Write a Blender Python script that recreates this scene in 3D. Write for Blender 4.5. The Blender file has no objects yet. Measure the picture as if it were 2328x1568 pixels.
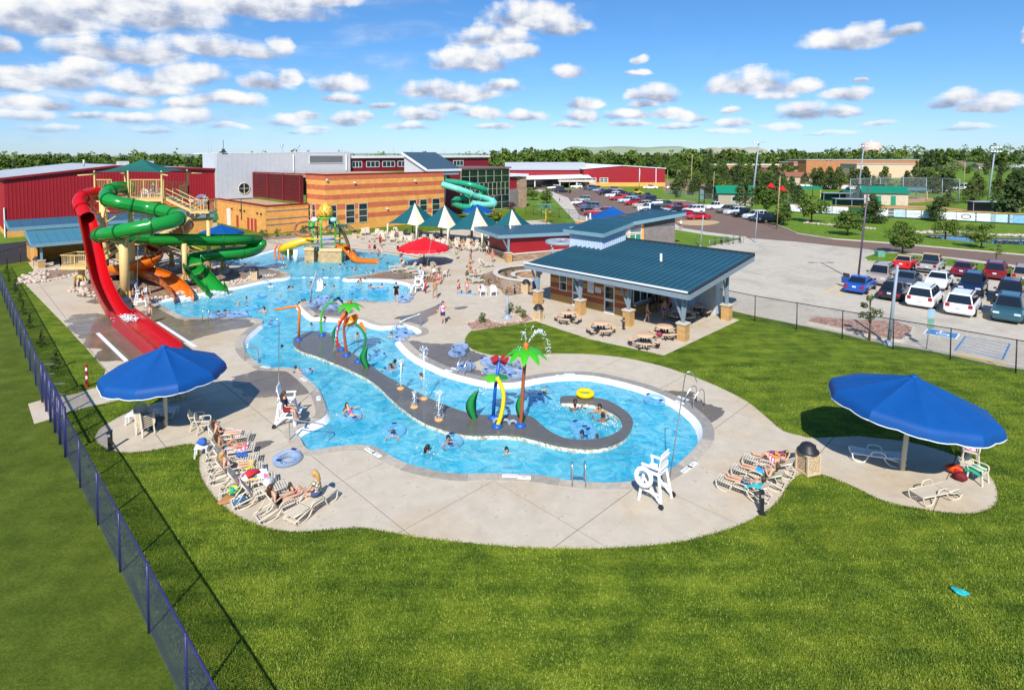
import bpy,math,random
import numpy as np
from math import radians,sin,cos,tan,pi,sqrt,atan2,hypot
from mathutils import Vector,Matrix,geometry
sc=bpy.context.scene
COL=sc.collection
R=random.Random(7)
V=Vector
# camera
FPX,CU,HORIZ,CAMH,PITCH=1300.0,1164.0,354.0,12.5,radians(2.5)
CV=HORIZ+FPX*tan(PITCH)
cd=bpy.data.cameras.new('camera');cam=bpy.data.objects.new('camera',cd);COL.objects.link(cam)
cd.sensor_width=36;cd.lens=FPX/2328*36;cd.shift_y=-(784-CV)/2328
cd.clip_start=.5;cd.clip_end=20000
cam.location=(0,0,CAMH);cam.rotation_euler=(pi/2-PITCH,0,0)
sc.camera=cam
# sun, sky, exposure
SUN_EL,SUN_AZ=radians(42),radians(7)
sd=bpy.data.lights.new('sun','SUN');sd.energy=4.3;sd.angle=radians(.5);sd.color=(1,.955,.88)
sun=bpy.data.objects.new('sun',sd);COL.objects.link(sun)
sun.rotation_euler=V((sin(SUN_AZ)*cos(SUN_EL),cos(SUN_AZ)*cos(SUN_EL),-sin(SUN_EL))).to_track_quat('-Z','Y').to_euler()
sc.view_settings.view_transform='Standard';sc.view_settings.look='None'
sc.view_settings.exposure=.52;sc.view_settings.gamma=1
sc.view_settings.use_curve_mapping=False
sc.render.engine='CYCLES'
sc.cycles.max_bounces=6;sc.cycles.diffuse_bounces=2;sc.cycles.glossy_bounces=2
sc.cycles.transmission_bounces=4;sc.cycles.transparent_max_bounces=12
sc.cycles.caustics_reflective=False;sc.cycles.caustics_refractive=False
class NT:
 """small node-tree builder"""
 def __init__(s,nt):s.nt=nt;s.n=nt.nodes;s.l=nt.links
 def add(s,t,**k):
  n=s.n.new(t)
  for a,b in k.items():setattr(n,a,b)
  return n
 def put(s,sock,v):
  if v is None:return
  if isinstance(v,bpy.types.NodeSocket):s.l.new(v,sock)
  else:sock.default_value=v
 def math(s,op,a,b=None,c=None,clamp=False):
  n=s.add('ShaderNodeMath',operation=op,use_clamp=clamp)
  s.put(n.inputs[0],a);s.put(n.inputs[1],b)
  if c is not None:s.put(n.inputs[2],c)
  return n.outputs[0]
 def vm(s,op,a,b=None):
  n=s.add('ShaderNodeVectorMath',operation=op);s.put(n.inputs[0],a);s.put(n.inputs[1],b)
  return n.outputs['Value']if op in('LENGTH','DOT_PRODUCT')else n.outputs[0]
 def noise(s,vec,scale,detail=3,rough=.55,dist=0):
  n=s.add('ShaderNodeTexNoise');s.put(n.inputs['Vector'],vec);n.inputs['Scale'].default_value=scale
  n.inputs['Detail'].default_value=detail;n.inputs['Roughness'].default_value=rough;n.inputs['Distortion'].default_value=dist
  return n.outputs['Fac']
 def voro(s,vec,scale,feature='F1',out='Distance'):
  n=s.add('ShaderNodeTexVoronoi',feature=feature);s.put(n.inputs['Vector'],vec);n.inputs['Scale'].default_value=scale
  return n.outputs[out]
 def ramp(s,fac,stops):
  n=s.add('ShaderNodeValToRGB');s.put(n.inputs[0],fac);e=n.color_ramp.elements
  while len(e)<len(stops):e.new(.5)
  for i,(p,c)in enumerate(stops):
   e[i].position=p;e[i].color=(c,c,c,1)if not hasattr(c,'__len__')else(*c[:3],1)
  return n.outputs[0]
 def mix(s,fac,a,b,mode='MIX'):
  n=s.add('ShaderNodeMix',data_type='RGBA',blend_type=mode)
  s.put(n.inputs[0],fac);s.put(n.inputs[6],C4(a));s.put(n.inputs[7],C4(b))
  return n.outputs[2]
 def smooth(s,v,lo,hi):
  n=s.add('ShaderNodeMapRange',interpolation_type='SMOOTHSTEP');s.put(n.inputs[0],v)
  n.inputs[1].default_value=lo;n.inputs[2].default_value=hi
  return n.outputs[0]
def C4(c):
 if isinstance(c,bpy.types.NodeSocket)or c is None:return c
 return(*c[:3],1)
def hexc(h):
 h=h.lstrip('#');o=[]
 for i in(0,2,4):
  x=int(h[i:i+2],16)/255;o.append(x/12.92 if x<=.04045 else((x+.055)/1.055)**2.4)
 return tuple(o)
 # world: sky texture with cumulus clouds set out by direction
W=bpy.data.worlds.new('World');sc.world=W;W.use_nodes=True
w=NT(W.node_tree);w.n.clear()
wout=w.add('ShaderNodeOutputWorld');bg=w.add('ShaderNodeBackground')
sky=w.add('ShaderNodeTexSky',sky_type='NISHITA',sun_disc=False)
sky.sun_elevation=SUN_EL;sky.sun_rotation=pi+SUN_AZ
sky.altitude=1400;sky.air_density=1.0;sky.dust_density=.35;sky.ozone_density=2.5
SKYS=.15
CLOUDS=[(1205,40,125,50,1),(1120,85,110,38,1),(1075,132,115,45,.96),(1180,122,60,28,.96),(1280,62,80,30,1),(1294,160,50,22,.98),(1920,95,140,38,.96),(1960,75,70,35,1),(2050,75,70,20,.98),(1715,185,105,42,1),(1820,195,75,24,1),(1655,195,80,26,.97),(1490,217,68,34,1),(1450,222,45,20,.97),(985,200,90,32,1),(1050,212,110,34,.97),(1140,196,60,26,1),(775,190,78,34,1),(600,185,70,32,1),(655,172,40,26,.97),(300,15,330,75,.93),(80,30,260,75,.93),(560,10,270,55,.93),(720,5,140,30,.95),(210,110,120,40,.9),(330,120,150,45,.9),(470,105,150,40,.96),(570,115,90,30,.98),(640,105,40,30,.98),(20,100,50,30,.97),(60,170,120,40,.97),(160,180,120,45,1),(210,155,80,40,1),(330,190,110,44,1),(420,170,110,42,1),(470,165,70,35,1),(40,195,80,26,.95),(390,205,80,20,.96),(330,205,70,25,.96),(90,235,110,26,.93),(260,230,120,24,.93),(520,228,110,26,.96),(430,240,80,22,.95),(60,262,90,24,.97),(300,272,90,20,.96),(420,268,110,26,1),(200,265,60,16,.95),(650,272,60,26,1),(700,262,40,16,1),(790,270,55,24,1),(830,258,40,15,.97),(870,238,45,12,.97),(960,262,70,26,1),(1090,258,70,24,1),(1020,245,60,18,1),(1190,262,60,20,1),(1320,232,55,22,1),(1350,240,40,14,1),(1320,262,60,26,1),(1430,262,70,18,1),(1530,260,60,22,1),(1460,240,50,13,.98),(1820,250,80,32,1),(1900,250,60,22,1),(1920,215,80,20,.98),(1760,215,60,16,.97),(1945,185,20,10,.95),(2180,225,80,30,.97),(2280,230,70,28,1),(2240,245,90,22,.97),(2340,75,30,26,.95),(2330,95,20,16,.95),(1430,283,60,12,.97),(1660,280,60,16,.98),(1540,290,60,14,.97),(1780,285,60,14,.97),(1990,280,60,12,.97),(1120,290,60,12,.96),(930,288,60,13,.96),(720,292,50,12,.96),(520,290,60,12,.95),(120,292,100,13,.95),(350,296,60,10,.95),(2180,290,80,12,.95),(1660,250,40,14,.98),(1290,286,50,12,.97),(1445,165,40,12,.9),(1450,135,25,14,.92),(780,225,60,18,.98),(700,300,60,9,.95),(1880,300,80,9,.95),(1560,270,50,16,.97),(1650,300,70,10,.95),]
if True:
 tc=w.add('ShaderNodeTexCoord');nrm=w.vm('NORMALIZE',tc.outputs['Generated'])
 sep=w.add('ShaderNodeSeparateXYZ');w.put(sep.inputs[0],nrm)
 az=w.math('ARCTAN2',sep.outputs[0],sep.outputs[1]);el=w.math('ARCSINE',sep.outputs[2])
 base=w.add('ShaderNodeCombineXYZ');w.put(base.inputs[0],az);w.put(base.inputs[1],el)
 nv=w.add('ShaderNodeCombineXYZ');w.put(nv.inputs[0],w.math('MULTIPLY',az,1));w.put(nv.inputs[1],w.math('MULTIPLY',el,1.5))
 n1=w.noise(nv.outputs[0],24,7,.56);n2=w.noise(nv.outputs[0],9,3,.5)
 # wobble of the cloud coordinates so that the outlines billow
 wob=w.add('ShaderNodeTexNoise');w.put(wob.inputs['Vector'],nv.outputs[0]);wob.inputs['Scale'].default_value=14;wob.inputs['Detail'].default_value=4
 wv=w.vm('MULTIPLY',w.vm('SUBTRACT',wob.outputs['Color'],(.5,.5,.5)),(.05,.026,0))
 P=w.vm('ADD',base.outputs[0],wv)
 sP=w.add('ShaderNodeSeparateXYZ');w.put(sP.inputs[0],P);PX,PY=sP.outputs[0],sP.outputs[1];best=None
 def cloud_field(u,v,a,b):
  azc=atan2(u-CU,FPX);elc=math.atan((HORIZ-v-b*.6+b*.4)/FPX*cos(azc))
  k=cos(azc)**2/FPX
  sx,sy=1/(a*k),1/(b*cos(azc)/FPX*1.06)
  dx=w.math('MULTIPLY_ADD',PX,sx,-azc*sx);dy=w.math('MULTIPLY_ADD',PY,sy,-elc*sy)
  yy=w.math('MAXIMUM',dy,w.math('MULTIPLY',dy,-2.0))
  r2=w.math('MULTIPLY_ADD',dx,dx,w.math('MULTIPLY',yy,yy))
  return w.math('SUBTRACT',1.0,r2),dy
 dens=None;up=None
 for(u,v,a,b,br)in CLOUDS:
  f,y=cloud_field(u,v,a,b)
  fc=w.math('MAXIMUM',f,0.0)
  uy=w.math('MULTIPLY',fc,y)
  up=uy if up is None else w.math('ADD',up,uy)
  best=fc if best is None else w.math('ADD',best,fc)
  dens=f if dens is None else w.math('MAXIMUM',dens,f)
  # scattered small cumulus over the rest of the sky, on a plane high above
 zz=w.math('MAXIMUM',sep.outputs[2],.03)
 pl=w.add('ShaderNodeCombineXYZ');w.put(pl.inputs[0],w.math('DIVIDE',sep.outputs[0],zz));w.put(pl.inputs[1],w.math('DIVIDE',sep.outputs[1],zz))
 rest=w.math('SUBTRACT',w.math('MULTIPLY',w.noise(pl.outputs[0],.55,5,.55),2.4),1.42)
 behind=w.smooth(sep.outputs[1],.45,.1)
 dens2=w.math('SUBTRACT',w.math('MULTIPLY',behind,w.math('ADD',rest,1)),1.0)
 hrel=w.math('DIVIDE',up,w.math('ADD',best,.02))
 fld=w.math('ADD',w.math('MAXIMUM',dens,dens2),w.math('MULTIPLY',w.math('MULTIPLY',w.math('SUBTRACT',n1,.5),2.1),w.math('ADD',.4,w.math('MULTIPLY',w.smooth(hrel,-.45,.35),.6))))
 mask=w.smooth(fld,.02,.82)
 hrel=w.math('DIVIDE',up,w.math('ADD',best,.02))
 bill=w.noise(w.vm('ADD',nv.outputs[0],(.0,.007,0)),24,5,.52)
 light=w.math('ADD',w.math('MULTIPLY',hrel,.62),w.math('ADD',w.math('MULTIPLY',w.math('SUBTRACT',bill,.5),2.0),.46),clamp=True)
 ccol=w.ramp(light,[(0.0,hexc('949fb8')),(.3,hexc('bcc3d4')),(.6,hexc('eceef2')),(.85,hexc('fffdf8'))])
 hs=w.add('ShaderNodeHueSaturation');hs.inputs['Saturation'].default_value=1.12;hs.inputs['Value'].default_value=1.0
 w.put(hs.inputs['Color'],sky.outputs[0])
 # at strength .1 a sunlit cloud is about ten times the value stored here
 cc=w.mix(1.0,ccol,(4.7,4.75,4.85),'MULTIPLY')
 skyc=w.mix(1.0,hs.outputs[0],w.ramp(sep.outputs[2],[(0,(.33,.42,.62)),(.05,(.36,.46,.64)),(.16,(.38,.54,.66)),(.40,(.42,.63,.75)),(1,(.75,.95,1.05))]),'MULTIPLY')
 veil=w.math('MULTIPLY',w.smooth(w.noise(w.vm('MULTIPLY',nv.outputs[0],(.6,2.2,1)),6,6,.6,.8),.46,.78),w.smooth(az,.5,-.7));mask=w.math('MAXIMUM',mask,w.math('MULTIPLY',veil,.55))
 fade=w.math('MULTIPLY',mask,w.smooth(sep.outputs[2],-.005,.07))
 fade=w.math('MULTIPLY',fade,.97)
 w.put(bg.inputs[0],w.mix(fade,skyc,cc));bg.inputs[1].default_value=SKYS
 w.l.new(bg.outputs[0],wout.inputs[0])
W.cycles.sampling_method='MANUAL';W.cycles.sample_map_resolution=512
# photograph pixel -> place
_f=V((0,cos(PITCH),-sin(PITCH)));_u=V((0,sin(PITCH),cos(PITCH)))
def ray(u,v):return V((1,0,0))*((u-CU)/FPX)+_u*(-(v-CV)/FPX)+_f
def G(u,v,z=0.0):
 """the point at height z seen at pixel (u, v)"""
 d=ray(u,v);t=(z-CAMH)/d.z
 return V((d.x*t,d.y*t,z))
def D(u,v,Y):
 d=ray(u,v);t=Y/d.y
 return V((d.x*t,Y,CAMH+d.z*t))
def ppm(p):
 """photograph pixels per metre at point p"""
 return FPX/(p[1]*cos(PITCH)+(CAMH-p[2])*sin(PITCH))
Q=sqrt(.5)
A45=V((Q,-Q,0));B45=V((Q,Q,0));UP=V((0,0,1))
# meshes
class MB:
 def __init__(s):s.v=[];s.f=[];s.m=[];s.s=[]
 def add(s,vs,fs,mi=0,sm=False):
  o=len(s.v);s.v+=[tuple(p)for p in vs]
  s.f+=[tuple(i+o for i in f)for f in fs];s.m+=[mi]*len(fs);s.s+=[sm]*len(fs)
  return s
 def box(s,c,size,rz=0,mi=0,M_=None):
  x,y,z=size[0]/2,size[1]/2,size[2]/2;c=V(c)
  M3=M_ if M_ is not None else Matrix.Rotation(rz,3,'Z')
  vs=[c+M3@V((a*x,b*y,e*z))for e in(-1,1)for a,b in((-1,-1),(1,-1),(1,1),(-1,1))]
  return s.add(vs,[(3,2,1,0),(4,5,6,7),(0,1,5,4),(1,2,6,5),(2,3,7,6),(3,0,4,7)],mi)
 def bar(s,p,q,wd,h=None,mi=0,up=UP):
  p,q=V(p),V(q);d=q-p;L=d.length
  if L<1e-6:return s
  d=d/L;x=d.cross(up)
  if x.length<1e-4:x=d.cross(V((0,1,0)))
  x.normalize();y=x.cross(d)
  return s.box((p+q)/2,(wd,L,h or wd),M_=Matrix((x,d,y)).transposed(),mi=mi)
 def tube(s,path,r,n=8,caps=True,mi=0,sm=True,arc=None):
  """round bar along a path; r a number or one per point; arc=(a0,a1) makes an open trough"""
  P_=[V(p)for p in path];k=len(P_);rr=r if hasattr(r,'__len__')else[r]*k
  T=[(P_[min(i+1,k-1)]-P_[max(i-1,0)]).normalized()for i in range(k)]
  x=T[0].cross(UP)
  if x.length<1e-3:x=V((1,0,0))
  x.normalize();vs=[];nn=n if arc is None else n+1
  for i in range(k):
   if abs(T[i].z)<.97 and arc is not None:x=T[i].cross(UP)
   else:x=x-T[i]*x.dot(T[i])
   if x.length<1e-5:x=T[i].orthogonal()
   x.normalize();y=x.cross(T[i])
   for j in range(nn):
    a=2*pi*j/n if arc is None else arc[0]+(arc[1]-arc[0])*j/n
    vs.append(P_[i]+(x*cos(a)+y*sin(a))*rr[i])
  fs=[]
  for i in range(k-1):
   for j in range(n):
    j2=(j+1)%n if arc is None else j+1
    fs.append((i*nn+j,i*nn+j2,(i+1)*nn+j2,(i+1)*nn+j))
  s.add(vs,[f[::-1]for f in fs],mi,sm)
  if caps and arc is None:
   o=len(s.v)-len(vs)
   s.f+=[tuple(o+j for j in range(n)),tuple(o+(k-1)*n+j for j in reversed(range(n)))];s.m+=[mi]*2;s.s+=[False]*2
  return s
 def lathe(s,prof,n=16,c=(0,0,0),mi=0,sm=True):
  c=V(c);vs=[];fs=[]
  for(r,z)in prof:
   for j in range(n):vs.append(c+V((r*cos(2*pi*j/n),r*sin(2*pi*j/n),z)))
  for i in range(len(prof)-1):
   for j in range(n):
    j2=(j+1)%n;fs.append((i*n+j,i*n+j2,(i+1)*n+j2,(i+1)*n+j))
  return s.add(vs,fs,mi,sm)
 def cyl(s,c,r,h,n=12,mi=0):return s.lathe([(0,0),(r,0),(r,h),(0,h)],n,c,mi,False)
 def prism(s,poly,z0,z1,mi=0,mside=None,bottom=False):
  n=len(poly);tri=geometry.tessellate_polygon([[V((p[0],p[1],0))for p in poly]])
  ar=sum(poly[i][0]*poly[(i+1)%n][1]-poly[(i+1)%n][0]*poly[i][1]for i in range(n))
  pp=list(poly)if ar>0 else list(poly)[::-1]
  if ar<=0:tri=[tuple(n-1-i for i in t)for t in tri]
  top=[(p[0],p[1],z1)for p in pp];bot=[(p[0],p[1],z0)for p in pp];o=[]
  for t in tri:
   a,b,c=(V(top[i])for i in t)
   o.append(tuple(t)if(b-a).cross(c-a).z>0 else tuple(t[::-1]))
  s.add(top,o,mi)
  if bottom:s.add(bot,[t[::-1]for t in o],mi)
  return s.add(bot+top,[(i,(i+1)%n,n+(i+1)%n,n+i)for i in range(n)],mi if mside is None else mside)
 def quad(s,a,b,c,d,mi=0):return s.add([a,b,c,d],[(0,1,2,3)],mi)
 def slab4(s,a,b,c,d,t,mi=0):
  """a thick sheet over four corners (counter-clockwise from above), t downwards"""
  tp=[V(p)for p in(a,b,c,d)];bt=[p-UP*t for p in tp]
  return s.add(bt+tp,[(3,2,1,0),(4,5,6,7),(0,1,5,4),(1,2,6,5),(2,3,7,6),(3,0,4,7)],mi)
 def ball(s,c,r,n=10,m=6,mi=0,M_=None):
  rx=r if hasattr(r,'__len__')else(r,r,r);c=V(c);vs=[];fs=[]
  for i in range(m+1):
   t=pi*i/m
   for j in range(n):
    p=V((rx[0]*sin(t)*cos(2*pi*j/n),rx[1]*sin(t)*sin(2*pi*j/n),-rx[2]*cos(t)))
    vs.append(c+(M_@p if M_ is not None else p))
  for i in range(m):
   for j in range(n):fs.append((i*n+j,i*n+(j+1)%n,(i+1)*n+(j+1)%n,(i+1)*n+j))
  return s.add(vs,fs,mi,True)
 def torus(s,c,Rr,r,n=24,m=10,mi=0,M_=None,flat=1.0):
  c=V(c);vs=[];fs=[]
  for i in range(n):
   a=2*pi*i/n
   for j in range(m):
    b=2*pi*j/m;p=V(((Rr+r*cos(b))*cos(a),(Rr+r*cos(b))*sin(a),r*sin(b)*flat))
    vs.append(c+(M_@p if M_ is not None else p))
  for i in range(n):
   for j in range(m):fs.append((i*m+j,((i+1)%n)*m+j,((i+1)%n)*m+(j+1)%m,i*m+(j+1)%m))
  return s.add(vs,fs,mi,True)
 def mesh(s,name,mats):
  me=bpy.data.meshes.new(name);me.from_pydata(s.v,[],s.f)
  for m in(mats if isinstance(mats,(list,tuple))else[mats]):me.materials.append(m)
  if s.f:
   me.polygons.foreach_set('material_index',s.m);me.polygons.foreach_set('use_smooth',s.s)
  me.update();return me
 def build(s,name,mats,parent=None,loc=None,rz=0):
  return obj(name,s.mesh(name,mats),parent,loc,rz)
def obj(name,me,parent=None,loc=None,rz=0):
 o=bpy.data.objects.new(name,me);COL.objects.link(o)
 if parent is not None:o.parent=parent
 if loc is not None:o.location=loc
 if rz:o.rotation_euler=(0,0,rz)
 return o
def tag(o,label=None,cat=None,group=None,kind=None):
 for k,v in(('label',label),('category',cat),('group',group),('kind',kind)):
  if v:o[k]=v
 return o
def thing(name,label,cat,loc=(0,0,0),rz=0,group=None):
 o=obj(name,None,None,loc,rz);o.empty_display_size=.1
 return tag(o,label,cat,group)
def one(mb,name,mats,label,cat,group=None,loc=None,rz=0):return tag(mb.build(name,mats,None,loc,rz),label,cat,group)
def struct(o):o['kind']='structure';return o
def stuff(o):o['kind']='stuff';return o
def dup(root,loc=None,rz=None,label=None,group=None,scale=None):
 kids=KIDS.get(root.name)
 if kids is None:kids=KIDS[root.name]=list(root.children)
 r=root.copy();COL.objects.link(r)
 if loc is not None:r.location=loc
 if rz is not None:r.rotation_euler=(root.rotation_euler[0],root.rotation_euler[1],rz)
 if scale is not None:r.scale=scale if hasattr(scale,'__len__')else(scale,)*3
 if label:r['label']=label
 if group:r['group']=group
 for ch in kids:
  c=dup(ch);c.parent=r
 return r
KIDS={}
def recolour(o,old,new):
 """give one copy a material of its own without touching the shared mesh"""
 for x in[o]+list(o.children_recursive):
  for sl in x.material_slots:
   if sl.material is old:sl.link='OBJECT';sl.material=new
   # materials
MATS={}
def mat(name,col,rough=.6,var=.12,scale=3.0,bump=0.0,bscale=40.0,metal=0.0,spec=.4,coat=0.0,alpha=None,tr=0.0):
 if name in MATS:return MATS[name]
 if isinstance(col,str):col=hexc(col)
 m=bpy.data.materials.new(name);m.use_nodes=True;t=NT(m.node_tree);b=t.n['Principled BSDF']
 b.inputs['Roughness'].default_value=rough;b.inputs['Metallic'].default_value=metal
 b.inputs['Specular IOR Level'].default_value=spec;b.inputs['Coat Weight'].default_value=coat
 if tr:b.inputs['Transmission Weight'].default_value=tr
 if var or bump:tcn=t.add('ShaderNodeTexCoord').outputs['Object']
 if var:
  n=t.noise(tcn,scale,4,.6)
  f=t.ramp(n,[(.25,1-var),(.75,1+var)])
  t.put(b.inputs['Base Color'],t.mix(1.0,col,f,'MULTIPLY'))
 else:b.inputs['Base Color'].default_value=(*col,1)
 if bump:
  bn=t.add('ShaderNodeBump');bn.inputs['Strength'].default_value=bump;bn.inputs['Distance'].default_value=.02
  t.put(bn.inputs['Height'],t.noise(tcn,bscale,3,.6));t.put(b.inputs['Normal'],bn.outputs[0])
 if alpha is not None:b.inputs['Alpha'].default_value=alpha
 MATS[name]=m;return m
def catmull(pts,n=6,closed=True):
 P_=[V(p)for p in pts];k=len(P_);out=[]
 for i in range(k if closed else k-1):
  g=(lambda j:P_[j%k])if closed else(lambda j:P_[max(0,min(k-1,j))])
  p0,p1,p2,p3=g(i-1),g(i),g(i+1),g(i+2)
  for q in range(n):
   t=q/n
   out.append(.5*((2*p1)+(p2-p0)*t+(2*p0-5*p1+4*p2-p3)*t*t+(3*p1-p0-3*p2+p3)*t**3))
 if not closed:out.append(P_[-1])
 return out
def inpoly(xs,ys,poly):
 """numpy even-odd test of many points against one polygon"""
 px=np.array([p[0]for p in poly]);py=np.array([p[1]for p in poly]);qx=np.roll(px,-1);qy=np.roll(py,-1)
 r=np.zeros(len(xs),bool)
 for a,b,c,d in zip(px,py,qx,qy):
  if b==d:continue
  r^=((b>ys)!=(d>ys))&(xs<(c-a)*(ys-b)/(d-b)+a)
 return r
 # shared plain materials
WHITE=mat('white_plastic',(.8,.8,.78),.4,.06);CREAM=mat('cream_plastic',(.62,.54,.42),.45,.08)
STEEL=mat('brushed_steel',(.6,.62,.64),.3,.05,metal=.9);GREYM=mat('grey_painted_metal','8d99a6',.45,.06)
BLACKM=mat('black_metal',(.02,.02,.024),.45,.1);TANM=mat('tan_painted_steel',hexc('d9b878'),.5,.07)
DARKG=mat('dark_glass',(.012,.03,.032),.08,.3,1.5,spec=.8);WINF=mat('pale_frame',hexc('cfc9b4'),.5,.05)
RUBBER=mat('black_rubber',(.015,.015,.016),.8,.1)
# GROUND
def grass_mat(name,dark,mid,lite,yellow,stripe=.0):
 m=bpy.data.materials.new(name);m.use_nodes=True;t=NT(m.node_tree);b=t.n['Principled BSDF']
 tc=t.add('ShaderNodeTexCoord').outputs['Object']
 big=t.noise(tc,.16,4,.6,.6);med=t.noise(tc,.9,5,.65);fine=t.noise(tc,9,4,.75);bl=t.noise(tc,38,2,.7)
 mp=t.add('ShaderNodeMapping');t.put(mp.inputs[0],tc);mp.inputs['Rotation'].default_value=(0,0,radians(-38));mp.inputs['Scale'].default_value=(.25,1.6,1)
 streak=t.noise(mp.outputs[0],1.1,4,.6)
 f=t.math('ADD',t.math('MULTIPLY',med,.45),t.math('MULTIPLY',fine,.40));f=t.math('ADD',f,t.math('MULTIPLY',bl,.30))
 f=t.math('ADD',t.math('MULTIPLY',t.math('SUBTRACT',f,.58),3.0),.5)
 f=t.math('ADD',f,t.math('MULTIPLY',t.math('SUBTRACT',streak,.5),.5+stripe))
 col=t.ramp(f,[(.15,dark),(.5,mid),(.85,lite)])
 col=t.mix(t.math('MULTIPLY',t.smooth(big,.5,.72),.55),col,t.ramp(f,[(.15,mid),(.85,yellow)]))
 t.put(b.inputs['Base Color'],col);b.inputs['Roughness'].default_value=.85;b.inputs['Specular IOR Level'].default_value=.15
 bn=t.add('ShaderNodeBump');bn.inputs['Strength'].default_value=.9;bn.inputs['Distance'].default_value=.06
 t.put(bn.inputs['Height'],t.math('ADD',t.math('MULTIPLY',bl,.6),fine));t.put(b.inputs['Normal'],bn.outputs[0])
 return m
GRASS=grass_mat('mown_grass',(.040,.078,.004),(.105,.165,.009),(.20,.26,.020),(.27,.27,.020),.50)
GRASS_O=grass_mat('rough_grass',(.050,.082,.005),(.088,.125,.009),(.135,.172,.018),(.15,.165,.018))
GRASS_F=grass_mat('field_grass',(.07,.13,.010),(.125,.215,.016),(.18,.28,.03),(.24,.28,.03))
def concrete_mat(name,col,wet=0.0,tint=(.42,.36,.27),bumps=.15):
 m=bpy.data.materials.new(name);m.use_nodes=True;t=NT(m.node_tree);b=t.n['Principled BSDF']
 tc=t.add('ShaderNodeTexCoord').outputs['Object']
 big=t.noise(tc,.22,5,.6,.5);med=t.noise(tc,1.6,5,.65,.3);fine=t.noise(tc,22,3,.7)
 c=t.mix(t.smooth(big,.45,.72),col,tint)
 c=t.mix(1.0,c,t.ramp(t.math('ADD',t.math('MULTIPLY',med,.75),t.math('MULTIPLY',fine,.25)),[(.3,.86),(.7,1.1)]),'MULTIPLY')
 sp=t.noise(tc,3.2,2,.5)
 c=t.mix(t.math('MULTIPLY',t.smooth(sp,.66,.71),.3),c,(.2,.17,.13))
 t.put(b.inputs['Base Color'],c)
 b.inputs['Roughness'].default_value=.8-.66*wet;b.inputs['Specular IOR Level'].default_value=.3+.25*wet
 if wet:t.put(b.inputs['Roughness'],t.ramp(t.noise(tc,.8,4,.6),[(.4,.05),(.65,.3)]))
 bn=t.add('ShaderNodeBump');bn.inputs['Strength'].default_value=bumps*(1-.7*wet);bn.inputs['Distance'].default_value=.01
 t.put(bn.inputs['Height'],fine);t.put(b.inputs['Normal'],bn.outputs[0])
 return m
CONC=concrete_mat('deck_concrete',(.52,.45,.35),tint=(.49,.385,.26));WET_SHADE=concrete_mat('wet_shade_concrete',(.165,.13,.09),1.0,tint=(.25,.195,.13))
CONC_P=concrete_mat('lot_concrete',(.50,.445,.36),tint=(.39,.35,.285));JOINT=mat('joint_grey',(.17,.15,.125),.9,.1)
ASPH=concrete_mat('brown_asphalt',(.19,.125,.092),tint=(.17,.115,.088));ASPH_D=concrete_mat('dark_asphalt',(.03,.03,.033),tint=(.036,.035,.036))
CONC_W=concrete_mat('walk_concrete',(.52,.48,.41));DIRT=concrete_mat('infield_dirt',(.48,.25,.115),tint=(.52,.29,.15));EARTH=concrete_mat('bare_earth',(.30,.18,.10),tint=(.38,.25,.15))
def gravel_mat(name,a,b_,c_,sc_=9.0):
 m=bpy.data.materials.new(name);m.use_nodes=True;t=NT(m.node_tree);b=t.n['Principled BSDF']
 tc=t.add('ShaderNodeTexCoord').outputs['Object']
 v=t.voro(tc,sc_,out='Color');s_=t.add('ShaderNodeSeparateColor');t.put(s_.inputs[0],v)
 t.put(b.inputs['Base Color'],t.ramp(s_.outputs[0],[(.1,a),(.5,b_),(.95,c_)]));b.inputs['Roughness'].default_value=.9
 bn=t.add('ShaderNodeBump');bn.inputs['Strength'].default_value=.9;bn.inputs['Distance'].default_value=.04;bn.invert=True
 t.put(bn.inputs['Height'],t.voro(tc,sc_));t.put(b.inputs['Normal'],bn.outputs[0])
 return m
GRAVEL=gravel_mat('red_gravel',(.20,.10,.07),(.36,.20,.14),(.52,.36,.27));MULCH=gravel_mat('brown_mulch',(.13,.075,.045),(.26,.16,.10),(.42,.29,.20),7)
def px(pts,z=0.0):return[G(u,v,z)for u,v in pts]
def rag(loop,amp,seed):
 r=random.Random(seed);out=[]
 for p in loop:
  a=math.sin(p.x*2.1+seed)*1.1+math.sin(p.y*3.3+seed*2)*.8+r.uniform(-1,1)
  out.append(p+V((a*amp,a*amp*.7,0)))
 return out
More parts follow.
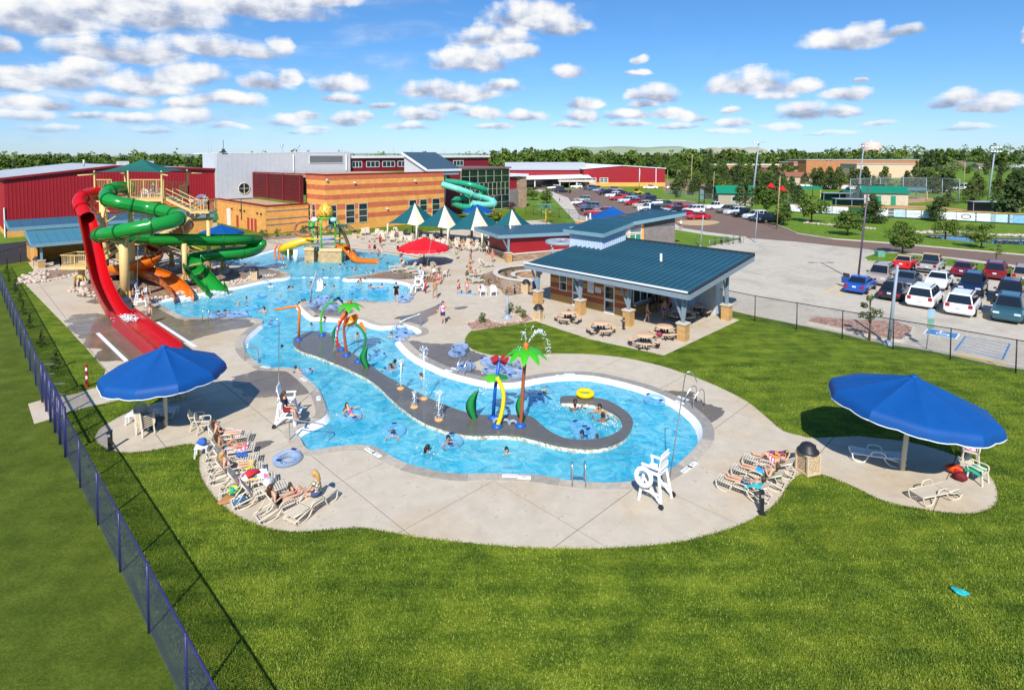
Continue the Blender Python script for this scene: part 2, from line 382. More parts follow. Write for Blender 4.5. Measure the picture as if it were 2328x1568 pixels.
POOL_PX=[(707,1023),(691,1003),(685,988),(694,979),(735,961),(748,951),(751,936),(742,910),(727,885),(694,854.6),(664,837),(618,836),(598,832),(575,814),(562,799),(560,783),(570,766),(590,748),(600,738),(598,728),(580,723.5),(555,721.5),(511,721),(454,722),(424,722),(410,716),(380,700.5),(358,688),(364,684),(396,678),(469,666.5),(514,657.4),(543,653),(608,638.7),(648,634),(661,628.8),(661,624),(648,617.8),(626,611.5),(595,607),(565,605),(518,604),(500,600),(520,592),(560,584.5),(588,578.5),(636,565.5),(680,556),(740,556),(782,563),(818,565.5),(856,568.5),(908,576.6),(950,584),(968,589),(952,597),(886,614),(828,625),(784,630.5),(777,633.5),(786,637),(806,636.7),(845,637),(883,638.7),(916,644),(931,652),(929,660.7),(922,671),(908,683),(885,686),(861,686),(828,683.7),(785,683.5),(740,683.7),(703,684.9),(679,690.3),(672,695.8),(682,707),(700,723),(718,725),(762,727.7),(810,730),(833,738.7),(857,745),(883,745),(912,741.5),(922,742),(945,752),(943,761),(918,764.5),(903,768),(897.5,774),(900,781),(914,797),(938,816.7),(966,831),(1010,850.6),(1069,866.7),(1113,875.3),(1157,877),(1186,874),(1230,865.4),(1274,860.3),(1332,859.4),(1391,869.6),(1464,890),(1523,916.5),(1561,945.8),(1579,969.2),(1585,992.7),(1579,1013),(1558,1036.6),(1523,1066),(1482,1086.4),(1420,1095.2),(1362,1096.7),(1288,1090.8),(1230,1080.6),(1171,1077.6),(1112,1076.2),(1054,1077),(994,1070.3),(930,1055),(892,1037.3),(867,1022),(849,1014.5),(821,1010.7),(790,1012),(745,1017)]
ISLAND_PX=[(727,753),(703,754),(679,761.7),(666.7,770.5),(668,783.7),(685,794.7),(718,805.7),(765,824),(816,847),(854,870),(892,905.4),(930,936),(968,958.7),(1019,976),(1070,985.5),(1127,985.3),(1171,986.8),(1215,995.6),(1259,1007.3),(1303,1014.6),(1347,1016),(1385,1010),(1420,992.7),(1437,969),(1438,951.7),(1423,934),(1391,913.6),(1362,904.8),(1318,899.5),(1283,899.5),(1273,905),(1277,911.5),(1297,912),(1344,915),(1376,926.8),(1405,942.9),(1416,960.4),(1408,978),(1376,992.7),(1332,998.5),(1288,995.6),(1253,981),(1230,963.4),(1215,950),(1200,944.3),(1177,942.5),(1098,942.5),(1069,938.5),(1039,929.7),(1001,915),(966,900.4),(943,887.6),(907,869.9),(867,847),(829,819),(791,796.3),(765,778.5),(748,758.2)]
DECK_PX=[(59,648),(66,655),(142,733),(198,794),(240,842),(229,878),(200,887),(174,895.5),(133,903),(95.7,910),(64,918.7),(78,963.7),(113,953.5),(152,939),(203,924.5),(284,907),(388,893),(395,903),(319,930),(290,939),(246,962),(223,979.6),(216,1000),(240,1020),(280,1030),(330,1027),(398,1015),(432,1011),(447,1017),(454,1031),(452,1051),(457,1082),(473,1112),(499,1143),(528,1167),(560,1183.5),(601,1199.7),(631,1207),(682,1210),(743,1204.8),(804,1201.7),(853,1205),(950,1221),(1050,1233),(1150,1242),(1250,1246.5),(1350,1247),(1450,1242),(1550,1231),(1600,1219),(1671,1198),(1737,1165),(1770,1140),(1787,1111),(1811,1084),(1840,1078),(1882,1084),(1944,1109),(2010,1140),(2089,1157),(2151,1166),(2213,1168),(2250,1157),(2267,1140),(2267,1115),(2250,1082),(2213,1053),(2151,1028.4),(2068,1005.6),(1985,995.3),(1944,992),(1853,996),(1820,991),(1778,978.7),(1740,947),(1700,915),(1650,888),(1600,866),(1550,848),(1500,832),(1421,814.5),(1349,806.8),(1283,804.6),(1239,805.7),(1195,811),(1151,811),(1107,805.7),(1074,794.7),(1059,779),(1059,768),(1072,752)]
DECK2_PX=[(1217,729.9),(1272,748.5),(1338,770.5),(1510,807.9),(1681,727.7),(1617,712.3),(1640,660),(1560,600),(1450,560),(1300,540),(1240,500),(1130,505),(1050,522),(946,529),(872,527),(788,534.5),(708,536.5),(646,542.5),(600,546.5),(578,556),(540,562),(500,566),(430,575),(380,566),(330,562),(270,566),(100,590),(64,597),(77,614),(66,630)]
# regions: (name, world loop, z); a later region lies over the earlier ones
pool_loop=catmull(px(POOL_PX),5)
def outward(loop,i):
 n=len(loop);d=loop[(i+1)%n]-loop[(i-1)%n]
 return V((d.y,-d.x,0)).normalized()
_ar=sum(a.x*b.y-b.x*a.y for a,b in zip(pool_loop,pool_loop[1:]+pool_loop[:1]))
if _ar<0:pool_loop.reverse()
# the gutter that the photograph shows as a white band: full width except along the near bank
def offs(w0):
 out=[]
 for i,p in enumerate(pool_loop):
  nrm_=outward(pool_loop,i);k=w0(nrm_.y,p);out.append(p+nrm_*k)
 return out
def ss(x,a,b):t=max(0,min(1,(x-a)/(b-a)));return t*t*(3-2*t)
BEACH=(G(700,556),G(968,589))
def on_beach(p):return 55.0<p.y and p.x>G(690,556).x and p.y>G(960,592).y-1.0 and p.x<-8.5
def gut(ny,p):return.05 if on_beach(p)else.05+.31*ss(ny,-.75,.1)
gut_loop=offs(gut);cop_loop=offs(lambda ny,p:gut(ny,p)+.5)
island_loop=catmull(px(ISLAND_PX,.12),4)
for L_ in(island_loop,):
 if sum(a.x*b.y-b.x*a.y for a,b in zip(L_,L_[1:]+L_[:1]))<0:L_.reverse()
deck_loop=[V((p.x,p.y,0))for p in catmull(px(DECK_PX[18:]),4,False)]
deck_loop=px(DECK_PX[:18])+deck_loop+px(DECK2_PX)
FX0=V((-400,405.2,0))
REG=[('ground',[V((-9000,-300,0)),V((9000,-300,0)),V((9000,9000,0)),V((-9000,9000,0))],0.0,GRASS_F),('lawn',[V((-45,50.2,0)),V((8,-2.8,0)),V((66.8,-2.8,0)),V((16,48,0)),V((10,62,0)),V((10,125,0)),V((-30,125,0)),V((-70,90,0)),V((-60,65.2,0))],0.004,GRASS),('outer_lawn',[V((-120,125.2,0)),V((12,-6.8,0)),V((-120,-6.8,0))],0.0,GRASS_O),('service_road',px([(-70,562),(0,554),(61,548),(61,582),(73,592),(0,603),(-70,614)]),-.02,ASPH_D),('parking_lot',px([(1500,552),(1531,563),(1594,562.5),(1697,539.3),(1807,547.7),(1893,557),(2000,567.8),(2108,577),(2242,592),(2400,610),(2600,633),(2700,700),(2700,930),(2450,870),(2328,840),(2268,831),(2161,807),(2107,796),(2008,781),(1914,759),(1831,742),(1770,729.5),(1705,716),(1640,701),(1560,690),(1480,600)]),-.10,CONC_P),('gravel_bed',px([(1834,730.8),(1855,720),(1933,726.8),(2040,731),(2078,745.6),(2072,760),(2051,773.8),(2014,769.7),(1920,749.6)]),.03,GRAVEL),('grass_island',catmull(px([(1967,589),(1995,577),(2040,576),(2161,589.3),(2328,612),(2500,636),(2500,660),(2328,632),(2234,618.8),(2148,604),(2054,594.7)]),3),.05,GRASS_F),('road',px([(1150,412),(1200,419),(1298,431),(1340,424),(1389,430.6),(1433,438),(1462,447.7),(1518,455),(1560,456),(1606,467),(1690,490),(1762,509),(1812,530),(1893,542.3),(2054,554.4),(2188,566.5),(2328,578.6),(2600,610),(2600,633),(2328,602.7),(2242,592),(2108,577),(2000,567.8),(1893,557),(1807,547.7),(1697,539.3),(1608,528.3),(1548,518.5),(1530,506),(1450,505),(1338,497),(1316,489),(1291,450),(1245,433),(1150,424)]),-.10,ASPH),('sidewalk',px([(1150,424),(1245,433),(1291,450),(1316,489),(1338,497),(1450,505),(1530,506),(1548,518.5),(1608,528.3),(1697,539.3),(1690,543.5),(1600,533),(1540,523),(1440,511),(1306,502),(1276,470),(1254,446),(1225,436),(1150,428)]),.03,CONC_W),('traffic_island',catmull(px([(1540,503),(1590,500),(1630,503),(1633,507),(1600,511),(1550,509)]),3),.02,concrete_mat('tan_concrete',(.50,.33,.17))),('strip_walk',px([(1995,575),(2040,572.5),(2161,585),(2328,607),(2600,640),(2600,646),(2328,612),(2161,589.3),(2040,576)]),.03,CONC_W),('building_site',px([(1505,433),(1514,411),(1609,411),(1700,420),(1720,432),(1596,434)]),-.02,EARTH),('ball_field',catmull(px([(1937,474),(1973,468.5),(2108,468.5),(2215,479),(2279,489),(2330,496),(2270,499),(2215,495.4),(2054,490),(1973,483)]),3),-.02,DIRT),('infield',catmull(px([(2014,476),(2094,472.6),(2160,476),(2204,484),(2160,488),(2107,488.7),(2060,484)]),3),.0,GRASS_F),('far_field',px([(1880,456),(2010,446),(2150,452),(2100,460),(1990,464)]),-.02,DIRT),('pond',catmull(px([(2108,533),(2161,533.5),(2255,540),(2350,541),(2420,545),(2420,562),(2328,557),(2242,553),(2134,542)]),3),-.25,None),('pool_deck',deck_loop,.03,CONC),('middle_lawn',None,0,None),('wet_shade_deck',rag(catmull(px([(150,741),(165,721),(193,713),(249,714),(317,708),(353,688),(421,723),(467,725),(510,723),(560,722.5),(584,733),(578,742),(521,751),(477,762),(441,774),(380,789),(292,822),(228,817),(203,789),(172,761)]),9),.16,1),.03,WET_SHADE),('wet_shade_deck',rag(catmull(px([(520,864),(560,850),(600,838),(640,838),(690,858),(715,888),(690,898),(640,903),(560,900)]),9),.14,2),.03,WET_SHADE),('wet_shade_deck',rag(catmull(px([(905,776),(930,776),(986,780),(1054,784),(1063,792),(1107,807),(1096,817),(1072,834),(1129,860),(1150,870),(1063,864),(1019,850),(964,826),(927,808)]),9),.12,3),.03,WET_SHADE),('wet_shade_deck',rag(catmull(px([(783,633),(852,617),(905,612),(955,618),(990,640),(960,641),(930,636),(880,636),(830,635)]),9),.25,4),.03,WET_SHADE),('wet_shade_deck',rag(catmull(px([(680,692),(720,688),(760,690),(800,700),(790,715),(740,724),(704,720)]),9),.2,5),.03,WET_SHADE),('wet_shade_deck',rag(catmull(px([(1470,886),(1520,886),(1570,893),(1572,905),(1606,920),(1640,936),(1628,956),(1600,965),(1586,948),(1540,914)]),9),.12,6),.03,WET_SHADE),('wet_shade_deck',rag(catmull(px([(562,1014),(590,1005),(621,1002),(621,1009),(600,1020),(580,1029),(570,1024)]),5),.05,7),.03,WET_SHADE),('wet_shade_deck',rag(catmull(px([(560,612),(620,613),(655,624),(630,634),(560,632),(520,640),(500,622)]),9),.2,8),.03,WET_SHADE),('wet_shade_deck',rag(catmull(px([(905,722),(950,712),(1000,690),(1010,694),(980,716),(950,744),(925,740)]),7),.22,9),.03,WET_SHADE),('wet_shade_deck',rag(catmull(px([(178,655),(200,642),(230,652),(215,668),(240,690),(215,690),(190,672)]),7),.2,10),.03,WET_SHADE),('wet_shade_deck',rag(catmull(px([(1035,700),(1060,697),(1062,701),(1040,705)]),6),.08,11),.03,WET_SHADE),('mulch_bed',catmull(px([(90,619),(173,611),(196,617),(163,622),(128,634),(96,642)]),4),.04,MULCH),('mulch_bed',catmull(px([(165,657),(198,670),(274,683),(343,683),(396,671),(472,653),(520,646),(562,634),(545,618),(500,612),(440,608),(380,600),(310,600),(250,612),(215,632),(185,640)]),4),.05,MULCH),('mulch_bed',px([(1060,735),(1083,726.6),(1107,723),(1118,732),(1140,735.4),(1184,731),(1188,724.4),(1173,715.6),(1142,709),(1158,705.7),(1201,713.4),(1213,727),(1184,735.4),(1114,746),(1074,750)]),.04,GRAVEL),('mulch_bed',catmull(px([(1090,634),(1107,622),(1130,618),(1140,650),(1184,663),(1186,668),(1150,672),(1134,657),(1094,646)]),4),.04,MULCH),('mulch_bed',px([(590,540.5),(640,533),(698,524),(790,518),(880,510),(882,514),(790,524),(708,534.5),(658,542.5),(600,546)]),.04,MULCH),('building_lawn',px([(760,534),(792,529),(872,523.5),(946,525.5),(1050,518),(1130,501),(1240,496),(1240,480),(1000,480),(900,508),(796,520)]),.0,GRASS),('joint',None,0,None),('pool',gut_loop,None,None),]  # the patch on the slide peninsula is shade put into darker concrete, others wet
NAMES=[r[0]for r in REG]
verts,edges=[],[]
def add_loop(L):
 o=len(verts);n=len(L)
 verts.extend((round(p[0],4),round(p[1],4))for p in L);edges.extend((o+i,o+(i+1)%n)for i in range(n))
for r in REG:
 if r[1]:add_loop(r[1])
JL=[]
c0=G(1000,800);s0,t0=c0.dot(A45),c0.dot(B45)
for k in range(-16,13):
 for ax,bx,o in((A45,B45,t0),(B45,A45,s0)):
  q=ax*((s0 if ax is A45 else t0)+k*4.1+.7)
  q=q+bx*o;wj=.018
  JL.append([q-bx*75-ax*wj,q+bx*75-ax*wj,q+bx*75+ax*wj,q-bx*75+ax*wj])
for L_ in JL:add_loop(L_)
cv,ce,cf,*_r=geometry.delaunay_2d_cdt([V(p)for p in verts],edges,[],0,1e-4)
cva=np.array([(p.x,p.y)for p in cv]);cfa=np.array([f[:3]for f in cf])
cx,cy=cva[cfa].mean(1).T
cls=np.full(len(cfa),-1)
isj=np.zeros(len(cfa),bool)
for L_ in JL:isj|=inpoly(cx,cy,L_)
for i,r in enumerate(REG):
 if r[0]=='joint':
  dk=np.isin(cls,[k for k,nme in enumerate(NAMES)if nme in('pool_deck','wet_shade_deck')]);cls[dk&isj]=i;continue
 if not r[1]:continue
 ins=inpoly(cx,cy,r[1])
 if r[0]=='wet_shade_deck':ins&=np.isin(cls,[k for k,nme in enumerate(NAMES)if nme in('pool_deck','wet_shade_deck')])
 cls[ins]=i
NAMES_A=np.array(NAMES)
def ground_piece(name,tris,z,m,parent=None,skirt=.3,nm=None):
 """one sheet cut from the ground plan, with a skirt down its outline"""
 T=cfa[tris];ar=np.cross(cva[T[:,1]]-cva[T[:,0]],cva[T[:,2]]-cva[T[:,0]]);T=np.where((ar<0)[:,None],T[:,::-1],T)
 used,inv=np.unique(T,return_inverse=True);inv=inv.reshape(T.shape);n=len(used)
 vs=[(x,y,z)for x,y in cva[used]];fs=[tuple(int(k)for k in f)for f in inv]
 if skirt:
  E={}
  for a,b,c in fs:
   for e in((a,b),(b,c),(c,a)):E[e]=E.get(e,0)+1
  vs+=[(x,y,z-skirt)for x,y in cva[used]]
  fs+=[(b,a,a+n,b+n)for(a,b)in E if(b,a)not in E]
 mb=MB();mb.add(vs,fs);return mb.build(nm or name,m,parent)
for i,r in enumerate(REG):
 if r[0]in('pool','pond','joint','middle_lawn','pool_deck','wet_shade_deck'):continue
 sel=np.where(cls==i)[0]
 if len(sel):struct(ground_piece(r[0],sel,r[2],r[3],skirt=0 if r[0]=='ground' else.25))
 # the deck: every slab between two joints is a piece of its own
deck=struct(obj('pool_deck',None))
def pieces(idx):
 idx=list(idx);S=set(idx);em={}
 for t in idx:
  a,b,c=cfa[t]
  for e in((a,b),(b,c),(c,a)):em.setdefault((min(e),max(e)),[]).append(t)
 par={t:t for t in idx}
 def find(t):
  while par[t]!=t:par[t]=par[par[t]];t=par[t]
  return t
 for ts in em.values():
  for q in ts[1:]:par[find(q)]=find(ts[0])
 g={}
 for t in idx:g.setdefault(find(t),[]).append(t)
 return list(g.values())
small=[]
for nme,m,z in(('pool_deck',CONC,.03),('wet_shade_deck',WET_SHADE,.03)):
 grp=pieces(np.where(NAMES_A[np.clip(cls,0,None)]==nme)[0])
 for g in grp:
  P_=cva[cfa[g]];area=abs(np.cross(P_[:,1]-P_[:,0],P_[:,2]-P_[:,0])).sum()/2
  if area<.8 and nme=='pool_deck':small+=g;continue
  ground_piece('slab' if nme=='pool_deck' else 'wet_shade_patch',g,z+R.uniform(-.002,.002),m,deck,.08)
if small:stuff(ground_piece('slab_fragment',small,.03,CONC,deck,.08))
ground_piece('joint',np.where(NAMES_A[np.clip(cls,0,None)]=='joint')[0],.012,JOINT,deck,0)
# pool: basin, coping stones, gutter, water
WL=-.17
PLAST=mat('pool_plaster',(.40,.72,.82),.6,.1,.8);GUT=mat('white_gutter',(.74,.75,.74),.4,.08)
COPA=[mat('coping_stone_'+n_,c_,.6,.2,4,.2)for n_,c_ in(('grey',(.29,.27,.24)),('buff',(.44,.385,.31)),('brown',(.33,.29,.235)))]
floor_mb=MB();floor_mb.prism([(p.x,p.y)for p in gut_loop],-1.3,-1.12)
struct(floor_mb.build('pool_basin',PLAST))
wall=MB();n=len(pool_loop)
for i in range(n):
 j=(i+1)%n;a,b=pool_loop[i],pool_loop[j]
 wall.quad((b.x,b.y,WL-.02),(a.x,a.y,WL-.02),(a.x,a.y,-1.25),(b.x,b.y,-1.25))
struct(wall.build('pool_wall',PLAST))
gut_mb=MB()
for i in range(n):
 j=(i+1)%n;a,b,c,d=gut_loop[i],gut_loop[j],pool_loop[j],pool_loop[i]
 if on_beach(d):continue
 gut_mb.quad((a.x,a.y,.02),(b.x,b.y,.02),(c.x,c.y,WL-.03),(d.x,d.y,WL-.03))
struct(gut_mb.build('pool_gutter',GUT))
cop=struct(obj('pool_coping',None));L_=0;i0=0;k=0
for i in range(n):
 L_+=(pool_loop[(i+1)%n]-pool_loop[i]).length
 if L_>1.15 or i==n-1:
  if not on_beach(pool_loop[i]):
   mb=MB();ids=list(range(i0,i+2));tz=.038+R.uniform(0,.012)
   ins=[gut_loop[q%n]for q in ids];ou=[cop_loop[q%n]for q in ids]
   sh=.012/max(.2,(ins[-1]-ins[0]).length)
   ins[-1]=ins[-1].lerp(ins[0],sh);ou[-1]=ou[-1].lerp(ou[0],sh)
   for q in range(len(ids)-1):
    mb.slab4((ou[q].x,ou[q].y,tz),(ou[q+1].x,ou[q+1].y,tz),(ins[q+1].x,ins[q+1].y,tz),(ins[q].x,ins[q].y,tz),.09)
   for q in range(len(mb.f)):mb.f[q]=mb.f[q][::-1]
   pxl=(pool_loop[i].x,pool_loop[i].y)
   mb.build('coping_stone',COPA[0 if pxl[0]>-6 and pxl[1]>25 else(1 if R.random()<.6 else 2)],cop);k+=1
  i0=i+1;L_=0
def water_mat():
 m=bpy.data.materials.new('pool_water');m.use_nodes=True;t=NT(m.node_tree);t.n.clear()
 out=t.add('ShaderNodeOutputMaterial');tc=t.add('ShaderNodeTexCoord').outputs['Object']
 wp=t.add('ShaderNodeTexNoise');t.put(wp.inputs['Vector'],tc);wp.inputs['Scale'].default_value=.55;wp.inputs['Detail'].default_value=3
 vec=t.vm('ADD',tc,t.vm('MULTIPLY',t.vm('SUBTRACT',wp.outputs['Color'],(.5,.5,.5)),(1.6,1.6,0)))
 r1=t.noise(vec,2.2,4,.62,.9);r2=t.noise(vec,7.5,3,.6,.6)
 h=t.math('ADD',r1,t.math('MULTIPLY',r2,.32))
 bn=t.add('ShaderNodeBump');bn.inputs['Strength'].default_value=.75;bn.inputs['Distance'].default_value=.16;t.put(bn.inputs['Height'],h)
 body=t.ramp(t.math('ADD',t.math('MULTIPLY',t.noise(vec,1.4,4,.6,1.2),.72),t.math('MULTIPLY',t.noise(tc,.16,3,.5),.38)),[(.34,(.008,.31,.54)),(.50,(.05,.53,.75)),(.66,(.24,.73,.86))])
 foam=t.smooth(t.noise(vec,5.5,5,.7,.8),.66,.78);foam=t.math('MULTIPLY',foam,t.smooth(t.noise(tc,.33,3,.5),.42,.62))
 body=t.mix(t.math('MULTIPLY',foam,.65),body,(.55,.8,.9))  # ripple mottling and white glints painted into the water colour, along with foam
 df=t.add('ShaderNodeBsdfDiffuse');t.put(df.inputs[0],body);t.put(df.inputs['Normal'],bn.outputs[0])
 tr=t.add('ShaderNodeBsdfTransparent');tr.inputs[0].default_value=(.30,.80,.95,1)
 gl=t.add('ShaderNodeBsdfGlossy');gl.inputs['Roughness'].default_value=.06;t.put(gl.inputs['Normal'],bn.outputs[0])
 m1=t.add('ShaderNodeMixShader');m1.inputs[0].default_value=.66;t.l.new(tr.outputs[0],m1.inputs[1]);t.l.new(df.outputs[0],m1.inputs[2])
 fr=t.add('ShaderNodeFresnel');fr.inputs[0].default_value=1.33;t.put(fr.inputs['Normal'],bn.outputs[0])
 m2=t.add('ShaderNodeMixShader');t.put(m2.inputs[0],t.math('MULTIPLY',fr.outputs[0],.8));t.l.new(m1.outputs[0],m2.inputs[1]);t.l.new(gl.outputs[0],m2.inputs[2])
 t.l.new(m2.outputs[0],out.inputs[0]);return m
wm=MB();wl_=offs(lambda ny,p:.02)
tri=geometry.tessellate_polygon([[V((p.x,p.y,0))for p in wl_]])
vv=[(p.x,p.y,WL)for p in wl_]
wm.add(vv,[t if(V(vv[t[1]])-V(vv[t[0]])).cross(V(vv[t[2]])-V(vv[t[0]])).z>0 else t[::-1]for t in tri])
WATER=water_mat();struct(wm.build('pool_water',WATER))
# the sandy zero-depth beach: a sloping apron on the far side
beach=MB();bi=[i for i in range(n)if on_beach(pool_loop[i])]
SANDC=concrete_mat('beach_concrete',(.62,.50,.38),tint=(.60,.46,.33))
for i in bi:
 j=(i+1)%n
 if j not in bi:continue
 a,b=pool_loop[i],pool_loop[j];na,nb=outward(pool_loop,i),outward(pool_loop,j)
 beach.quad(b+nb*3.2+UP*.05,a+na*3.2+UP*.05,a-na*2.5-UP*.3,b-nb*2.5-UP*.3)
for q in range(len(beach.f)):pass
struct(beach.build('beach',SANDC))
# the serpentine island
ISL=concrete_mat('island_concrete',(.125,.115,.10),.75,tint=(.17,.155,.13))
m_=bpy.data.materials.new('pebble_tile');m_.use_nodes=True;t=NT(m_.node_tree);b=t.n['Principled BSDF']
tc=t.add('ShaderNodeTexCoord').outputs['Object'];s_=t.add('ShaderNodeSeparateColor');t.put(s_.inputs[0],t.voro(tc,11,out='Color'))
t.put(b.inputs['Base Color'],t.ramp(s_.outputs[0],[(.1,(.36,.26,.15)),(.45,(.6,.52,.4)),(.9,(.78,.74,.66))]));PEB=m_
im=MB();nI=len(island_loop);ip=[(p.x,p.y)for p in island_loop]
im.prism(ip,.04,.12)
isl=struct(obj('splash_island',None));im.build('island_top',ISL,isl)
iw=MB()
for i in range(nI):
 j=(i+1)%nI;a,b=V(island_loop[i]),V(island_loop[j]);na,nb=outward(island_loop,i)*.05,outward(island_loop,j)*.05
 iw.quad((a.x-na.x,a.y-na.y,-1.2),(b.x-nb.x,b.y-nb.y,-1.2),(b.x-nb.x,b.y-nb.y,.05),(a.x-na.x,a.y-na.y,.05))
iw.build('island_wall',PEB,isl)
# pond
pm=bpy.data.materials.new('pond_water');pm.use_nodes=True;b=pm.node_tree.nodes['Principled BSDF'];b.inputs['Base Color'].default_value=(.03,.07,.10,1);b.inputs['Roughness'].default_value=.04
pi_=[i for i,r in enumerate(REG)if r[0]=='pond'][0]
struct(ground_piece('pond',np.where(cls==pi_)[0],-.15,pm,skirt=0))
# kerbs along the roads
KERB=mat('kerb_concrete',(.55,.5,.42),.8,.12)
def strip(name,pts,w_,z0,z1,m,parent=None,loc3=None):
 mb=MB();P_=[V(p)for p in(pts if loc3 else px(pts))];k=len(P_)
 nn=[]
 for i in range(k):
  d=P_[min(k-1,i+1)]-P_[max(0,i-1)];nn.append(V((-d.y,d.x,0)).normalized()*w_/2)
 vs=[]
 for p,q in zip(P_,nn):vs+=[(p+q)[:2]+(z0,),(p-q)[:2]+(z0,),(p-q)[:2]+(z1,),(p+q)[:2]+(z1,)]
 fs=[]
 for i in range(k-1):
  a,b=4*i,4*i+4;fs+=[(a+3,a+2,b+2,b+3),(a+2,a+1,b+1,b+2),(a,a+3,b+3,b)]
 mb.add(vs,fs);return mb.build(name,m,parent)
for pts in([(1340,424),(1389,430.6),(1433,438),(1462,447.7),(1518,455),(1560,456),(1606,467),(1690,490),(1762,509),(1812,530),(1893,542.3),(2054,554.4),(2188,566.5),(2328,578.6),(2600,610)],[(1530,506),(1548,518.5),(1608,528.3),(1697,539.3)],[(1245,433),(1291,450),(1316,489),(1338,497),(1450,505)],[(2328,632),(2234,618.8),(2148,604),(2054,594.7),(1967,589),(1980,581),(1995,577)],[(1834,731),(1920,750),(2014,770),(2051,774),(2072,760),(2078,745.6),(2040,731)]):
 struct(strip('kerb',pts,.18,-.12,.045,KERB))
YEL=mat('yellow_line_paint',(.78,.48,.03),.7,.15,6);BLUEP=mat('blue_line_paint',(.06,.22,.48),.7,.12,6);WHP=mat('white_line_paint',(.75,.75,.72),.7,.12,6)
# BUILDINGS
def block_mat(name,col,bw=.4,bh=.2,var=.09,coord='Object',rot=45,mortar=.88):
 m=bpy.data.materials.new(name);m.use_nodes=True;t=NT(m.node_tree);b=t.n['Principled BSDF']
 tc=t.add('ShaderNodeTexCoord').outputs['Object'];s_=t.add('ShaderNodeSeparateXYZ');t.put(s_.inputs[0],tc)
 cb=t.add('ShaderNodeCombineXYZ');t.put(cb.inputs[0],t.math('ADD',t.math('MULTIPLY',s_.outputs[0],1.0),t.math('MULTIPLY',s_.outputs[1],.37)));t.put(cb.inputs[1],s_.outputs[2])
 br=t.add('ShaderNodeTexBrick');t.put(br.inputs['Vector'],cb.outputs[0]);br.inputs['Scale'].default_value=1
 br.inputs['Brick Width'].default_value=bw;br.inputs['Row Height'].default_value=bh;br.inputs['Mortar Size'].default_value=.012
 c=hexc(col)if isinstance(col,str)else col
 br.inputs['Color1'].default_value=(*[x*(1-var)for x in c],1);br.inputs['Color2'].default_value=(*[x*(1+var)for x in c],1);br.inputs['Mortar'].default_value=(*[x*mortar for x in c],1)
 c2=t.mix(1.0,br.outputs[0],t.ramp(t.noise(tc,.9,4,.6),[(.3,.88),(.7,1.1)]),'MULTIPLY')
 t.put(b.inputs['Base Color'],c2);b.inputs['Roughness'].default_value=.9;b.inputs['Specular IOR Level'].default_value=.2
 bn=t.add('ShaderNodeBump');bn.inputs['Strength'].default_value=.5;bn.inputs['Distance'].default_value=.03
 t.put(bn.inputs['Height'],t.math('ADD',t.noise(tc,9,3,.7),t.math('MULTIPLY',br.outputs['Fac'],-.8)));t.put(b.inputs['Normal'],bn.outputs[0]);return m
TANB=block_mat('tan_block',(.80,.385,.10));REDB=block_mat('rust_block',(.58,.15,.075));GREYB=block_mat('grey_brown_block',(.22,.19,.18))
TANB2=block_mat('ochre_block',(.74,.365,.10));DARKB=block_mat('dark_block',(.10,.10,.105));STONEB=block_mat('ledge_stone',(.36,.24,.16),.5,.12,.4)
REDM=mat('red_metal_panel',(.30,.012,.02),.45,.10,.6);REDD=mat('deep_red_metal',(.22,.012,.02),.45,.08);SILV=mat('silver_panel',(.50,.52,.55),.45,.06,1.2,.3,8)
ROOFG=mat('grey_roof_metal',(.42,.44,.46),.5,.08,.4);ROOFW=mat('white_roof_metal',(.75,.76,.78),.5,.05);GRAVR=mat('gravel_roof',(.46,.31,.17),.95,.15,2)
TEAL=mat('teal_roof_metal',(.026,.095,.140),.34,.16,.35,spec=.5);TEALL=mat('pale_teal_metal',(.17,.30,.36),.4,.08);SLATEB=mat('slate_blue_roof',(.05,.09,.13),.4,.1)
WTRIM=mat('white_trim',(.74,.75,.76),.5,.05);DKTRIM=mat('dark_trim',(.03,.032,.035),.5,.1);BLUEG=mat('blue_grey_steel',(.20,.26,.31),.45,.08);PALEB=mat('pale_blue_panel',(.46,.55,.66),.5,.05)
GREENP=mat('green_panel',(.02,.24,.14),.4,.1);LOUV=mat('grey_louvre',(.33,.36,.40),.5,.06);INT=mat('dim_interior',(.03,.028,.025),.9,.1)
def ring(cx,cy,a,b,ax=A45,bx=B45):c=V((cx,cy,0));return[c,c+ax*a,c+ax*a+bx*b,c+bx*b]
def wallbox(mb,p,q,t,z0,z1,mi=0,inward=None):
 """upright slab from p to q; thickness t towards the side `inward`"""
 p,q=V((p[0],p[1],0)),V((q[0],q[1],0));d=(q-p).normalized();nn=V((-d.y,d.x,0))
 if inward is not None and nn.dot(V((inward[0],inward[1],0)))<0:nn=-nn
 c=(p+q)/2+nn*t/2;c.z=(z0+z1)/2
 return mb.box(c,((q-p).length,t,z1-z0),M_=Matrix((d,V((-d.y,d.x,0)),UP)).transposed(),mi=mi)
def corrugated(mb,p,q,zf,pitch=.45,dep=.035,z0=0,mi=0):
 """ribbed metal wall from p to q; zf(s) gives the top; ribs stand out to the right of p->q"""
 p,q=V((p[0],p[1],0)),V((q[0],q[1],0));L=(q-p).length;d=(q-p)/L;o=V((d.y,-d.x,0));s=0;prof=[]
 while s<L:
  for a,e in((0,0),(.6,0),(.68,1),(.92,1)):
   x=s+a*pitch
   if x<L:prof.append((x,e))
  s+=pitch
 prof.append((L,0));vs=[]
 for x,e in prof:b=p+d*x+o*e*dep;vs+=[(b.x,b.y,z0),(b.x,b.y,zf(x))]
 return mb.add(vs,[(2*i,2*i+2,2*i+3,2*i+1)for i in range(len(prof)-1)],mi)
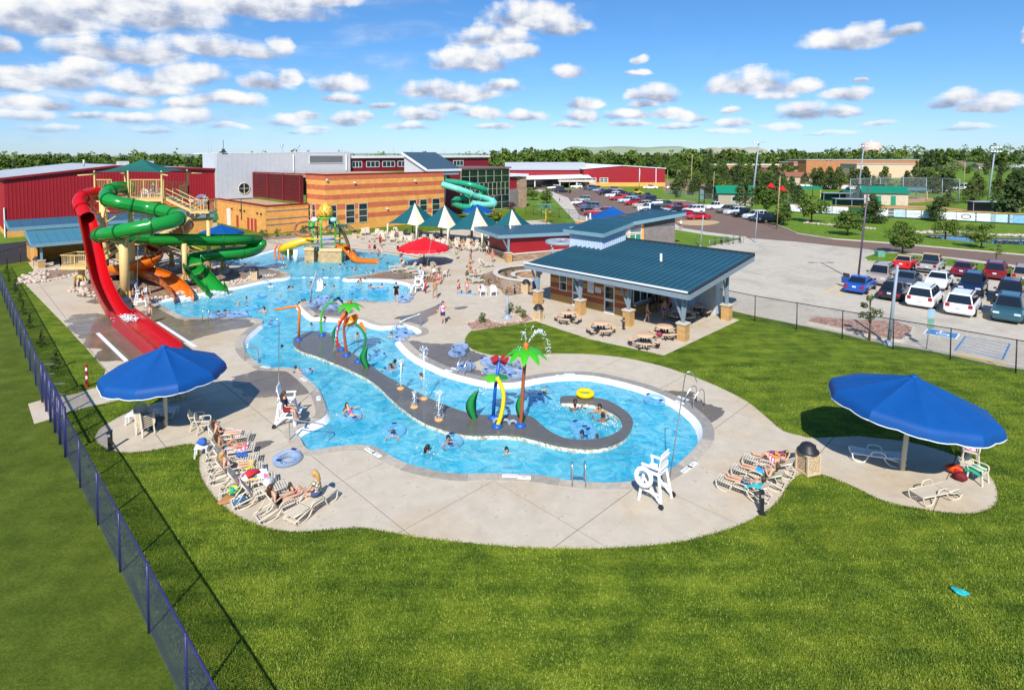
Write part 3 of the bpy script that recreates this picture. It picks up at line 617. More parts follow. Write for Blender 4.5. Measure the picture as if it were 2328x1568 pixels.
def window(parent,p,d,w_,z0,z1,nx,ny,out,frame=WINF,glass=DARKG,fw=.09,name='window',dep=.05):
 """framed window on a wall: p at its lower left, d along the wall, out = outward normal; panes are sub-parts"""
 d,out,p=V(d),V(out),V((p[0],p[1],0));M3=Matrix((d,out,UP)).transposed();mb=MB()
 for i in range(nx+1):c=p+d*(w_*i/nx)+out*dep/2;mb.box((c.x,c.y,(z0+z1)/2),(fw,dep,z1-z0),M_=M3)
 for j in range(ny+1):c=p+d*(w_/2)+out*(dep/2+.004);mb.box((c.x,c.y,z0+(z1-z0)*j/ny),(w_+fw,dep,fw),M_=M3)
 f=mb.build(name,frame,parent);pw,ph=w_/nx,(z1-z0)/ny
 pm=MB().box((0,0,0),(pw-fw,.02,ph-fw),M_=M3).mesh('pane',glass)
 for i in range(nx):
  for j in range(ny):c=p+d*(pw*(i+.5))+out*.015;obj('pane',pm,f,(c.x,c.y,z0+ph*(j+.5)))
 return f
def seam_roof(parent,a,b,dv,n,m,t=.12,seam=.06,name='roof_panel'):
 """standing-seam roof: a->b along the eave, dv up the slope; n panels that share one mesh"""
 a,b,dv=V(a),V(b),V(dv);st=(b-a)/n;nn=st.cross(dv).normalized();mb=MB()
 if nn.z<0:nn=-nn
 e=st*.004
 mb.slab4(V((0,0,0))+e,st-e,st-e+dv,dv+e,t)
 sw=st.normalized()*.025
 mb.slab4(st-sw*2+nn*seam,st+nn*seam,st+dv+nn*seam,st-sw*2+dv+nn*seam,seam+.01)
 me=mb.mesh(name,m)
 for i in range(n):obj(name,me,parent,a+st*i)
def louvres(parent,p,d,w_,z0,z1,n,out,m,frame=None):
 d,out,p=V(d),V(out),V((p[0],p[1],0));h=(z1-z0)/n;M3=Matrix((d,out,UP)).transposed()@Matrix.Rotation(radians(-35),3,'X')
 me=MB().box((0,0,0),(w_,.03,h*.95),M_=M3).mesh('louvre_blade',m)
 for i in range(n):c=p+d*w_/2+out*.06;obj('louvre_blade',me,parent,(c.x,c.y,z0+h*(i+.5)))
 mb=MB();wallbox(mb,p,p+d*w_,.01,z0,z1,inward=-out);mb.build('louvre_backing',DKTRIM,parent)
 if frame:
  mb=MB();M3=Matrix((d,out,UP)).transposed()
  for c,sz in((p,(.12,.14,z1-z0+.2)),(p+d*w_,(.12,.14,z1-z0+.2))):mb.box((c.x,c.y,(z0+z1)/2),sz,M_=M3)
  c=p+d*w_/2
  for z in(z0,z1):mb.box((c.x,c.y,z),(w_,.16,.1),M_=M3)
  mb.build('louvre_frame',frame,parent)
  # red metal barn on the far left
b0=G(14,541);L=31.0
barn=thing('metal_barn','long red ribbed metal barn with pale grey gable roof behind the waterslides','building',(b0.x,b0.y,0))
def rel(o,p):return V(p)-o.location
mb=MB();corrugated(mb,(0,0),B45*L,lambda s:9.06+1.64*min(1,s/14.0)if s<14 else 10.7-.8*(s-14)/17.0,z0=.9);mb.build('front_wall',REDM,barn)
mb=MB();corrugated(mb,-A45*45,(0,0),lambda s:9.06,z0=.9);mb.build('side_wall',REDM,barn)
mb=MB();wallbox(mb,V((0,0,0))-B45*.05-A45*-.06,B45*L+A45*.06,.3,0,1.0,inward=-A45);wallbox(mb,(-A45*45)[:2],(0,0),.25,0,1.0,inward=B45);mb.build('block_base',TANB2,barn)
e=A45*.35
mb=MB();r0=V((0,0,9.1))-B45*.5+e;r1=B45*14+V((0,0,10.85))+e;r2=B45*(L+.3)+V((0,0,10.0))+e;bk=-A45*46
mb.slab4(r0+bk,r0,r1,r1+bk,.1);mb.slab4(r1+bk,r1,r2,r2+bk,.1);mb.build('roof',ROOFG,barn)
mb=MB();mb.bar(r0-UP*.12,r1-UP*.12,.12,.34);mb.bar(r1-UP*.12,r2-UP*.12,.12,.34);mb.bar(r0-UP*.12,r0+bk-UP*.12,.12,.3);mb.build('fascia',REDD,barn)
mb=MB();q=V((0,0,0))+A45*.12-B45*.1;mb.bar(q+UP*.1,q+UP*4.6,.14);mb.build('downspout',WTRIM,barn)
for s_,z in((25.4,4.3),(23.6,4.4)):
 mb=MB();c=B45*s_+A45*.1+UP*z;mb.tube([c,c+A45*.7],.32 if s_>25 else.16,12);mb.build('wall_vent',WTRIM,barn)
for s_,bk_ in((11,8),(17.5,12),(22,14)):
 mb=MB();c=B45*s_-A45*bk_+UP*10.6;mb.box(c+UP*.3,(2.2,1.6,1.1),rz=-pi/4)if s_>15 else mb.tube([c,c+UP*1.2],.15,8);mb.build('rooftop_unit',mat('rooftop_grey',(.5,.49,.45),.6),barn)
 # recreation centre: silver hall, striped hall, glass atrium
rc=thing('recreation_center','large recreation center with silver hall, tan and rust striped block walls and dark glass atrium','building',(-39.4,91,0))
O=rc.location.copy()
def wl(x,y,z=0):return V((x,y,z))-O
NB=-B45;NA=A45
low0,lowL,lowR=wl(-39.4,91),wl(-39.4,91)-A45*30.5,wl(-39.4,91)+B45*7.2
mb=MB();wallbox(mb,low0,lowL,.35,0,4.35,inward=B45);wallbox(mb,low0+B45*.36,lowR,.35,0,4.35,inward=-A45);mb.build('low_block_wall',TANB2,rc)
for z in(1.25,2.15,3.45):
 mb=MB();wallbox(mb,low0+A45*.01+B45*.1,lowR+A45*.01,.02,z,z+.2,inward=A45);mb.build('wall_band',GREYB,rc)
mb=MB();mb.prism([p[:2]for p in(low0,lowR,lowR-A45*26.5,lowL)],4.0,4.1);mb.build('low_roof',GRAVR,rc)
mb=MB();wallbox(mb,low0-B45*.06+A45*.08,lowL-B45*.06,.5,4.352,4.56,inward=B45);wallbox(mb,low0+B45*.44+A45*.08,lowR+A45*.08,.5,4.352,4.56,inward=-A45);mb.build('low_parapet',REDD,rc)
DOORR=mat('red_door',(.42,.05,.05),.5);DOORW=mat('white_door',(.75,.74,.72),.5)
for s_,w_,h_,m,nme in((17.3,1.7,3.0,DOORW,'overhead_door'),(12.6,1.0,2.1,DOORR,'service_door'),(7.6,.9,2.1,DOORR,'service_door'),(6.0,.9,2.1,DOORR,'service_door'),(4.5,.9,2.1,DOORR,'service_door')):
 mb=MB();wallbox(mb,low0-A45*s_-B45*.05,low0-A45*(s_-w_)-B45*.05,.05,.0,h_,inward=B45);dd=mb.build(nme,m,rc)
 mb=MB();c=low0-A45*(s_-w_*.15)-B45*.09+UP*1.0;mb.box(c,(.12,.06,.05),rz=-pi/4);mb.build('handle',STEEL,dd)
for s_ in(14.5,10.5,3,1.5,8.6):
 mb=MB();mb.box(low0-A45*s_-B45*.12+UP*3.1,(.2,.22,.3),rz=-pi/4);mb.build('wall_light',DKTRIM,rc)
mb=MB();c=low0-A45*10.0-B45*.12;mb.tube([c+UP*1.5,c+UP*5.2],.06,6);mb.build('standpipe',DKTRIM,rc)
# silver hall
s0,s1=wl(-55,106.6),wl(-35.6,126);sl=s0-A45*8.2
mb=MB();corrugated(mb,s0,s1,lambda s:12.9+.45*s/27.4,.9,.006,4.3);mb.build('silver_wall',SILV,rc)
mb=MB();corrugated(mb,sl,s0,lambda s:12.9,.9,.015,4.55);mb.build('silver_side_wall',SILV,rc);mb=MB();corrugated(mb,s1,s1-A45*14,lambda s:13.3,.9,.03,4.3);mb.build('silver_side_wall',SILV,rc)
mb=MB();wallbox(mb,sl-B45*.02,s0-B45*.02,.3,0,4.5,inward=B45);mb.build('hall_base',TANB2,rc)
mb=MB();a_,b_,c_,d_=s0+V((0,0,12.98)),s1+V((0,0,13.43)),s1-A45*14+V((0,0,13.43)),s0-A45*14+V((0,0,12.98));mb.slab4(a_,b_,c_,d_,.16);mb.build('hall_roof',ROOFW,rc)
mb=MB();c=s0+B45*4.8+UP*6.2+A45*.07;M3=Matrix((B45,UP,A45)).transposed()
mb.torus(c,1.05,.07,28,6,M_=M3);
for v_ in(B45,UP):mb.bar(c-v_*1.0,c+v_*1.0,.08)
rw=mb.build('round_window',WINF,rc);mb=MB();mb.lathe([(0,0),(1.04,0)],28);pm=mb
for q in range(4):
 mb=MB();pts=[V((0,0,0))]+[V((1.03*cos(q*pi/2+pi/2*k/8),1.03*sin(q*pi/2+pi/2*k/8),0))for k in range(9)]
 mb.add([c+M3@p-A45*.03 for p in pts],[tuple(range(10))]);mb.build('pane',DARKG,rw)
louvres(rc,s0+B45*18.0+A45*.04,B45,7.6,10.9,12.5,14,A45,LOUV,WTRIM)
for s_ in(14.6,26.4):
 mb=MB();c=s0+B45*s_+A45*.12;mb.bar(c+UP*9.2,c+UP*12.7,.2);mb.build('downspout',WTRIM,rc)
mb=MB();c=s0+B45*1.2+UP*13.2;mb.box(c,(.9,.5,.25),rz=pi/4);mb.box(c+UP*.3,(.5,.5,.5),rz=.3);mb.tube([c,c+UP*2.2],.05,6);mb.build('floodlight',DKTRIM,rc)
for s_ in(14,17.5):
 mb=MB();c=s0+B45*s_-A45*4+UP*13.2;mb.lathe([(.22,0),(.22,1.2),(.36,1.25),(.36,1.5),(0,1.6)],10,c);mb.build('roof_vent',STEEL,rc)
 # red louvred screen
p0,p1=wl(-50.4,111.2)+A45*.3,wl(-35.1,97.2)
louvres(rc,p0,A45,(p1-p0).length+1.0,4.5,9.2,16,-B45,REDM)
for k in range(4):
 mb=MB();c=p0+A45*((p1-p0).length*k/3)-B45*.12;mb.bar(c+UP*4.4,c+UP*9.3,.14);mb.build('screen_post',REDD,rc)
mb=MB();wallbox(mb,p0,p1,.3,9.21,9.4,inward=B45);mb.build('screen_cap',REDD,rc)
# striped hall
c1,c2,c3=wl(-30.2,92.3),wl(-30.2,92.3)+B45*24.3,wl(-30.2,92.3)-A45*6.9
zs=[0,.9,1.9,2.7,3.6,4.5,5.3,6.1,6.9,7.7,8.5,9.3];bm_=[TANB,TANB,REDB,TANB,REDB,TANB,REDB,TANB,REDB,TANB,REDB]
for i in range(len(zs)-1):
 mb=MB();k=.0 if bm_[i]is TANB else.012
 wallbox(mb,c1+A45*k-B45*k,c2+A45*k,.3,zs[i],zs[i+1],inward=-A45);wallbox(mb,c1-A45*.3-B45*k,c3-B45*k,.3,zs[i],zs[i+1],inward=B45)
 wallbox(mb,c2-A45*.301,c2-A45*9,.3,zs[i],zs[i+1],inward=-B45)
 mb.build('wall_band',bm_[i],rc)
mb=MB();wallbox(mb,c1+A45*.08-B45*.08,c2+A45*.08,.45,9.302,9.5,inward=-A45);wallbox(mb,c1-A45*.375-B45*.08,c3-B45*.08,.45,9.302,9.5,inward=B45);wallbox(mb,c2-A45*.38,c2-A45*9,.4,9.302,9.5,inward=-B45);mb.build('parapet_cap',REDD,rc)
mb=MB();mb.prism([p[:2]for p in(c1-A45*.3,c2-A45*.3,c2-A45*27,c1-A45*27)],8.8,9.0);mb.build('hall_flat_roof',GRAVR,rc)
for s_,w_ in((.4,1.5),(3.6,1.6),(6.0,1.6),(16.2,1.6),(18.6,1.6),(21.4,1.8)):
 window(rc,c1+B45*s_+A45*.02,B45,w_,1.2,4.4,1,3,A45)
for s_ in(6.4,4.6):
 window(rc,c3+A45*(6.9-s_)-B45*.02,A45,1.1,1.2,4.4,1,3,-B45)
for s_,z in((5.2,8.0),(17.5,7.9),(11.5,3.2),(.2,8.6)):
 mb=MB();mb.box(c1+B45*s_+A45*.2+UP*z,(.22,.3,.28),rz=pi/4);mb.build('wall_light',WTRIM,rc)
 # clerestory behind, seen over the roofs
q0,q1=wl(-41,122),wl(-6.4,156.6)
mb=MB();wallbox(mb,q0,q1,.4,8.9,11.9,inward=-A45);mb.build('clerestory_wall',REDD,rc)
mb=MB();a_=q0+A45*.6+UP*12.4;b_=q1+A45*.6+UP*12.6;mb.slab4(a_,b_,b_-A45*12,a_-A45*12,.5);mb.build('clerestory_roof',WTRIM,rc)
for s_ in(7.6,11.2,15.4,19.6,36.5):window(rc,q0+B45*s_+A45*.05,B45,3.3 if s_>8 else 2.4,9.9,11.2,3,1,A45,WTRIM,fw=.12)
# wedge roof
m0,m1=wl(-16,108),wl(-10.15,113.85);hv=-A45*8.4+UP*3.3
seam_roof(rc,m0+UP*9.9,m1+UP*9.9,hv,12,SLATEB,.2,.05)
mb=MB();mb.bar(m0+UP*9.75-B45*.1,m0+UP*9.75+hv-B45*.1,.16,.4);mb.bar(m0+UP*9.7+A45*.1,m1+UP*9.7+A45*.1,.16,.4);mb.build('wedge_fascia',WTRIM,rc)
mb=MB();i_=B45*.3;a_,b_=m0+i_-A45*.2,m0+i_-A45*8.0
mb.add([a_+UP*8.8,b_+UP*8.8,b_+UP*12.8,a_+UP*9.7,a_+UP*8.8+B45*7.6,b_+UP*8.8+B45*7.6,b_+UP*12.8+B45*7.6,a_+UP*9.7+B45*7.6],[(0,3,2,1),(4,5,6,7),(0,4,7,3),(1,2,6,5)]);mb.build('wedge_wall',SILV,rc)
# recess and glass atrium
g0,g1=wl(-11.1,124),wl(-.7,134.4);Lg=(g1-g0).length
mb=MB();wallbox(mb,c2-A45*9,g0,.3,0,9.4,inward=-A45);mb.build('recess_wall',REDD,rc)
mb=MB();c=c2-A45*2+B45*1.2;mb.tube([c,c+UP*9.5+B45*.8],.25,8);mb.build('round_column',WTRIM,rc)
mb=MB();wallbox(mb,g0,g1,.3,0,9.5,inward=-A45);wallbox(mb,g1,g1-A45*12,.3,0,9.5,inward=-B45);mb.build('atrium_core',DKTRIM,rc)
GLS=mat('green_black_glass',(.004,.022,.02),.06,.5,.5,spec=.9)
for j,(za,zb,nx)in enumerate(((.2,1.8,6),(1.8,3.4,6),(3.4,4.9,11),(4.9,6.4,11),(6.4,7.9,6),(7.9,9.4,6))):
 window(rc,g0+A45*.02,B45,Lg,za,zb,nx,1,A45,WINF,GLS,.1,'curtain_wall_row')
mb=MB();a_,b_=g0+A45*.4+UP*9.9,g1+A45*.4+B45*.4+UP*9.9;mb.slab4(a_,b_,b_-A45*13,a_-A45*13,.35);mb.build('atrium_roof',mat('mauve_trim',(.20,.12,.12),.6),rc)
mb=MB();c=g1+B45*2.2+A45*.3;wallbox(mb,g1+B45*.1,g1+B45*3.0,4,0,4.6,inward=-A45);mb.build('plinth_wall',GREYB,rc)
mb=MB();wallbox(mb,g1+B45*3.02-A45*.5,g1+B45*6,3,0,7.4,inward=-A45);mb.build('brick_tower',STONEB,rc)
mb=MB();wallbox(mb,g1+B45*.1-A45*.4,g1+B45*3.01-A45*.4,3,4.6,7.3,inward=-A45);mb.build('red_panel',REDM,rc)
mb=MB();a_,b_=g1+B45*.2+A45*.3+UP*8.1,g1+B45*6.4+A45*.3+UP*8.1;mb.slab4(a_,b_,b_-A45*6,a_-A45*6,.5);mb.build('tower_roof',WTRIM,rc)
# far wing with entrance canopy, far red hall
fw_=thing('entrance_wing','low red wing with sloping grey roof and white entrance canopy beyond the car park','building',(14,236,0))
mb=MB();mb.box((0,4,3.4),(33,8,6.8));mb.build('wall',REDM,fw_)
seam_roof(fw_,(-17,-.6,6.7),(17,-.6,6.7),(-6*0,9,3.0),22,ROOFG)
mb=MB();mb.slab4(V((-17,-12,3.4)),V((17,-12,4.2)),V((17,-.7,4.9)),V((-17,-.7,4.1)),.5);mb.build('entrance_canopy',ROOFW,fw_)
mb=MB();mb.box((0,-2,1.6),(30,1,3.0));mb.build('glazed_front',DARKG,fw_)
for x in(-15,-5,5,15):mb=MB();mb.cyl((x,-11,0),.25,3.4,8);mb.build('column',WTRIM,fw_)
mb=MB();mb.slab4(V((4,-16,2.8)),V((18,-16,2.8)),V((18,-10.8,3.0)),V((4,-10.8,3.0)),.4)
for x in(4.5,11,17.5):mb.box((x,-15.5,1.3),(.4,.4,2.6))
mb.build('drive_canopy',mat('pale_canopy',(.66,.6,.5),.6),fw_)
fh=thing('red_hall','wide red metal hall with white gable roof beyond the parked cars','building',(45.5,232,0))
mb=MB();mb.add([(-16.6,0,1.6),(16.6,0,1.6),(16.6,0,7.3),(-1.0,0,8.4),(-16.6,0,7.2)],[(0,1,2,3,4)]);mb.build('front_wall',REDM,fh)
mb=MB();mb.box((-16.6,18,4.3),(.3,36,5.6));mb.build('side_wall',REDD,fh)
mb=MB();mb.box((0,.1,.8),(33.3,.3,1.6));mb.build('block_base',TANB,fh)
mb=MB();mb.slab4(V((-17,-.4,7.3)),V((-1,-.4,8.6)),V((-10,45,8.8)),V((-26,45,7.4)),.25);mb.slab4(V((-1,-.4,8.6)),V((17,-.4,7.45)),V((8,45,7.5)),V((-10,45,8.8)),.25);mb.build('roof',ROOFW,fh)
for x in(-14.6,-9.8):window(fh,(x,-.02),(1,0,0),3.2,1.7,3.4,2,2,(0,-1,0),WTRIM,fw=.2)
for x in(6.2,12.9):mb=MB();mb.box((x,-.15,4.3),(.25,.25,6.2));mb.build('downspout',WTRIM,fh)
# concession pavilion
fr=V((11.6,37.3,0));cz0,cz1=3.45,4.7
pav=thing('snack_bar_pavilion','open snack bar pavilion with big teal standing seam roof and striped block walls','building',(fr.x,fr.y,0));O=pav.location.copy()
La,Lb=14.85,10.4;dv=B45*Lb+UP*(cz1-cz0)
seam_roof(pav,-A45*La+UP*cz0,UP*cz0,dv,30,TEAL,.1,.12)
mb=MB();mb.bar(-A45*(La+.05)+UP*(cz0+.06)-B45*.06,UP*(cz0+.06)-B45*.06,.14,.1);gtr=mb.build('snow_guard',WTRIM,pav)
mb=MB();k0=UP*(cz0-.28)
for a_,b_ in((-A45*La+k0,k0),(k0+A45*.06,k0+dv+A45*.06),(-A45*(La+.06)+k0,-A45*(La+.06)+k0+dv)):mb.bar(a_,b_,.12,.34)
mb.build('fascia',BLUEG,pav)
mb=MB();a_=dv+UP*(cz0+.02)+B45*.06;mb.bar(a_+A45*.1,a_-A45*La,.14,.3);mb.bar(UP*(cz0+.03)+A45*.08,UP*(cz0+.03)+dv+A45*.08,.1,.1);mb.build('ridge_trim',DKTRIM,pav)
mb=MB()
mb.slab4(-A45*(La-.2)+UP*(cz0-.2)+B45*.2,UP*(cz0-.2)+B45*.2-A45*.2,UP*(cz0-.2)+dv*.97-A45*.2,-A45*(La-.2)+UP*(cz0-.2)+dv*.97,.06);mb.build('soffit',mat('soffit_grey',(.3,.32,.33),.6),pav)
for k in range(7):
 mb=MB();q=-A45*(.5+k*(La-1)/6)+UP*(cz0-.36);mb.bar(q+B45*.2,q+dv*.97,.12,.22);mb.build('rafter',BLUEG,pav)
cap_m=mat('pillar_cap',(.55,.5,.42),.8)
PIL=block_mat('pillar_block',(.50,.30,.12),.4,.2)
for(u,v)in((1223,692.5),(1319,715.6),(1428.7,740.9),(1552.8,773.8),(1651.7,727.7)):
 p=G(u,v)-O;M45=-pi/4
 mb=MB();mb.box(p+UP*.58,(.62,.62,1.14),rz=M45);pl_=mb.build('pillar',PIL,pav)
 mb=MB();mb.box(p+UP*1.2,(.74,.74,.1),rz=M45);mb.build('pillar_cap',cap_m,pl_)
 top=cz0-.4+(.9 if v<730 and u>1600 else.05)
 mb=MB();mb.box(p+UP*(1.25+(top-1.25)/2),(.2,.2,top-1.25),rz=M45);mb.build('steel_post',BLUEG,pav)
 for sgn in(-1,1):
  mb=MB();mb.bar(p+UP*1.4+A45*sgn*.05,p+UP*(top+.02)+(A45*.8 if u<1600 else B45*.8)*sgn*(1 if sgn<0 else.3),.1,.14);mb.build('brace',BLUEG,pav)
  # walls of separate blocks
w1,w2=G(1251.8,681.5)-O,None;w1=V((w1.x,w1.y,0));w2=w1+A45*8.0
BLK=[mat('block_ochre',(.50,.29,.10),.9,.2,5,.4,30),mat('block_rust',(.36,.10,.05),.9,.2,5,.4,30)]
nb=0;open_f=[(1.05,1.85,1.05,2.5),(2.45,3.4,0,2.25),(5.7,6.65,0,2.25)];BW,BH=.4,.2;bcache={}
big=MB();wallbox(big,w1,w2,.25,0,3.3,inward=B45);wallbox(big,w2,w2+B45*5.5,.25,0,3.3,inward=-A45);wallbox(big,w1,w1+B45*6,.25,0,3.3,inward=A45);wallbox(big,w1+B45*6,w2+B45*6,.25,0,3.9,inward=-B45)
big.build('wall',mat('mortar_brown',(.22,.12,.06),.9),pav)
def block_course(parent,p,d,L_,z,bm,openings,off):
 out_=V((d.y,-d.x,0));x=-off
 while x<L_:
  segs=[(max(0,x)+.006,min(L_,x+BW)-.006)]
  for(a,b,za,zb)in openings:
   if z+BH>za+.05 and z<zb-.05:segs=[s2 for(u0,u1)in segs for s2 in((u0,min(u1,a)),(max(u0,b),u1))if s2[1]-s2[0]>.04]
  for(u0,u1)in segs:
   if u1-u0<.04:continue
   key=(round(u1-u0,2),bm,parent.name,round(d.x,2))
   if key not in bcache:bcache[key]=MB().box((0,0,0),(u1-u0,.05,BH-.014),M_=Matrix((d,V((-d.y,d.x,0)),UP)).transposed()).mesh('block',BLK[bm])
   c=p+d*((u0+u1)/2)+out_*R.uniform(.012,.022);obj('block',bcache[key],parent,(c.x,c.y,z+BH/2))
  x+=BW
PAT=[0,0,0,1,1,0,1,1,0,0,1,0,0,1]
for r_ in range(14):block_course(pav,w1,A45,8.0,r_*BH+.03,PAT[r_],open_f,0 if r_%2 else BW/2)
sm_=MB()
for r_ in range(16):
 for(p,d,L_)in((w2,B45,5.5),(w1+B45*6,-B45,6)):
  out_=V((d.y,-d.x,0));x=0 if r_%2 else-.2
  while x<L_-.02:
   u0,u1=max(0,x)+.006,min(L_,x+BW)-.006;z=r_*BH+.03
   if u1-u0>.05 and not(d is B45 and u1>.35 and u0<4.6 and 1.0<z+.1<2.4):
    c=p+d*((u0+u1)/2)+out_*R.uniform(.012,.022);sm_.box((c.x,c.y,z+BH/2),(u1-u0,.05,BH-.014),M_=Matrix((d,V((-d.y,d.x,0)),UP)).transposed(),mi=PAT[r_%14])
   x+=BW
stuff(sm_.build('end_wall_blocks',BLK,pav))
window(pav,w1+A45*1.08-B45*.02,A45,.74,1.08,2.47,1,2,-B45,WTRIM,DARKG,.07)
for a_ in(2.47,5.72):
 mb=MB();q=w1+A45*a_;
 for k in(0,.9):mb.bar(q+A45*k+UP*.03-B45*.03,q+A45*k+UP*2.24-B45*.03,.1,.1)
 for z in(.12,1.1,2.2):mb.bar(q+UP*z-B45*.03,q+A45*.9+UP*z-B45*.03,.1,.2 if z<2 else.1)
 dr=mb.build('door',WTRIM,pav)
 for z0_,z1_ in((.22,1.0),(1.2,2.15)):mb=MB();wallbox(mb,q+A45*.05-B45*.02,q+A45*.85-B45*.02,.02,z0_,z1_,inward=B45);mb.build('pane',DARKG,dr)
 mb=MB();mb.box(q+A45*.8-B45*.1+UP*1.05,(.12,.05,.04),rz=-pi/4);mb.build('handle',STEEL,dr)
def text_mesh(txt,size,m,name='lettering'):
 cu=bpy.data.curves.new('lettering','FONT');cu.body=txt;cu.size=size;cu.align_x='CENTER';cu.align_y='CENTER';cu.resolution_u=2
 o=bpy.data.objects.new('lettering',cu);COL.objects.link(o);me=bpy.data.meshes.new_from_object(o);bpy.data.objects.remove(o);bpy.data.curves.remove(cu)
 me.materials.clear();me.materials.append(m);me.name=name;return me
INK=mat('black_print',(.03,.03,.035),.7,0);PAPER=mat('sign_white',(.78,.79,.8),.6,.03);BLUEI=mat('blue_print',(.05,.12,.4),.7,0)
MW=Matrix((A45,UP,-B45)).transposed().to_4x4()
for a_,z,w_,h_,lines,lab in((4.35,1.85,.62,.95,['POOL RULES','NO RUNNING','NO GLASS','SHOWER FIRST'],'white rules notice with blue heading on striped snack bar wall'),(5.1,1.72,.55,.42,['NO LIFEGUARD','SEATING'],'small white notice beside the rules notice on striped snack bar wall')):
 mb=MB();q=w1+A45*a_-B45*.06+O;mb.box((q.x,q.y,z),(w_,.03,h_),rz=-pi/4);sg=one(mb,'notice_board',PAPER,lab,'sign')
 for i,l_ in enumerate(lines):
  o=obj('lettering',text_mesh(l_,.1,BLUEI if i==0 else INK),sg);o.matrix_local=Matrix.Translation(q-B45*.02+UP*(z+h_/2-.1-i*.17))@MW
  # service window on the right-hand wall
for k in range(4):window(pav,w2+B45*(.5+k*1.0)+A45*.02,B45,.95,1.05,2.35,1,1,A45,WTRIM,DARKG,.07,'service_window')
mb=MB();mb.box(w2+B45*2.5+A45*.2+UP*.98,(.45,4.4,.06),rz=-pi/4);mb.build('serving_counter',STEEL,pav)
mb=MB();mb.box(w2+B45*6.2+A45*3.4+UP*1.25,(1.8,1.2,2.5),rz=-pi/4);mb.build('storage_box',mat('pale_locker',(.5,.52,.54),.5),pav)
# cupola
k0=V((7.95,50.0,0))-O;mb=MB();cw=[k0,k0+B45*3.6,k0+B45*3.6-A45*3.7,k0-A45*3.7]
corrugated(mb,cw[3],cw[0],lambda s:5.75,.3,.03,4.0);corrugated(mb,cw[0],cw[1],lambda s:5.75+.33*s/3.6,.3,.03,4.0);corrugated(mb,cw[2],cw[3],lambda s:5.9,.3,.03,4.0);mb.build('cupola_wall',PALEB,pav)
a_=k0-A45*4.1-B45*.42;b_=k0+A45*.4-B45*.42
seam_roof(pav,a_+UP*5.75,b_+UP*5.75,B45*4.6+UP*.6,13,TEAL,.1,.06,'cupola_roof_panel')
mb=MB();ee=UP*5.55
for p_,q_ in((a_,b_),(b_,b_+B45*4.6+UP*.6),(a_,a_+B45*4.6+UP*.6)):mb.bar(p_+ee,q_+ee,.1,.34)
mb.build('cupola_fascia',TEALL,pav)
mb=MB();q=UP*(cz0+.7)+B45*5.6-A45*5.3;mb.cyl(q,.1,.6,8);mb.build('roof_vent',WTRIM,pav)
# bathhouse with butterfly roof
bd=V((cos(radians(27)),sin(radians(27)),0));bnn=V((-bd.y,bd.x,0));bo=V((-.17,67.1,0))
bh=thing('bathhouse','bathhouse with dark red wall, stone base and teal roof rising to one end','building',bo);O=bo
mb=MB();wallbox(mb,(0,0),bd*13,6,.95,2.85,inward=bnn);mb.build('red_wall',REDM,bh)
mb=MB();wallbox(mb,bd*-.15-bnn*.15,bd*13,6,0,.8,inward=bnn);mb.build('stone_base',STONEB,bh)
mb=MB();wallbox(mb,bd*-.25-bnn*.25,bd*13,6,.801,.95,inward=bnn);mb.build('base_cap',cap_m,bh)
mb=MB();wallbox(mb,bd*13.01,bd*20,6,0,3.5,inward=bnn);mb.build('tan_wall',TANB,bh)
mb=MB();wallbox(mb,bd*20.01-bnn*.1,bd*25.4-bnn*.1,6,0,2.9,inward=bnn);mb.build('grey_block_wall',GREYB,bh)
mb=MB();wallbox(mb,bd*20.01-bnn*.06,bd*25.4-bnn*.06,6,2.901,4.0,inward=bnn);mb.build('dark_band',DARKB,bh)
r_a,r_b=bd*-1.82-bnn*.45+UP*3.35,bd*14.5-bnn*.45+UP*3.0
seam_roof(bh,r_a,r_b,bnn*7+UP*.15,28,TEAL,.1,.05)
mb=MB();mb.bar(r_a-UP*.25-bnn*.06,r_b-UP*.25-bnn*.06,.12,.4);mb.bar(r_a-UP*.25,r_a-UP*.25+bnn*7+UP*.15,.12,.4);mb.build('fascia',TEALL,bh)
r_c,r_d=bd*12.6-bnn*.6+UP*3.42,bd*26.8-bnn*.6+UP*4.68
seam_roof(bh,r_c,r_d,bnn*7.2-UP*.25,24,TEAL,.1,.05)
mb=MB();mb.bar(r_c-UP*.25-bnn*.06,r_d-UP*.25-bnn*.06,.12,.45);mb.bar(r_d-UP*.25,r_d-UP*.25+bnn*7.2-UP*.25,.12,.45);mb.build('upper_fascia',TEALL,bh)
p=G(1156,596.5)-O;mb=MB();mb.box(p+UP*.55,(.65,.65,1.1),rz=.47);pl_=mb.build('pillar',PIL,bh);mb=MB();mb.box(p+UP*1.14,(.75,.75,.08),rz=.47);mb.build('pillar_cap',cap_m,pl_)
mb=MB();mb.box(p+UP*2.15,(.22,.22,2.0),rz=.47);mb.bar(p+UP*1.4,p-bd*.9+UP*3.1,.1);mb.build('steel_post',BLUEG,bh)
for a_ in(15.4,17.6):
 louvres(bh,bd*a_-bnn*.03,bd,1.9,2.3,3.4,6,-bnn,LOUV,WTRIM)
 for k in(0,.95):window(bh,bd*(a_+k)-bnn*.03,bd,.9,1.0,2.1,1,1,-bnn,WTRIM,GREENP,.06)
for a_,b_ in((2.0,4),(15.5,6),(24.0,6),(26.3,6.2)):
 mb=MB();mb.cyl(bd*a_+bnn*b_+UP*(3.2 if a_<10 else 3.5+(a_-12.6)*.085),.12,.75,8);mb.build('roof_vent',WTRIM,bh)
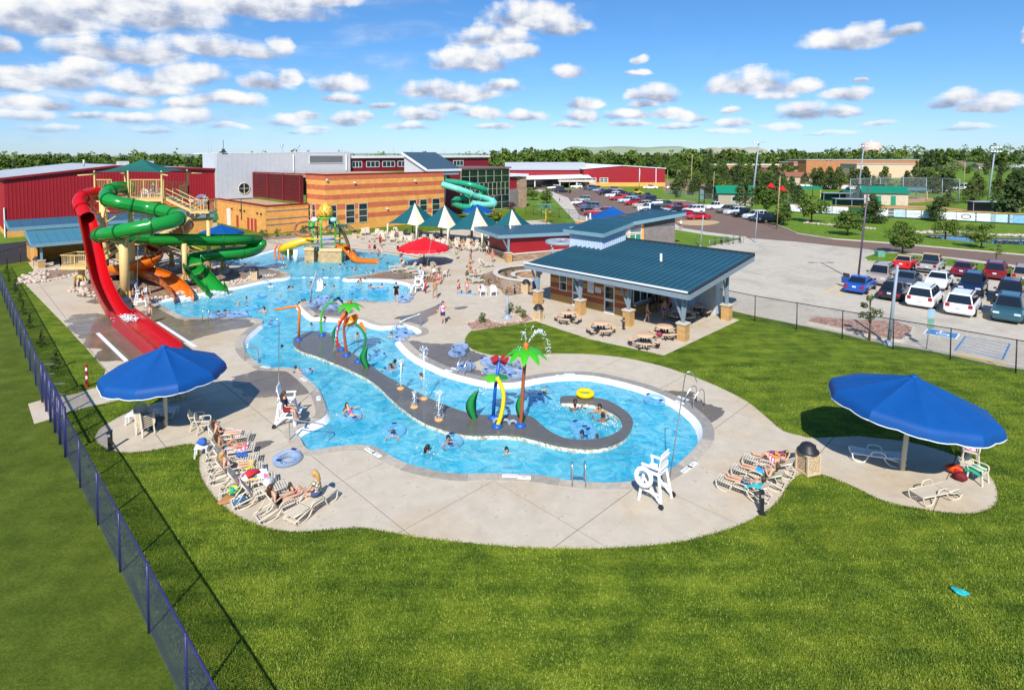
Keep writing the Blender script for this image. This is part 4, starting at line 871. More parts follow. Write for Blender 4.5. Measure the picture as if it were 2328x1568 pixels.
 # steel ring canopy beside the pavilion
rg=thing('ring_canopy','round grey steel ring canopy with crossed rafters beside the red bathhouse wall','canopy',G(1276,600));mb=MB();mb.torus((0,0,2.55),1.75,.12,32,6,flat=1.7);mb.build('rim',GREYM,rg)
for k in range(6):
 a_=pi*k/6;mb=MB();mb.bar((cos(a_)*1.7,sin(a_)*1.7,2.6),(-cos(a_)*1.7,-sin(a_)*1.7,2.62),.08,.14);mb.build('rafter',GREYM,rg)
for k in range(4):a_=pi/4+pi*k/2;mb=MB();mb.tube([(cos(a_)*1.5,sin(a_)*1.5,0),(cos(a_)*1.5,sin(a_)*1.5,2.5)],.07,8);mb.build('post',GREYM,rg)
# curved stone planter with a bench
def arc_wall(name,c,r0,r1,a0,a1,z0,z1,m,parent,n=18):
 mb=MB();P_=[]
 for i in range(n+1):
  a=a0+(a1-a0)*i/n;P_.append((cos(a),sin(a)))
 vs=[]
 for x,y in P_:vs+=[(c[0]+x*r0,c[1]+y*r0,z0),(c[0]+x*r1,c[1]+y*r1,z0),(c[0]+x*r1,c[1]+y*r1,z1),(c[0]+x*r0,c[1]+y*r0,z1)]
 fs=[]
 for i in range(n):
  a,b=4*i,4*i+4;fs+=[(a+1,b+1,b+2,a+2),(b,a,a+3,b+3),(a+3,a+2,b+2,b+3)]
 fs+=[(0,1,2,3),(4*n,4*n+3,4*n+2,4*n+1)]
 mb.add(vs,fs);return mb.build(name,m,parent)
pc=G(1213,642);pln=thing('stone_planter','curved stone planter wall with pale caps around a built-in bench','planter',pc)
arc_wall('inner_wall',(0,0),1.9,2.2,1.4,4.6,0,.75,STONEB,pln);arc_wall('cap',(0,0),1.84,2.28,1.4,4.6,.752,.84,cap_m,pln);arc_wall('cap',(0,0),3.54,4.02,1.3,4.75,.952,1.05,cap_m,pln)
arc_wall('planting_soil',(0,0),2.2,3.6,1.32,4.72,0,.66,MULCH,pln)
arc_wall('bench',(0,0),1.45,1.9,2.2,4.2,.4,.47,mat('bench_wood',(.45,.24,.09),.6,.2),pln)
SST=[mat('ledge_'+n_,c_,.9,.2,6,.4,20)for n_,c_ in(('buff',(.42,.29,.19)),('brown',(.30,.18,.11)),('grey',(.34,.29,.25)))]
arc_wall('mortar_core',(0,0),3.6,3.85,1.3,4.75,0,.95,mat('mortar_dark',(.12,.09,.07),.9),pln)
for r_ in range(7):
 a=1.3+R.uniform(0,.05);z=.02+r_*.132
 while a<4.72:
  w_=R.uniform(.09,.16);e_=min(a+w_,4.75);q=(a+e_)/2;rr=3.87+R.uniform(0,.04)
  mb=MB();mb.box((cos(q)*rr,sin(q)*rr,z+.064),(.12,(e_-a)*3.86-.02,.118),rz=q);mb.build('stone',R.choice(SST),pln);a=e_
  # open shelter on the far left
p1_,p3_=G(95,609.3),G(272,591);so=V((p1_.x,p1_.y,0))
sh=thing('picnic_shelter','open shelter with blue-teal seamed roof, tan block walls and slim posts by the red slide','building',so)
e0=-B45*.9+A45*.5;Ls=14.5;dv=-A45*6.2+UP*.95
seam_roof(sh,e0+UP*2.75,e0+B45*Ls+UP*2.75,dv,17,mat('blue_teal_roof',(.06,.19,.25),.35,.15,.5),.1,.05)
mb=MB();mb.bar(e0+UP*2.6,e0+B45*Ls+UP*2.6,.14,.36);mb.bar(e0+UP*2.6,e0+UP*2.6+dv,.12,.36);mb.build('fascia',TEALL,sh)
u0=e0-A45*6.2-B45*1.4
seam_roof(sh,u0+UP*4.15,u0+B45*22+UP*4.15,-A45*5+UP*.5,18,TEAL,.1,.05,'upper_roof_panel')
mb=MB();mb.bar(u0+UP*3.98+A45*.05,u0+B45*22+UP*3.98+A45*.05,.12,.42);mb.bar(u0+UP*3.98,u0+UP*4.48-A45*5,.12,.42);mb.build('upper_fascia',TEALL,sh)
wq=e0-A45*6.4+B45*.5
mb=MB();wallbox(mb,wq,wq+B45*20,.3,0,3.85,inward=-A45);wallbox(mb,wq-A45*.31,wq-A45*4.5,.3,0,3.85,inward=B45);wallbox(mb,wq+A45*.01,wq+A45*3.4,.3,0,3.1,inward=B45);mb.build('wall',TANB2,sh)
for k in range(3):
 p=B45*(7.25*k);mb=MB();mb.box(p+UP*.42,(.6,.6,.84),rz=pi/4);pl_=mb.build('pillar',PIL,sh);mb=MB();mb.box(p+UP*.87,(.7,.7,.06),rz=pi/4);mb.build('pillar_cap',cap_m,pl_)
 mb=MB();mb.box(p+UP*1.7,(.22,.22,1.62),rz=pi/4);mb.build('steel_post',TEALL,sh)
for k,s_ in enumerate((4.2,5.6,12.5)):
 mb=MB();c=u0+B45*(s_+4)-A45*1.5+UP*4.3;mb.lathe([(.2,0),(.2,.8),(.34,.82),(.34,.95),(0,1.1)],10,c);mb.build('roof_vent',STEEL,sh)
bl=None
for k,(s_,d_)in enumerate(((2.6,.2),(4.3,1.8),(7.8,.6))):
 b_=thing('bleacher',('white three-row bleacher at the front of the shelter','white three-row bleacher in the shade under the shelter roof','white three-row bleacher under the shelter beside the slide tower')[k],'bleacher',so+B45*(s_+1)-A45*(1+d_),-pi/4+pi/2,'bleachers in the shelter')
 for j in range(3):
  mb=MB();mb.box((0,j*.6,.4+j*.22),(3.2,.28,.05));mb.build('seat',WHITE,b_)
  mb=MB();mb.box((0,j*.6-.3,.2+j*.22),(3.2,.22,.04));mb.build('foot_board',WHITE,b_)
 for x in(-1.3,1.3):mb=MB();mb.bar((x,-.2,0),(x,1.3,.8),.06);mb.bar((x,1.2,0),(x,1.2,.8),.06);mb.build('frame',DKTRIM,b_)
 # small shed and plant boxes by the low wall
sp=G(462,527);shd=thing('garden_shed','small white shed with green shingle roof behind the green slide','shed',sp,pi/4)
mb=MB();mb.box((0,0,1),(3.6,2.2,2));mb.build('wall',CREAM,shd)
GSH=mat('green_shingle',(.03,.15,.05),.85,.25,6)
mb=MB();mb.add([(-2,-1.4,1.9),(2,-1.4,1.9),(2,-.9,2.9),(-2,-.9,2.9),(2,0,3.3),(-2,0,3.3),(2,.9,2.9),(-2,.9,2.9),(2,1.4,1.9),(-2,1.4,1.9)],[(0,1,2,3),(3,2,4,5),(5,4,6,7),(7,6,8,9)]);mb.add([(-1.8,-1.1,1.9),(-1.8,1.1,1.9),(-1.8,.8,2.85),(-1.8,0,3.2),(-1.8,-.8,2.85)],[(0,4,3,2,1)],1);mb.build('roof',[GSH,CREAM],shd)
mb=MB();mb.box((-1.82,0,.95),(.05,.9,1.8));mb.build('door',DKTRIM,shd)
for(u,v,lab,sz)in((455,493,'large white equipment box beside the red barn wall',1.9),(427,494,'small white equipment box with fan beside the red barn',1.2)):
 mb=MB();mb.box((0,0,sz/2+.1),(sz,1.1,sz));mb.box((0,0,.06),(sz+.1,1.2,.12));mb.box((0,0,sz+.13),(sz+.08,1.16,.06));one(mb,'equipment_box',CREAM,lab,'equipment box','equipment boxes by the barn',G(u,v),-pi/4)
 # WATERSLIDES
GRN=mat('green_fibreglass',(.010,.24,.030),.22,.06,.8,coat=.25);REDF=mat('red_fibreglass',(.47,.004,.007),.28,.05,.8,coat=.08);ORG=mat('orange_fibreglass',(.72,.16,.008),.24,.06,.8,coat=.25)
TEALF=mat('emerald_fibreglass',(.02,.30,.16),.25,.08);AQUA=mat('aqua_fibreglass',(.18,.60,.47),.25,.08);YELF=mat('yellow_fibreglass',(.78,.47,.01),.28,.08);GRND=mat('green_flange',(.006,.13,.02),.3,.05)
FOAM=mat('white_foam_water',(.8,.86,.9),.5,.15,9,.6,14)
def resample(path,step):
 P_=catmull(path,14,False);out=[P_[0]];acc=0
 for a,b in zip(P_,P_[1:]):
  acc+=(b-a).length
  if acc>=step:out.append(b);acc=0
 if(out[-1]-P_[-1]).length>step*.3:out.append(P_[-1])
 return out
def slide_sections(root,pts,r,m,seg=1.9,tube=True,step=.3,arc=(pi-.35,2*pi+.35),ringm=None):
 """a flume as bolted sections; each section and each joint ring is a part"""
 o=root.location;P_=[p-o for p in resample(pts,step)];k=max(2,int(seg/step));i=0;first=True
 while i<len(P_)-1:
  j=min(i+k,len(P_)-1)
  if len(P_)-1-j<k//2:j=len(P_)-1
  q=P_[i:j+1]
  if tube:MB().tube(q,r,18,False).build('tube_section',m,root)
  else:
   mb=MB();mb.tube(q,r,12,arc=arc);mb.tube(q,r+.05,12,arc=arc);nn=13;c=len(q)
   o2=c*nn
   for e_ in(0,12):
    for a_ in range(c-1):mb.f.append((a_*nn+e_,(a_+1)*nn+e_,o2+(a_+1)*nn+e_,o2+a_*nn+e_));mb.m.append(0);mb.s.append(False)
   mb.build('chute_section',m,root)
  if tube and len(q)>2:
   sm=MB();sm.tube([a_+((P_[min(i+x+1,len(P_)-1)]-P_[max(0,i+x-1)]).cross(UP)).normalized()*r*s_*.99 for x,a_ in enumerate(q)for s_ in(1,)],.035,5,False);sm.build('seam_strip',ringm or m,root)
  if not first or tube:
   d=(P_[min(i+1,len(P_)-1)]-P_[i]).normalized()*.06
   mb=MB();mb.tube([P_[i]-d,P_[i]+d],r+.09,18,False,arc=None if tube else arc,sm=False)
   if tube:mb.tube([P_[i]-d,P_[i]-d*.99],[r,r+.09],18,False,sm=False);mb.tube([P_[i]+d*.99,P_[i]+d],[r+.09,r],18,False,sm=False)
   mb.build('joint_ring',ringm or m,root)
  first=False;i=j
 return P_
GS=[(292,428,58,0),(264,427,56.2,0),(243,440,54.5,0),(245,453,53,0),(268,461,52.6,0),(300,467,53,0),(345,475,53.6,0),(385,483,53,0),(408,492,51.4,0),(398,501,49.8,0),(372,508,49,0),(340,514,48.4,0),(290,523,48,0),(250,531,48.4,0),(229,534,49.8,0),(228,535,51.6,0),(250,536,53.4,0),(300,538,55,0),(345,540,56,0)]
GC=[(345,540,56,0),(420,540,57,0),(500,540.5,58.6,0),(550,539,60,0),(578,541,61.8,0),(588,549,62.4,0),(582,561,61.4,0),(555,570,60,0),(505,575,58.8,0),(465,579,58.2,0),(441,587,57.4,0),(436,598,56.2,0),(444,612,54.6,0),(464,632,53,0),(489,659,51.6,0)]
def dpts(L_):return[D(u,v,y)for u,v,y,_ in L_]
gs=thing('green_waterslide','long green waterslide, closed tube above and open half-pipe below, winding into the pool','waterslide',G(300,640))
slide_sections(gs,dpts(GS),.60,GRN,2.1,ringm=GRND);slide_sections(gs,dpts(GC),.78,GRN,2.2,False,ringm=GRN)
mb=MB();e_=D(489,659,51.6)-gs.location;ax=(D(489,659,51.6)-D(464,632,53));ax.z=0;ax.normalize();sd_=V((-ax.y,ax.x,0))
for s_ in(-1,1):mb.slab4(e_+sd_*s_*.78-UP*.2,e_+sd_*s_*.78+ax*.9-UP*.6,e_+sd_*s_*.78+ax*.9+UP*.1,e_+sd_*s_*.78+UP*.75,.08)
mb.build('splash_wing',GRN,gs)
rs=thing('red_waterslide','tall red speed slide, tube at the top, dropping to a long straight runout channel','waterslide',G(243,690))
RT=[(226,437,57.5,0),(205,441,56.6,0),(186,449,55.4,0),(181,461,54.6,0),(189,478,54,0),(198,494,53.4,0)]
slide_sections(rs,dpts(RT),.58,REDF,1.9)
RC=[(197,492,53.5,0),(204,520,52.8,0),(214,568,51,0),(226,625,48.5,0),(243,668,46,0),(264,705,43.3,0),(282,721,41.9,0)]
slide_sections(rs,dpts(RC),.64,REDF,2.3,False,arc=(pi-.45,2*pi+.45))
r0=D(282,721,41.9)-rs.location;r1=G(384,806,.45)-rs.location;rd=(r1-r0);rd.z=0;Lr=rd.length;rd.normalize();rn=V((-rd.y,rd.x,0));zb=.42;k=0
WATR=mat('red_film_water',(.50,.012,.015),.12,.3,3,.9,9)
while k*2.4<Lr:
 a=V((r0.x,r0.y,0))+rd*(k*2.4-.35);b=V((r0.x,r0.y,0))+rd*min(Lr,k*2.4+2.37-.3);mb=MB()
 for s_ in(-1,1):
  for w_,z0_,z1_ in((.72,.0,1.0),):wallbox(mb,a+rn*s_*w_,b+rn*s_*w_,.07,z0_ if s_<2 else.3,z1_,inward=-rn*s_)
  mb.bar(a+rn*s_*.72+UP*1.0,b+rn*s_*.72+UP*1.0,.16,.06)
 mb.slab4(a+rn*-.67+UP*zb,b+rn*-.67+UP*zb,b+rn*.67+UP*zb,a+rn*.67+UP*zb,.06,1)
 mb.build('runout_section',[REDF,WATR],rs);k+=1
mb=MB();c=V((r0.x,r0.y,.5))+rd*.4
for q in range(420):k_=R.random();mb.ball(c+rd*(1.9*k_-.7)+rn*R.gauss(0,.3)+UP*abs(R.gauss(0,.1)),(R.uniform(.02,.09),R.uniform(.02,.05),R.uniform(.01,.03)),5,3)
stuff(mb.build('splash',FOAM,rs))
os_=thing('orange_waterslide','orange waterslide with closed tube behind and an open chute curling into the pool','waterslide',G(330,640))
slide_sections(os_,dpts([(300,452,63,0),(345,462,65.5,0),(395,478,67,0),(424,502,66,0),(420,520,64,0),(395,535,62.5,0),(362,550,61,0),(348,562,60,0)]),.60,ORG,1.9)
slide_sections(os_,dpts([(348,562,60,0),(352,574,58.4,0),(346,586,57,0),(322,596,56,0),(285,604,55.6,0),(258,609,56.4,0),(262,612,58,0),(292,613,58,0),(330,616,56.4,0),(362,625,54.4,0),(390,641,52.4,0),(409,661,50.2,0),(420,681,48.7,0)]),.74,ORG,2.0,False)
def splash(root_or_none,c,r,h,nme,lab,cat='splash'):
 mb=MB()
 for q in range(420):
  a,d=R.uniform(0,2*pi),R.random()*r;mb.ball(c+V((cos(a)*d,sin(a)*d,R.random()*h*(1-d/r*.8))),(R.uniform(.02,.08),R.uniform(.02,.08),R.uniform(.012,.035)),5,3)
 o=mb.build(nme,FOAM);return tag(o,lab,cat,'white splashes below the slides','stuff')
splash(None,G(432,681,WL),.9,.25,'splash','white splash where the orange slide meets the pool')
splash(None,G(496,672,WL),1.2,.45,'splash','white splash where the green slide meets the pool')
# slide tower: columns, platform, rails, stair, canopy
tw=thing('slide_tower','tan steel slide tower with railed platform, stair and fat round columns','slide tower',G(285,640));O=tw.location.copy()
PLAT=8.2
def column(u,v,r,top,base=True):
 p=G(u,v)-O;p=V((p.x,p.y,0));mb=MB();mb.tube([p,p+UP*top],r,18);c=mb.build('column',TANM,tw)
 if base:
  mb=MB();mb.lathe([(r+.28,-.1),(r+.28,.42),(0,.42)],18,p);mb.build('footing',cap_m,c)
  mb=MB()
  for k in range(8):a=k*pi/4;mb.bar(p+V((cos(a),sin(a),0))*(r+.1)+UP*.42,p+V((cos(a),sin(a),0))*(r-.02)+UP*.85,.05,.14)
  mb.build('gusset',TANM,c)
 return p
pA=column(285,684,.36,6.0);pB=column(240,640,.34,8.0);pC=column(302,645,.25,8.0);pD=column(391,614,.22,5.2);pE=column(421,644,.22,3.9);pF=column(508,622,.22,3.2);pG_=column(186,648,.28,1.75);pH=column(302,610,.26,8.0);pI=column(345,618,.25,8.0)
def arm(p,u,v,y,drop=.65):
 q=D(u,v,y)-O-UP*drop;mb=MB();z=q.z-.15
 mb.bar(V((p.x,p.y,z)),q,.14);mb.bar(V((p.x,p.y,z-1.3)),(V((p.x,p.y,z))+q)/2+(q-V((p.x,p.y,z)))*.2,.1);mb.build('support_arm',TANM,tw)
for a in((pB,245,453,53),(pB,190,470,54.2),(pB,300,467,53),(pA,340,514,48.4),(pA,250,531,48.4),(pA,290,523,48),(pD,420,540,57),(pD,362,550,61),(pE,441,587,57.4),(pE,410,494,51.4),(pE,505,575,58.8),(pF,550,539,60),(pF,555,570,60),(pC,285,604,55.6),(pC,345,475,53.6)):arm(*a)
for a,b in((8.0,6.9),(6.6,5.4)):
 mb=MB();mb.bar(pB+UP*a-V((1.9,0,0)),pB+UP*a,.12);mb.bar(pB+UP*a-V((1.8,0,0)),pB+UP*(b-.3),.1);mb.build('support_arm',TANM,tw)
X0,X1,Y0,Y1=-41.8-O.x,-34.9-O.x,57.2-O.y,61.6-O.y
mb=MB();mb.box(((X0+X1)/2,(Y0+Y1)/2,PLAT-.15),(X1-X0,Y1-Y0,.3));mb.build('platform',TANM,tw)
def rail(p,q,h=1.15,n=None,name='railing'):
 p,q=V(p),V(q);L_=(q-p).length;n=n or max(2,int(L_/.16));mb=MB()
 mb.bar(p+UP*h,q+UP*h,.07);mb.bar(p+UP*.12,q+UP*.12,.05)
 for k in range(n+1):c=p.lerp(q,k/n);w_=.07 if k%8==0 or k==n else.022;mb.bar(c+UP*.05,c+UP*h,w_)
 return mb.build(name,TANM,tw)
zt=UP*PLAT
rail(V((X0,Y0,0))+zt,V((X0+1.7,Y0,0))+zt,1.9);rail(V((X0+3.6,Y0,0))+zt,V((X1,Y0,0))+zt,1.9);rail(V((X0,Y0,0))+zt,V((X0,Y1,0))+zt,1.5);rail(V((X0,Y1,0))+zt,V((X1,Y1,0))+zt,1.5);rail(V((X1,Y1,0))+zt,V((X1,Y1-1.6,0))+zt)
cpost=[(X0+.1,Y0-.1),(X0+3.45,Y0-.1),(X1-.1,Y0-.1),(X0+.1,Y1),(X1-.1,Y1)]
for x,y in cpost:mb=MB();mb.bar((x,y,PLAT-.5),(x,y,11.0),.14);mb.build('canopy_post',TANM,tw)
cs=thing('shade_canopy','dark teal pyramid shade canopy over the slide tower platform','shade canopy',(O.x+(X0+X1)/2,O.y+(Y0+Y1)/2,0));cs_hw,cs_hd=(X1-X0)/2+.25,(Y1-Y0)/2+.4
CNV=mat('teal_canvas',(.006,.10,.082),.75,.1,1.5,.2,60)
apx=V((0,0,12.15));cor=[V((-cs_hw,-cs_hd,10.8)),V((cs_hw,-cs_hd,10.8)),V((cs_hw,cs_hd,10.8)),V((-cs_hw,cs_hd,10.8))]
def sail(apex,a,b,sag,n=8,edge=.0):
 """stretched cloth between an apex and two corners, hollow like a tensioned sail"""
 mb=MB();vs=[];idx={}
 for i in range(n+1):
  for j in range(n+1-i):
   s_,t_=i/n,j/n;k_=1-s_-t_;p=apex*k_+a*s_+b*t_
   f=s_*t_*4;p=p-UP*(sag*(1-k_)*k_*3)+UP*(f*edge)+(apex-(a+b)/2)*V((1,1,0)).x*0
   m_=(a+b)/2;inw=V((apex.x-m_.x,apex.y-m_.y,0));p=p+inw*(f*.10)
   idx[i,j]=len(vs);vs.append(p)
 fs=[]
 for i in range(n):
  for j in range(n-i):
   fs.append((idx[i,j],idx[i+1,j],idx[i,j+1]))
   if j<n-i-1:fs.append((idx[i+1,j],idx[i+1,j+1],idx[i,j+1]))
 mb.add(vs,fs,0,False);return mb
for i in range(4):sail(apx,cor[i],cor[(i+1)%4],.28,edge=.12).build('canopy_panel',CNV,cs)
for i in range(4):
 dd=V((cor[i].x,cor[i].y,0)).normalized();mb=MB();mb.tube([cor[i]-dd*.8-UP*.15,cor[i]+dd*.9-UP*.25],.06,8);mb.build('corner_arm',TANM,cs)
 # stairs down behind, with a landing on the right and a low landing by the red slide
def stair(p,q,wd=1.3,n=None):
 p,q=V(p),V(q);n=n or int(abs(p.z-q.z)/.19);d=q-p;h=V((d.x,d.y,0)).normalized();s_=V((-h.y,h.x,0));mb=MB()
 for k in range(n):c=p.lerp(q,(k+.5)/n);mb.box(c,(.32,wd,.05),M_=Matrix((h,s_,UP)).transposed())
 mb.build('stair_treads',mat('pale_grating',(.6,.6,.56),.6),tw)
 for e_ in(-1,1):
  mb=MB();mb.bar(p+s_*e_*wd/2,q+s_*e_*wd/2,.06,.28)
  mb.bar(p+s_*e_*wd/2+UP*1.05,q+s_*e_*wd/2+UP*1.05,.06);mb.bar(p+s_*e_*wd/2+UP*.6,q+s_*e_*wd/2+UP*.6,.04)
  for k in range(0,n+1,4):c=p.lerp(q,k/n)+s_*e_*wd/2;mb.bar(c,c+UP*1.05,.05)
  mb.build('stair_side',TANM,tw)
LD=V((X1+2.6,Y0+.9,6.9))
stair((X1,Y0+.9,PLAT-.05),LD)
mb=MB();mb.box(LD+V((.9,0,-.1)),(1.9,1.7,.2));mb.build('landing',TANM,tw)
rail(LD+V((0,-.8,0)),LD+V((1.8,-.8,0)));rail(LD+V((1.8,-.8,0)),LD+V((1.8,.8,0)))
mb=MB();c=LD+V((1.2,.2,-.2));mb.tube([c,V((c.x,c.y,0))],.18,10);mb.build('column',TANM,tw)
stair(LD+V((.3,1.2,-.1)),LD+V((-5.6,1.2,-3.4)));stair(LD+V((-6.4,2.4,-3.5)),LD+V((-1.0,2.4,-5.6)))
mb=MB();mb.box(LD+V((-6.6,1.8,-3.5)),(1.8,2.6,.18));mb.build('landing',TANM,tw)
lz=pG_+UP*1.85;mb=MB();mb.box(lz,(2.4,2.0,.3));mb.build('low_landing',TANM,tw)
for a,b in(((-1.2,-1),(1.2,-1)),((-1.2,-1),(-1.2,1)),((-1.2,1),(.2,1))):rail(lz+V((a[0],a[1],.12)),lz+V((b[0],b[1],.12)),1.1)
stair(lz+V((1.1,.2,.1)),lz+V((4.4,2.2,2.6)),1.2);stair(lz+V((.8,.9,-.1)),lz+V((2.9,3.4,-1.8)),1.2)
# the two tubes on the atrium side
ts=thing('indoor_loop_slides','emerald and aqua tube slides looping outside the glass atrium','waterslide',G(1060,478))
slide_sections(ts,dpts([(1010,412,111,0),(1040,415,109,0),(1072,421,108,0),(1098,430,109,0),(1104,437,111,0),(1090,444,113,0),(1060,448,113,0),(1035,455,111,0),(1033,463,108,0),(1052,470,105,0),(1075,472,104,0)]),.54,TEALF,2.6)
slide_sections(ts,dpts([(1008,420,105,0),(1035,428,104,0),(1062,437,104.6,0),(1080,446,106,0),(1100,450,107.5,0),(1120,457,108,0),(1122,464,106,0),(1100,466,104,0),(1072,462,103,0)]),.56,AQUA,2.6)
for u,v,tp in((1022,480,424),(1056,478,448),(1075,476,442),(1092,478,455)):
 p=G(u,v)-ts.location;p=V((p.x,p.y,0));mb=MB();mb.tube([p,p+UP*(CAMH-(tp-HORIZ)*(p.y+ts.location.y)/FPX)],.2,10);mb.build('column',TANM,ts)
 # POOL PLAY STRUCTURE
pp=G(742,589);ps=thing('water_play_structure','water play structure with giant golden egg, palm tree, posts, nets and two small slides','play structure',(pp.x,pp.y,WL));
GP=mat('lime_green_pipe',(.10,.42,.03),.35,.08);BRK=mat('bark_brown',(.16,.08,.04),.8,.3,4,.5,8);ROCK=mat('sandstone_rock',(.48,.33,.17),.85,.3,2.5,.8,5)
m_=bpy.data.materials.new('golden_egg');m_.use_nodes=True;t=NT(m_.node_tree);b=t.n['Principled BSDF'];tc=t.add('ShaderNodeTexCoord').outputs['Object']
eg=t.mix(t.smooth(t.noise(tc,3.5,3,.6),.5,.6),(.80,.47,.04),(.42,.20,.02));cr=t.voro(tc,.9,'DISTANCE_TO_EDGE');t.put(b.inputs['Base Color'],t.mix(t.smooth(cr,.0,.03),(.10,.06,.02),eg));b.inputs['Roughness'].default_value=.35;EGG=m_
mb=MB();mb.lathe([(0,0),(.5,.03),(.82,.35),(.88,.75),(.78,1.2),(.52,1.6),(.28,1.78),(0,1.85)],22,(0,0,5.15));mb.build('giant_egg',EGG,ps)
mb=MB();mb.torus((0,0,5.2),.85,.11,24,8);mb.build('egg_ring',GP,ps)
post_xy=[(-1.35,-.75),(-.2,-1.2),(1.35,-.75),(1.35,1.0),(-1.35,1.0)]
for x,y in post_xy:mb=MB();mb.tube([(x,y,0),(x,y,4.4),(x*.8,y*.8,5.05),(x*.5,y*.5,5.2)],.1,8);mb.build('post',GP,ps)
mb=MB();mb.box((0,0,1.95),(3.0,2.2,.15));mb.build('deck',mat('grey_deck',(.3,.28,.24),.7),ps)
mb=MB();
for c,s_ in(((1.0,-1.0,.65),(2.5,.8,1.5)),((-1.6,-.9,.7),(1.1,.9,1.6)),((-.6,.3,.6),(1.0,1.2,1.4))):mb.box(c,s_)
mb.build('rock_base',ROCK,ps);mb=MB();mb.box((1.0,-1.05,1.5),(2.7,.9,.35));mb.box((-1.6,-.95,1.6),(1.2,1.0,.3));mb.build('rock_cap',mat('sand_cap',(.66,.48,.24),.8),ps)
for p_,q_,m in(((-2.1,-1.1,2.75),(-.2,-1.25,2.75),YELF),((-.2,-1.25,2.7),(1.35,-.8,2.7),mat('blue_pipe',(.05,.24,.55),.35)),((1.35,-.8,2.75),(2.2,-.2,2.75),YELF)):mb=MB();mb.tube([p_,q_],.1,8);mb.build('water_trough',m,ps)
NETM=mat('grey_net',(.3,.33,.33),.8,.1)
for x0,y0,x1,y1 in((-1.35,-.75,-.2,-1.2),(-.2,-1.2,1.35,-.75),(1.35,-.75,1.35,1.0),(-2.1,-1.0,-1.35,-.75)):
 mb=MB();p_,q_=V((x0,y0,2.0)),V((x1,y1,2.0))
 for k in range(9):c=p_.lerp(q_,k/8);mb.bar(c,c+UP*.9,.02)
 for k in range(5):mb.bar(p_+UP*.2*k,q_+UP*.2*k,.02)
 mb.build('safety_net',NETM,ps)
def yslide(path,r,m,nme,wd=None):
 mb=MB();P_=catmull([V(p)for p in path],8,False);mb.tube(P_,r,10,arc=(pi-.3,2*pi+.3));mb.tube(P_,r+.04,10,arc=(pi-.3,2*pi+.3));return mb.build(nme,m,ps)
yslide([(1.6,-.4,2.0),(2.2,-.7,1.9),(3.2,-1.1,1.1),(4.0,-1.5,.45),(5.0,-1.7,.35),(6.6,-1.8,.3)],.42,ORG,'orange_slide')
mb=MB();P_=catmull([V(p)for p in((-1.6,-.4,2.5),(-2.4,-.6,2.45),(-3.6,-.9,2.1),(-4.6,-1.0,1.7),(-5.0,-.4,1.3),(-4.4,.4,.8))],8,False);mb.tube(P_,.48,14,False);mb.build('yellow_tube_slide',YELF,ps)
for x,y,h_ in((-4.1,-1.3,1.6),(-3.2,-1.3,1.5)):mb=MB();mb.tube([(x,y,0),(x,y,h_)],.28 if x>-4 else.09,10);mb.build('slide_post',WHITE,ps)
for k in range(3):mb=MB();x=-6.2+k*.42;mb.tube(catmull([V((x,.4,0)),V((x-.25,.5,1.0)),V((x+.1,.6,1.9))],6,False),[.1]*12+[.03],8);mb.build('water_cannon',ORG,ps)
def blade_leaf(mb,base,dirv,L_,wd,droop,mi=0,n=7,fold=.25):
 d=V((dirv[0],dirv[1],0)).normalized();s_=V((-d.y,d.x,0));el=dirv[2];vs=[];b=V(base)
 for i in range(n+1):
  t_=i/n;c=b+d*(L_*t_*(1-.15*droop*t_))+UP*(el*L_*t_-droop*L_*t_*t_);w_=wd*sin(pi*(t_*.88+.12))**.7
  vs+=[c+s_*w_-UP*w_*fold,c,c-s_*w_-UP*w_*fold]
 fs=[]
 for i in range(n):
  for j in(0,1):fs.append((3*i+j,3*i+j+1,3*i+j+4,3*i+j+3))
 mb.add(vs,fs,mi,True)
def frond(mb,base,d,L_,droop,nl=16,wl_=.35,mi=0):
 d=V(d);h=V((d.x,d.y,0)).normalized();s_=V((-h.y,h.x,0));prev=None
 for i in range(nl+1):
  t_=i/nl;c=V(base)+h*L_*t_+UP*(d.z*L_*t_-droop*L_*t_*t_)
  if prev is not None:
   l=wl_*(1-.6*t_)
   for e_ in(-1,1):mb.add([prev,c,c+s_*e_*l+h*l*.5-UP*l*.5],[(0,1,2)],mi)
  prev=c
FRD=mat('dusty_palm_frond',(.045,.10,.07),.6,.3,3);FRD2=mat('teal_palm_frond',(.10,.24,.20),.5,.2,3)
mb=MB();mb.tube(catmull([V((2.5,.3,0)),V((2.6,.3,1.6)),V((2.2,.2,3.0)),V((1.5,.1,4.1))],8,False),[.26-.005*k for k in range(25)],10);mb.build('palm_trunk',BRK,ps)
for k in range(14):mb=MB();a=k*2*pi/14;frond(mb,(1.45,.1,4.15),(cos(a),sin(a),.5),2.1,.75,14,.55);mb.build('palm_frond',FRD,ps)
for k in range(9):mb=MB();a=k*2*pi/9;frond(mb,(-1.9,.4,4.0),(cos(a),sin(a),.4),1.5,.7,12,.4);mb.build('palm_frond',FRD,ps)
mb=MB();mb.tube(catmull([V((-1.4,-.5,3.2)),V((-2.6,-.8,3.1)),V((-3.4,-.9,3.7)),V((-3.1,-.9,4.6)),V((-2.0,-.8,4.9)),V((-1.2,-.6,4.7))],6,False),.16,8);mb.build('dinosaur_tail',mat('terracotta',(.40,.15,.07),.7,.3,3),ps)
for sgn in(-1,1):mb=MB();mb.ball((sgn*1.15,-.7,5.0),(.42,.35,.3),10,6);mb.build('tipping_bucket',(WHITE if sgn<0 else mat('sky_bucket',(.35,.6,.7),.4)),ps)
mb=MB();blade_leaf(mb,(1.9,-1.2,2.35),(1,-.2,.05),1.3,.35,.1);mb.tube([(2.3,-1.25,0),(2.3,-1.25,2.3)],.07,8);mb.build('lily_pad_sprayer',mat('leaf_green',(.02,.34,.05),.4),ps)
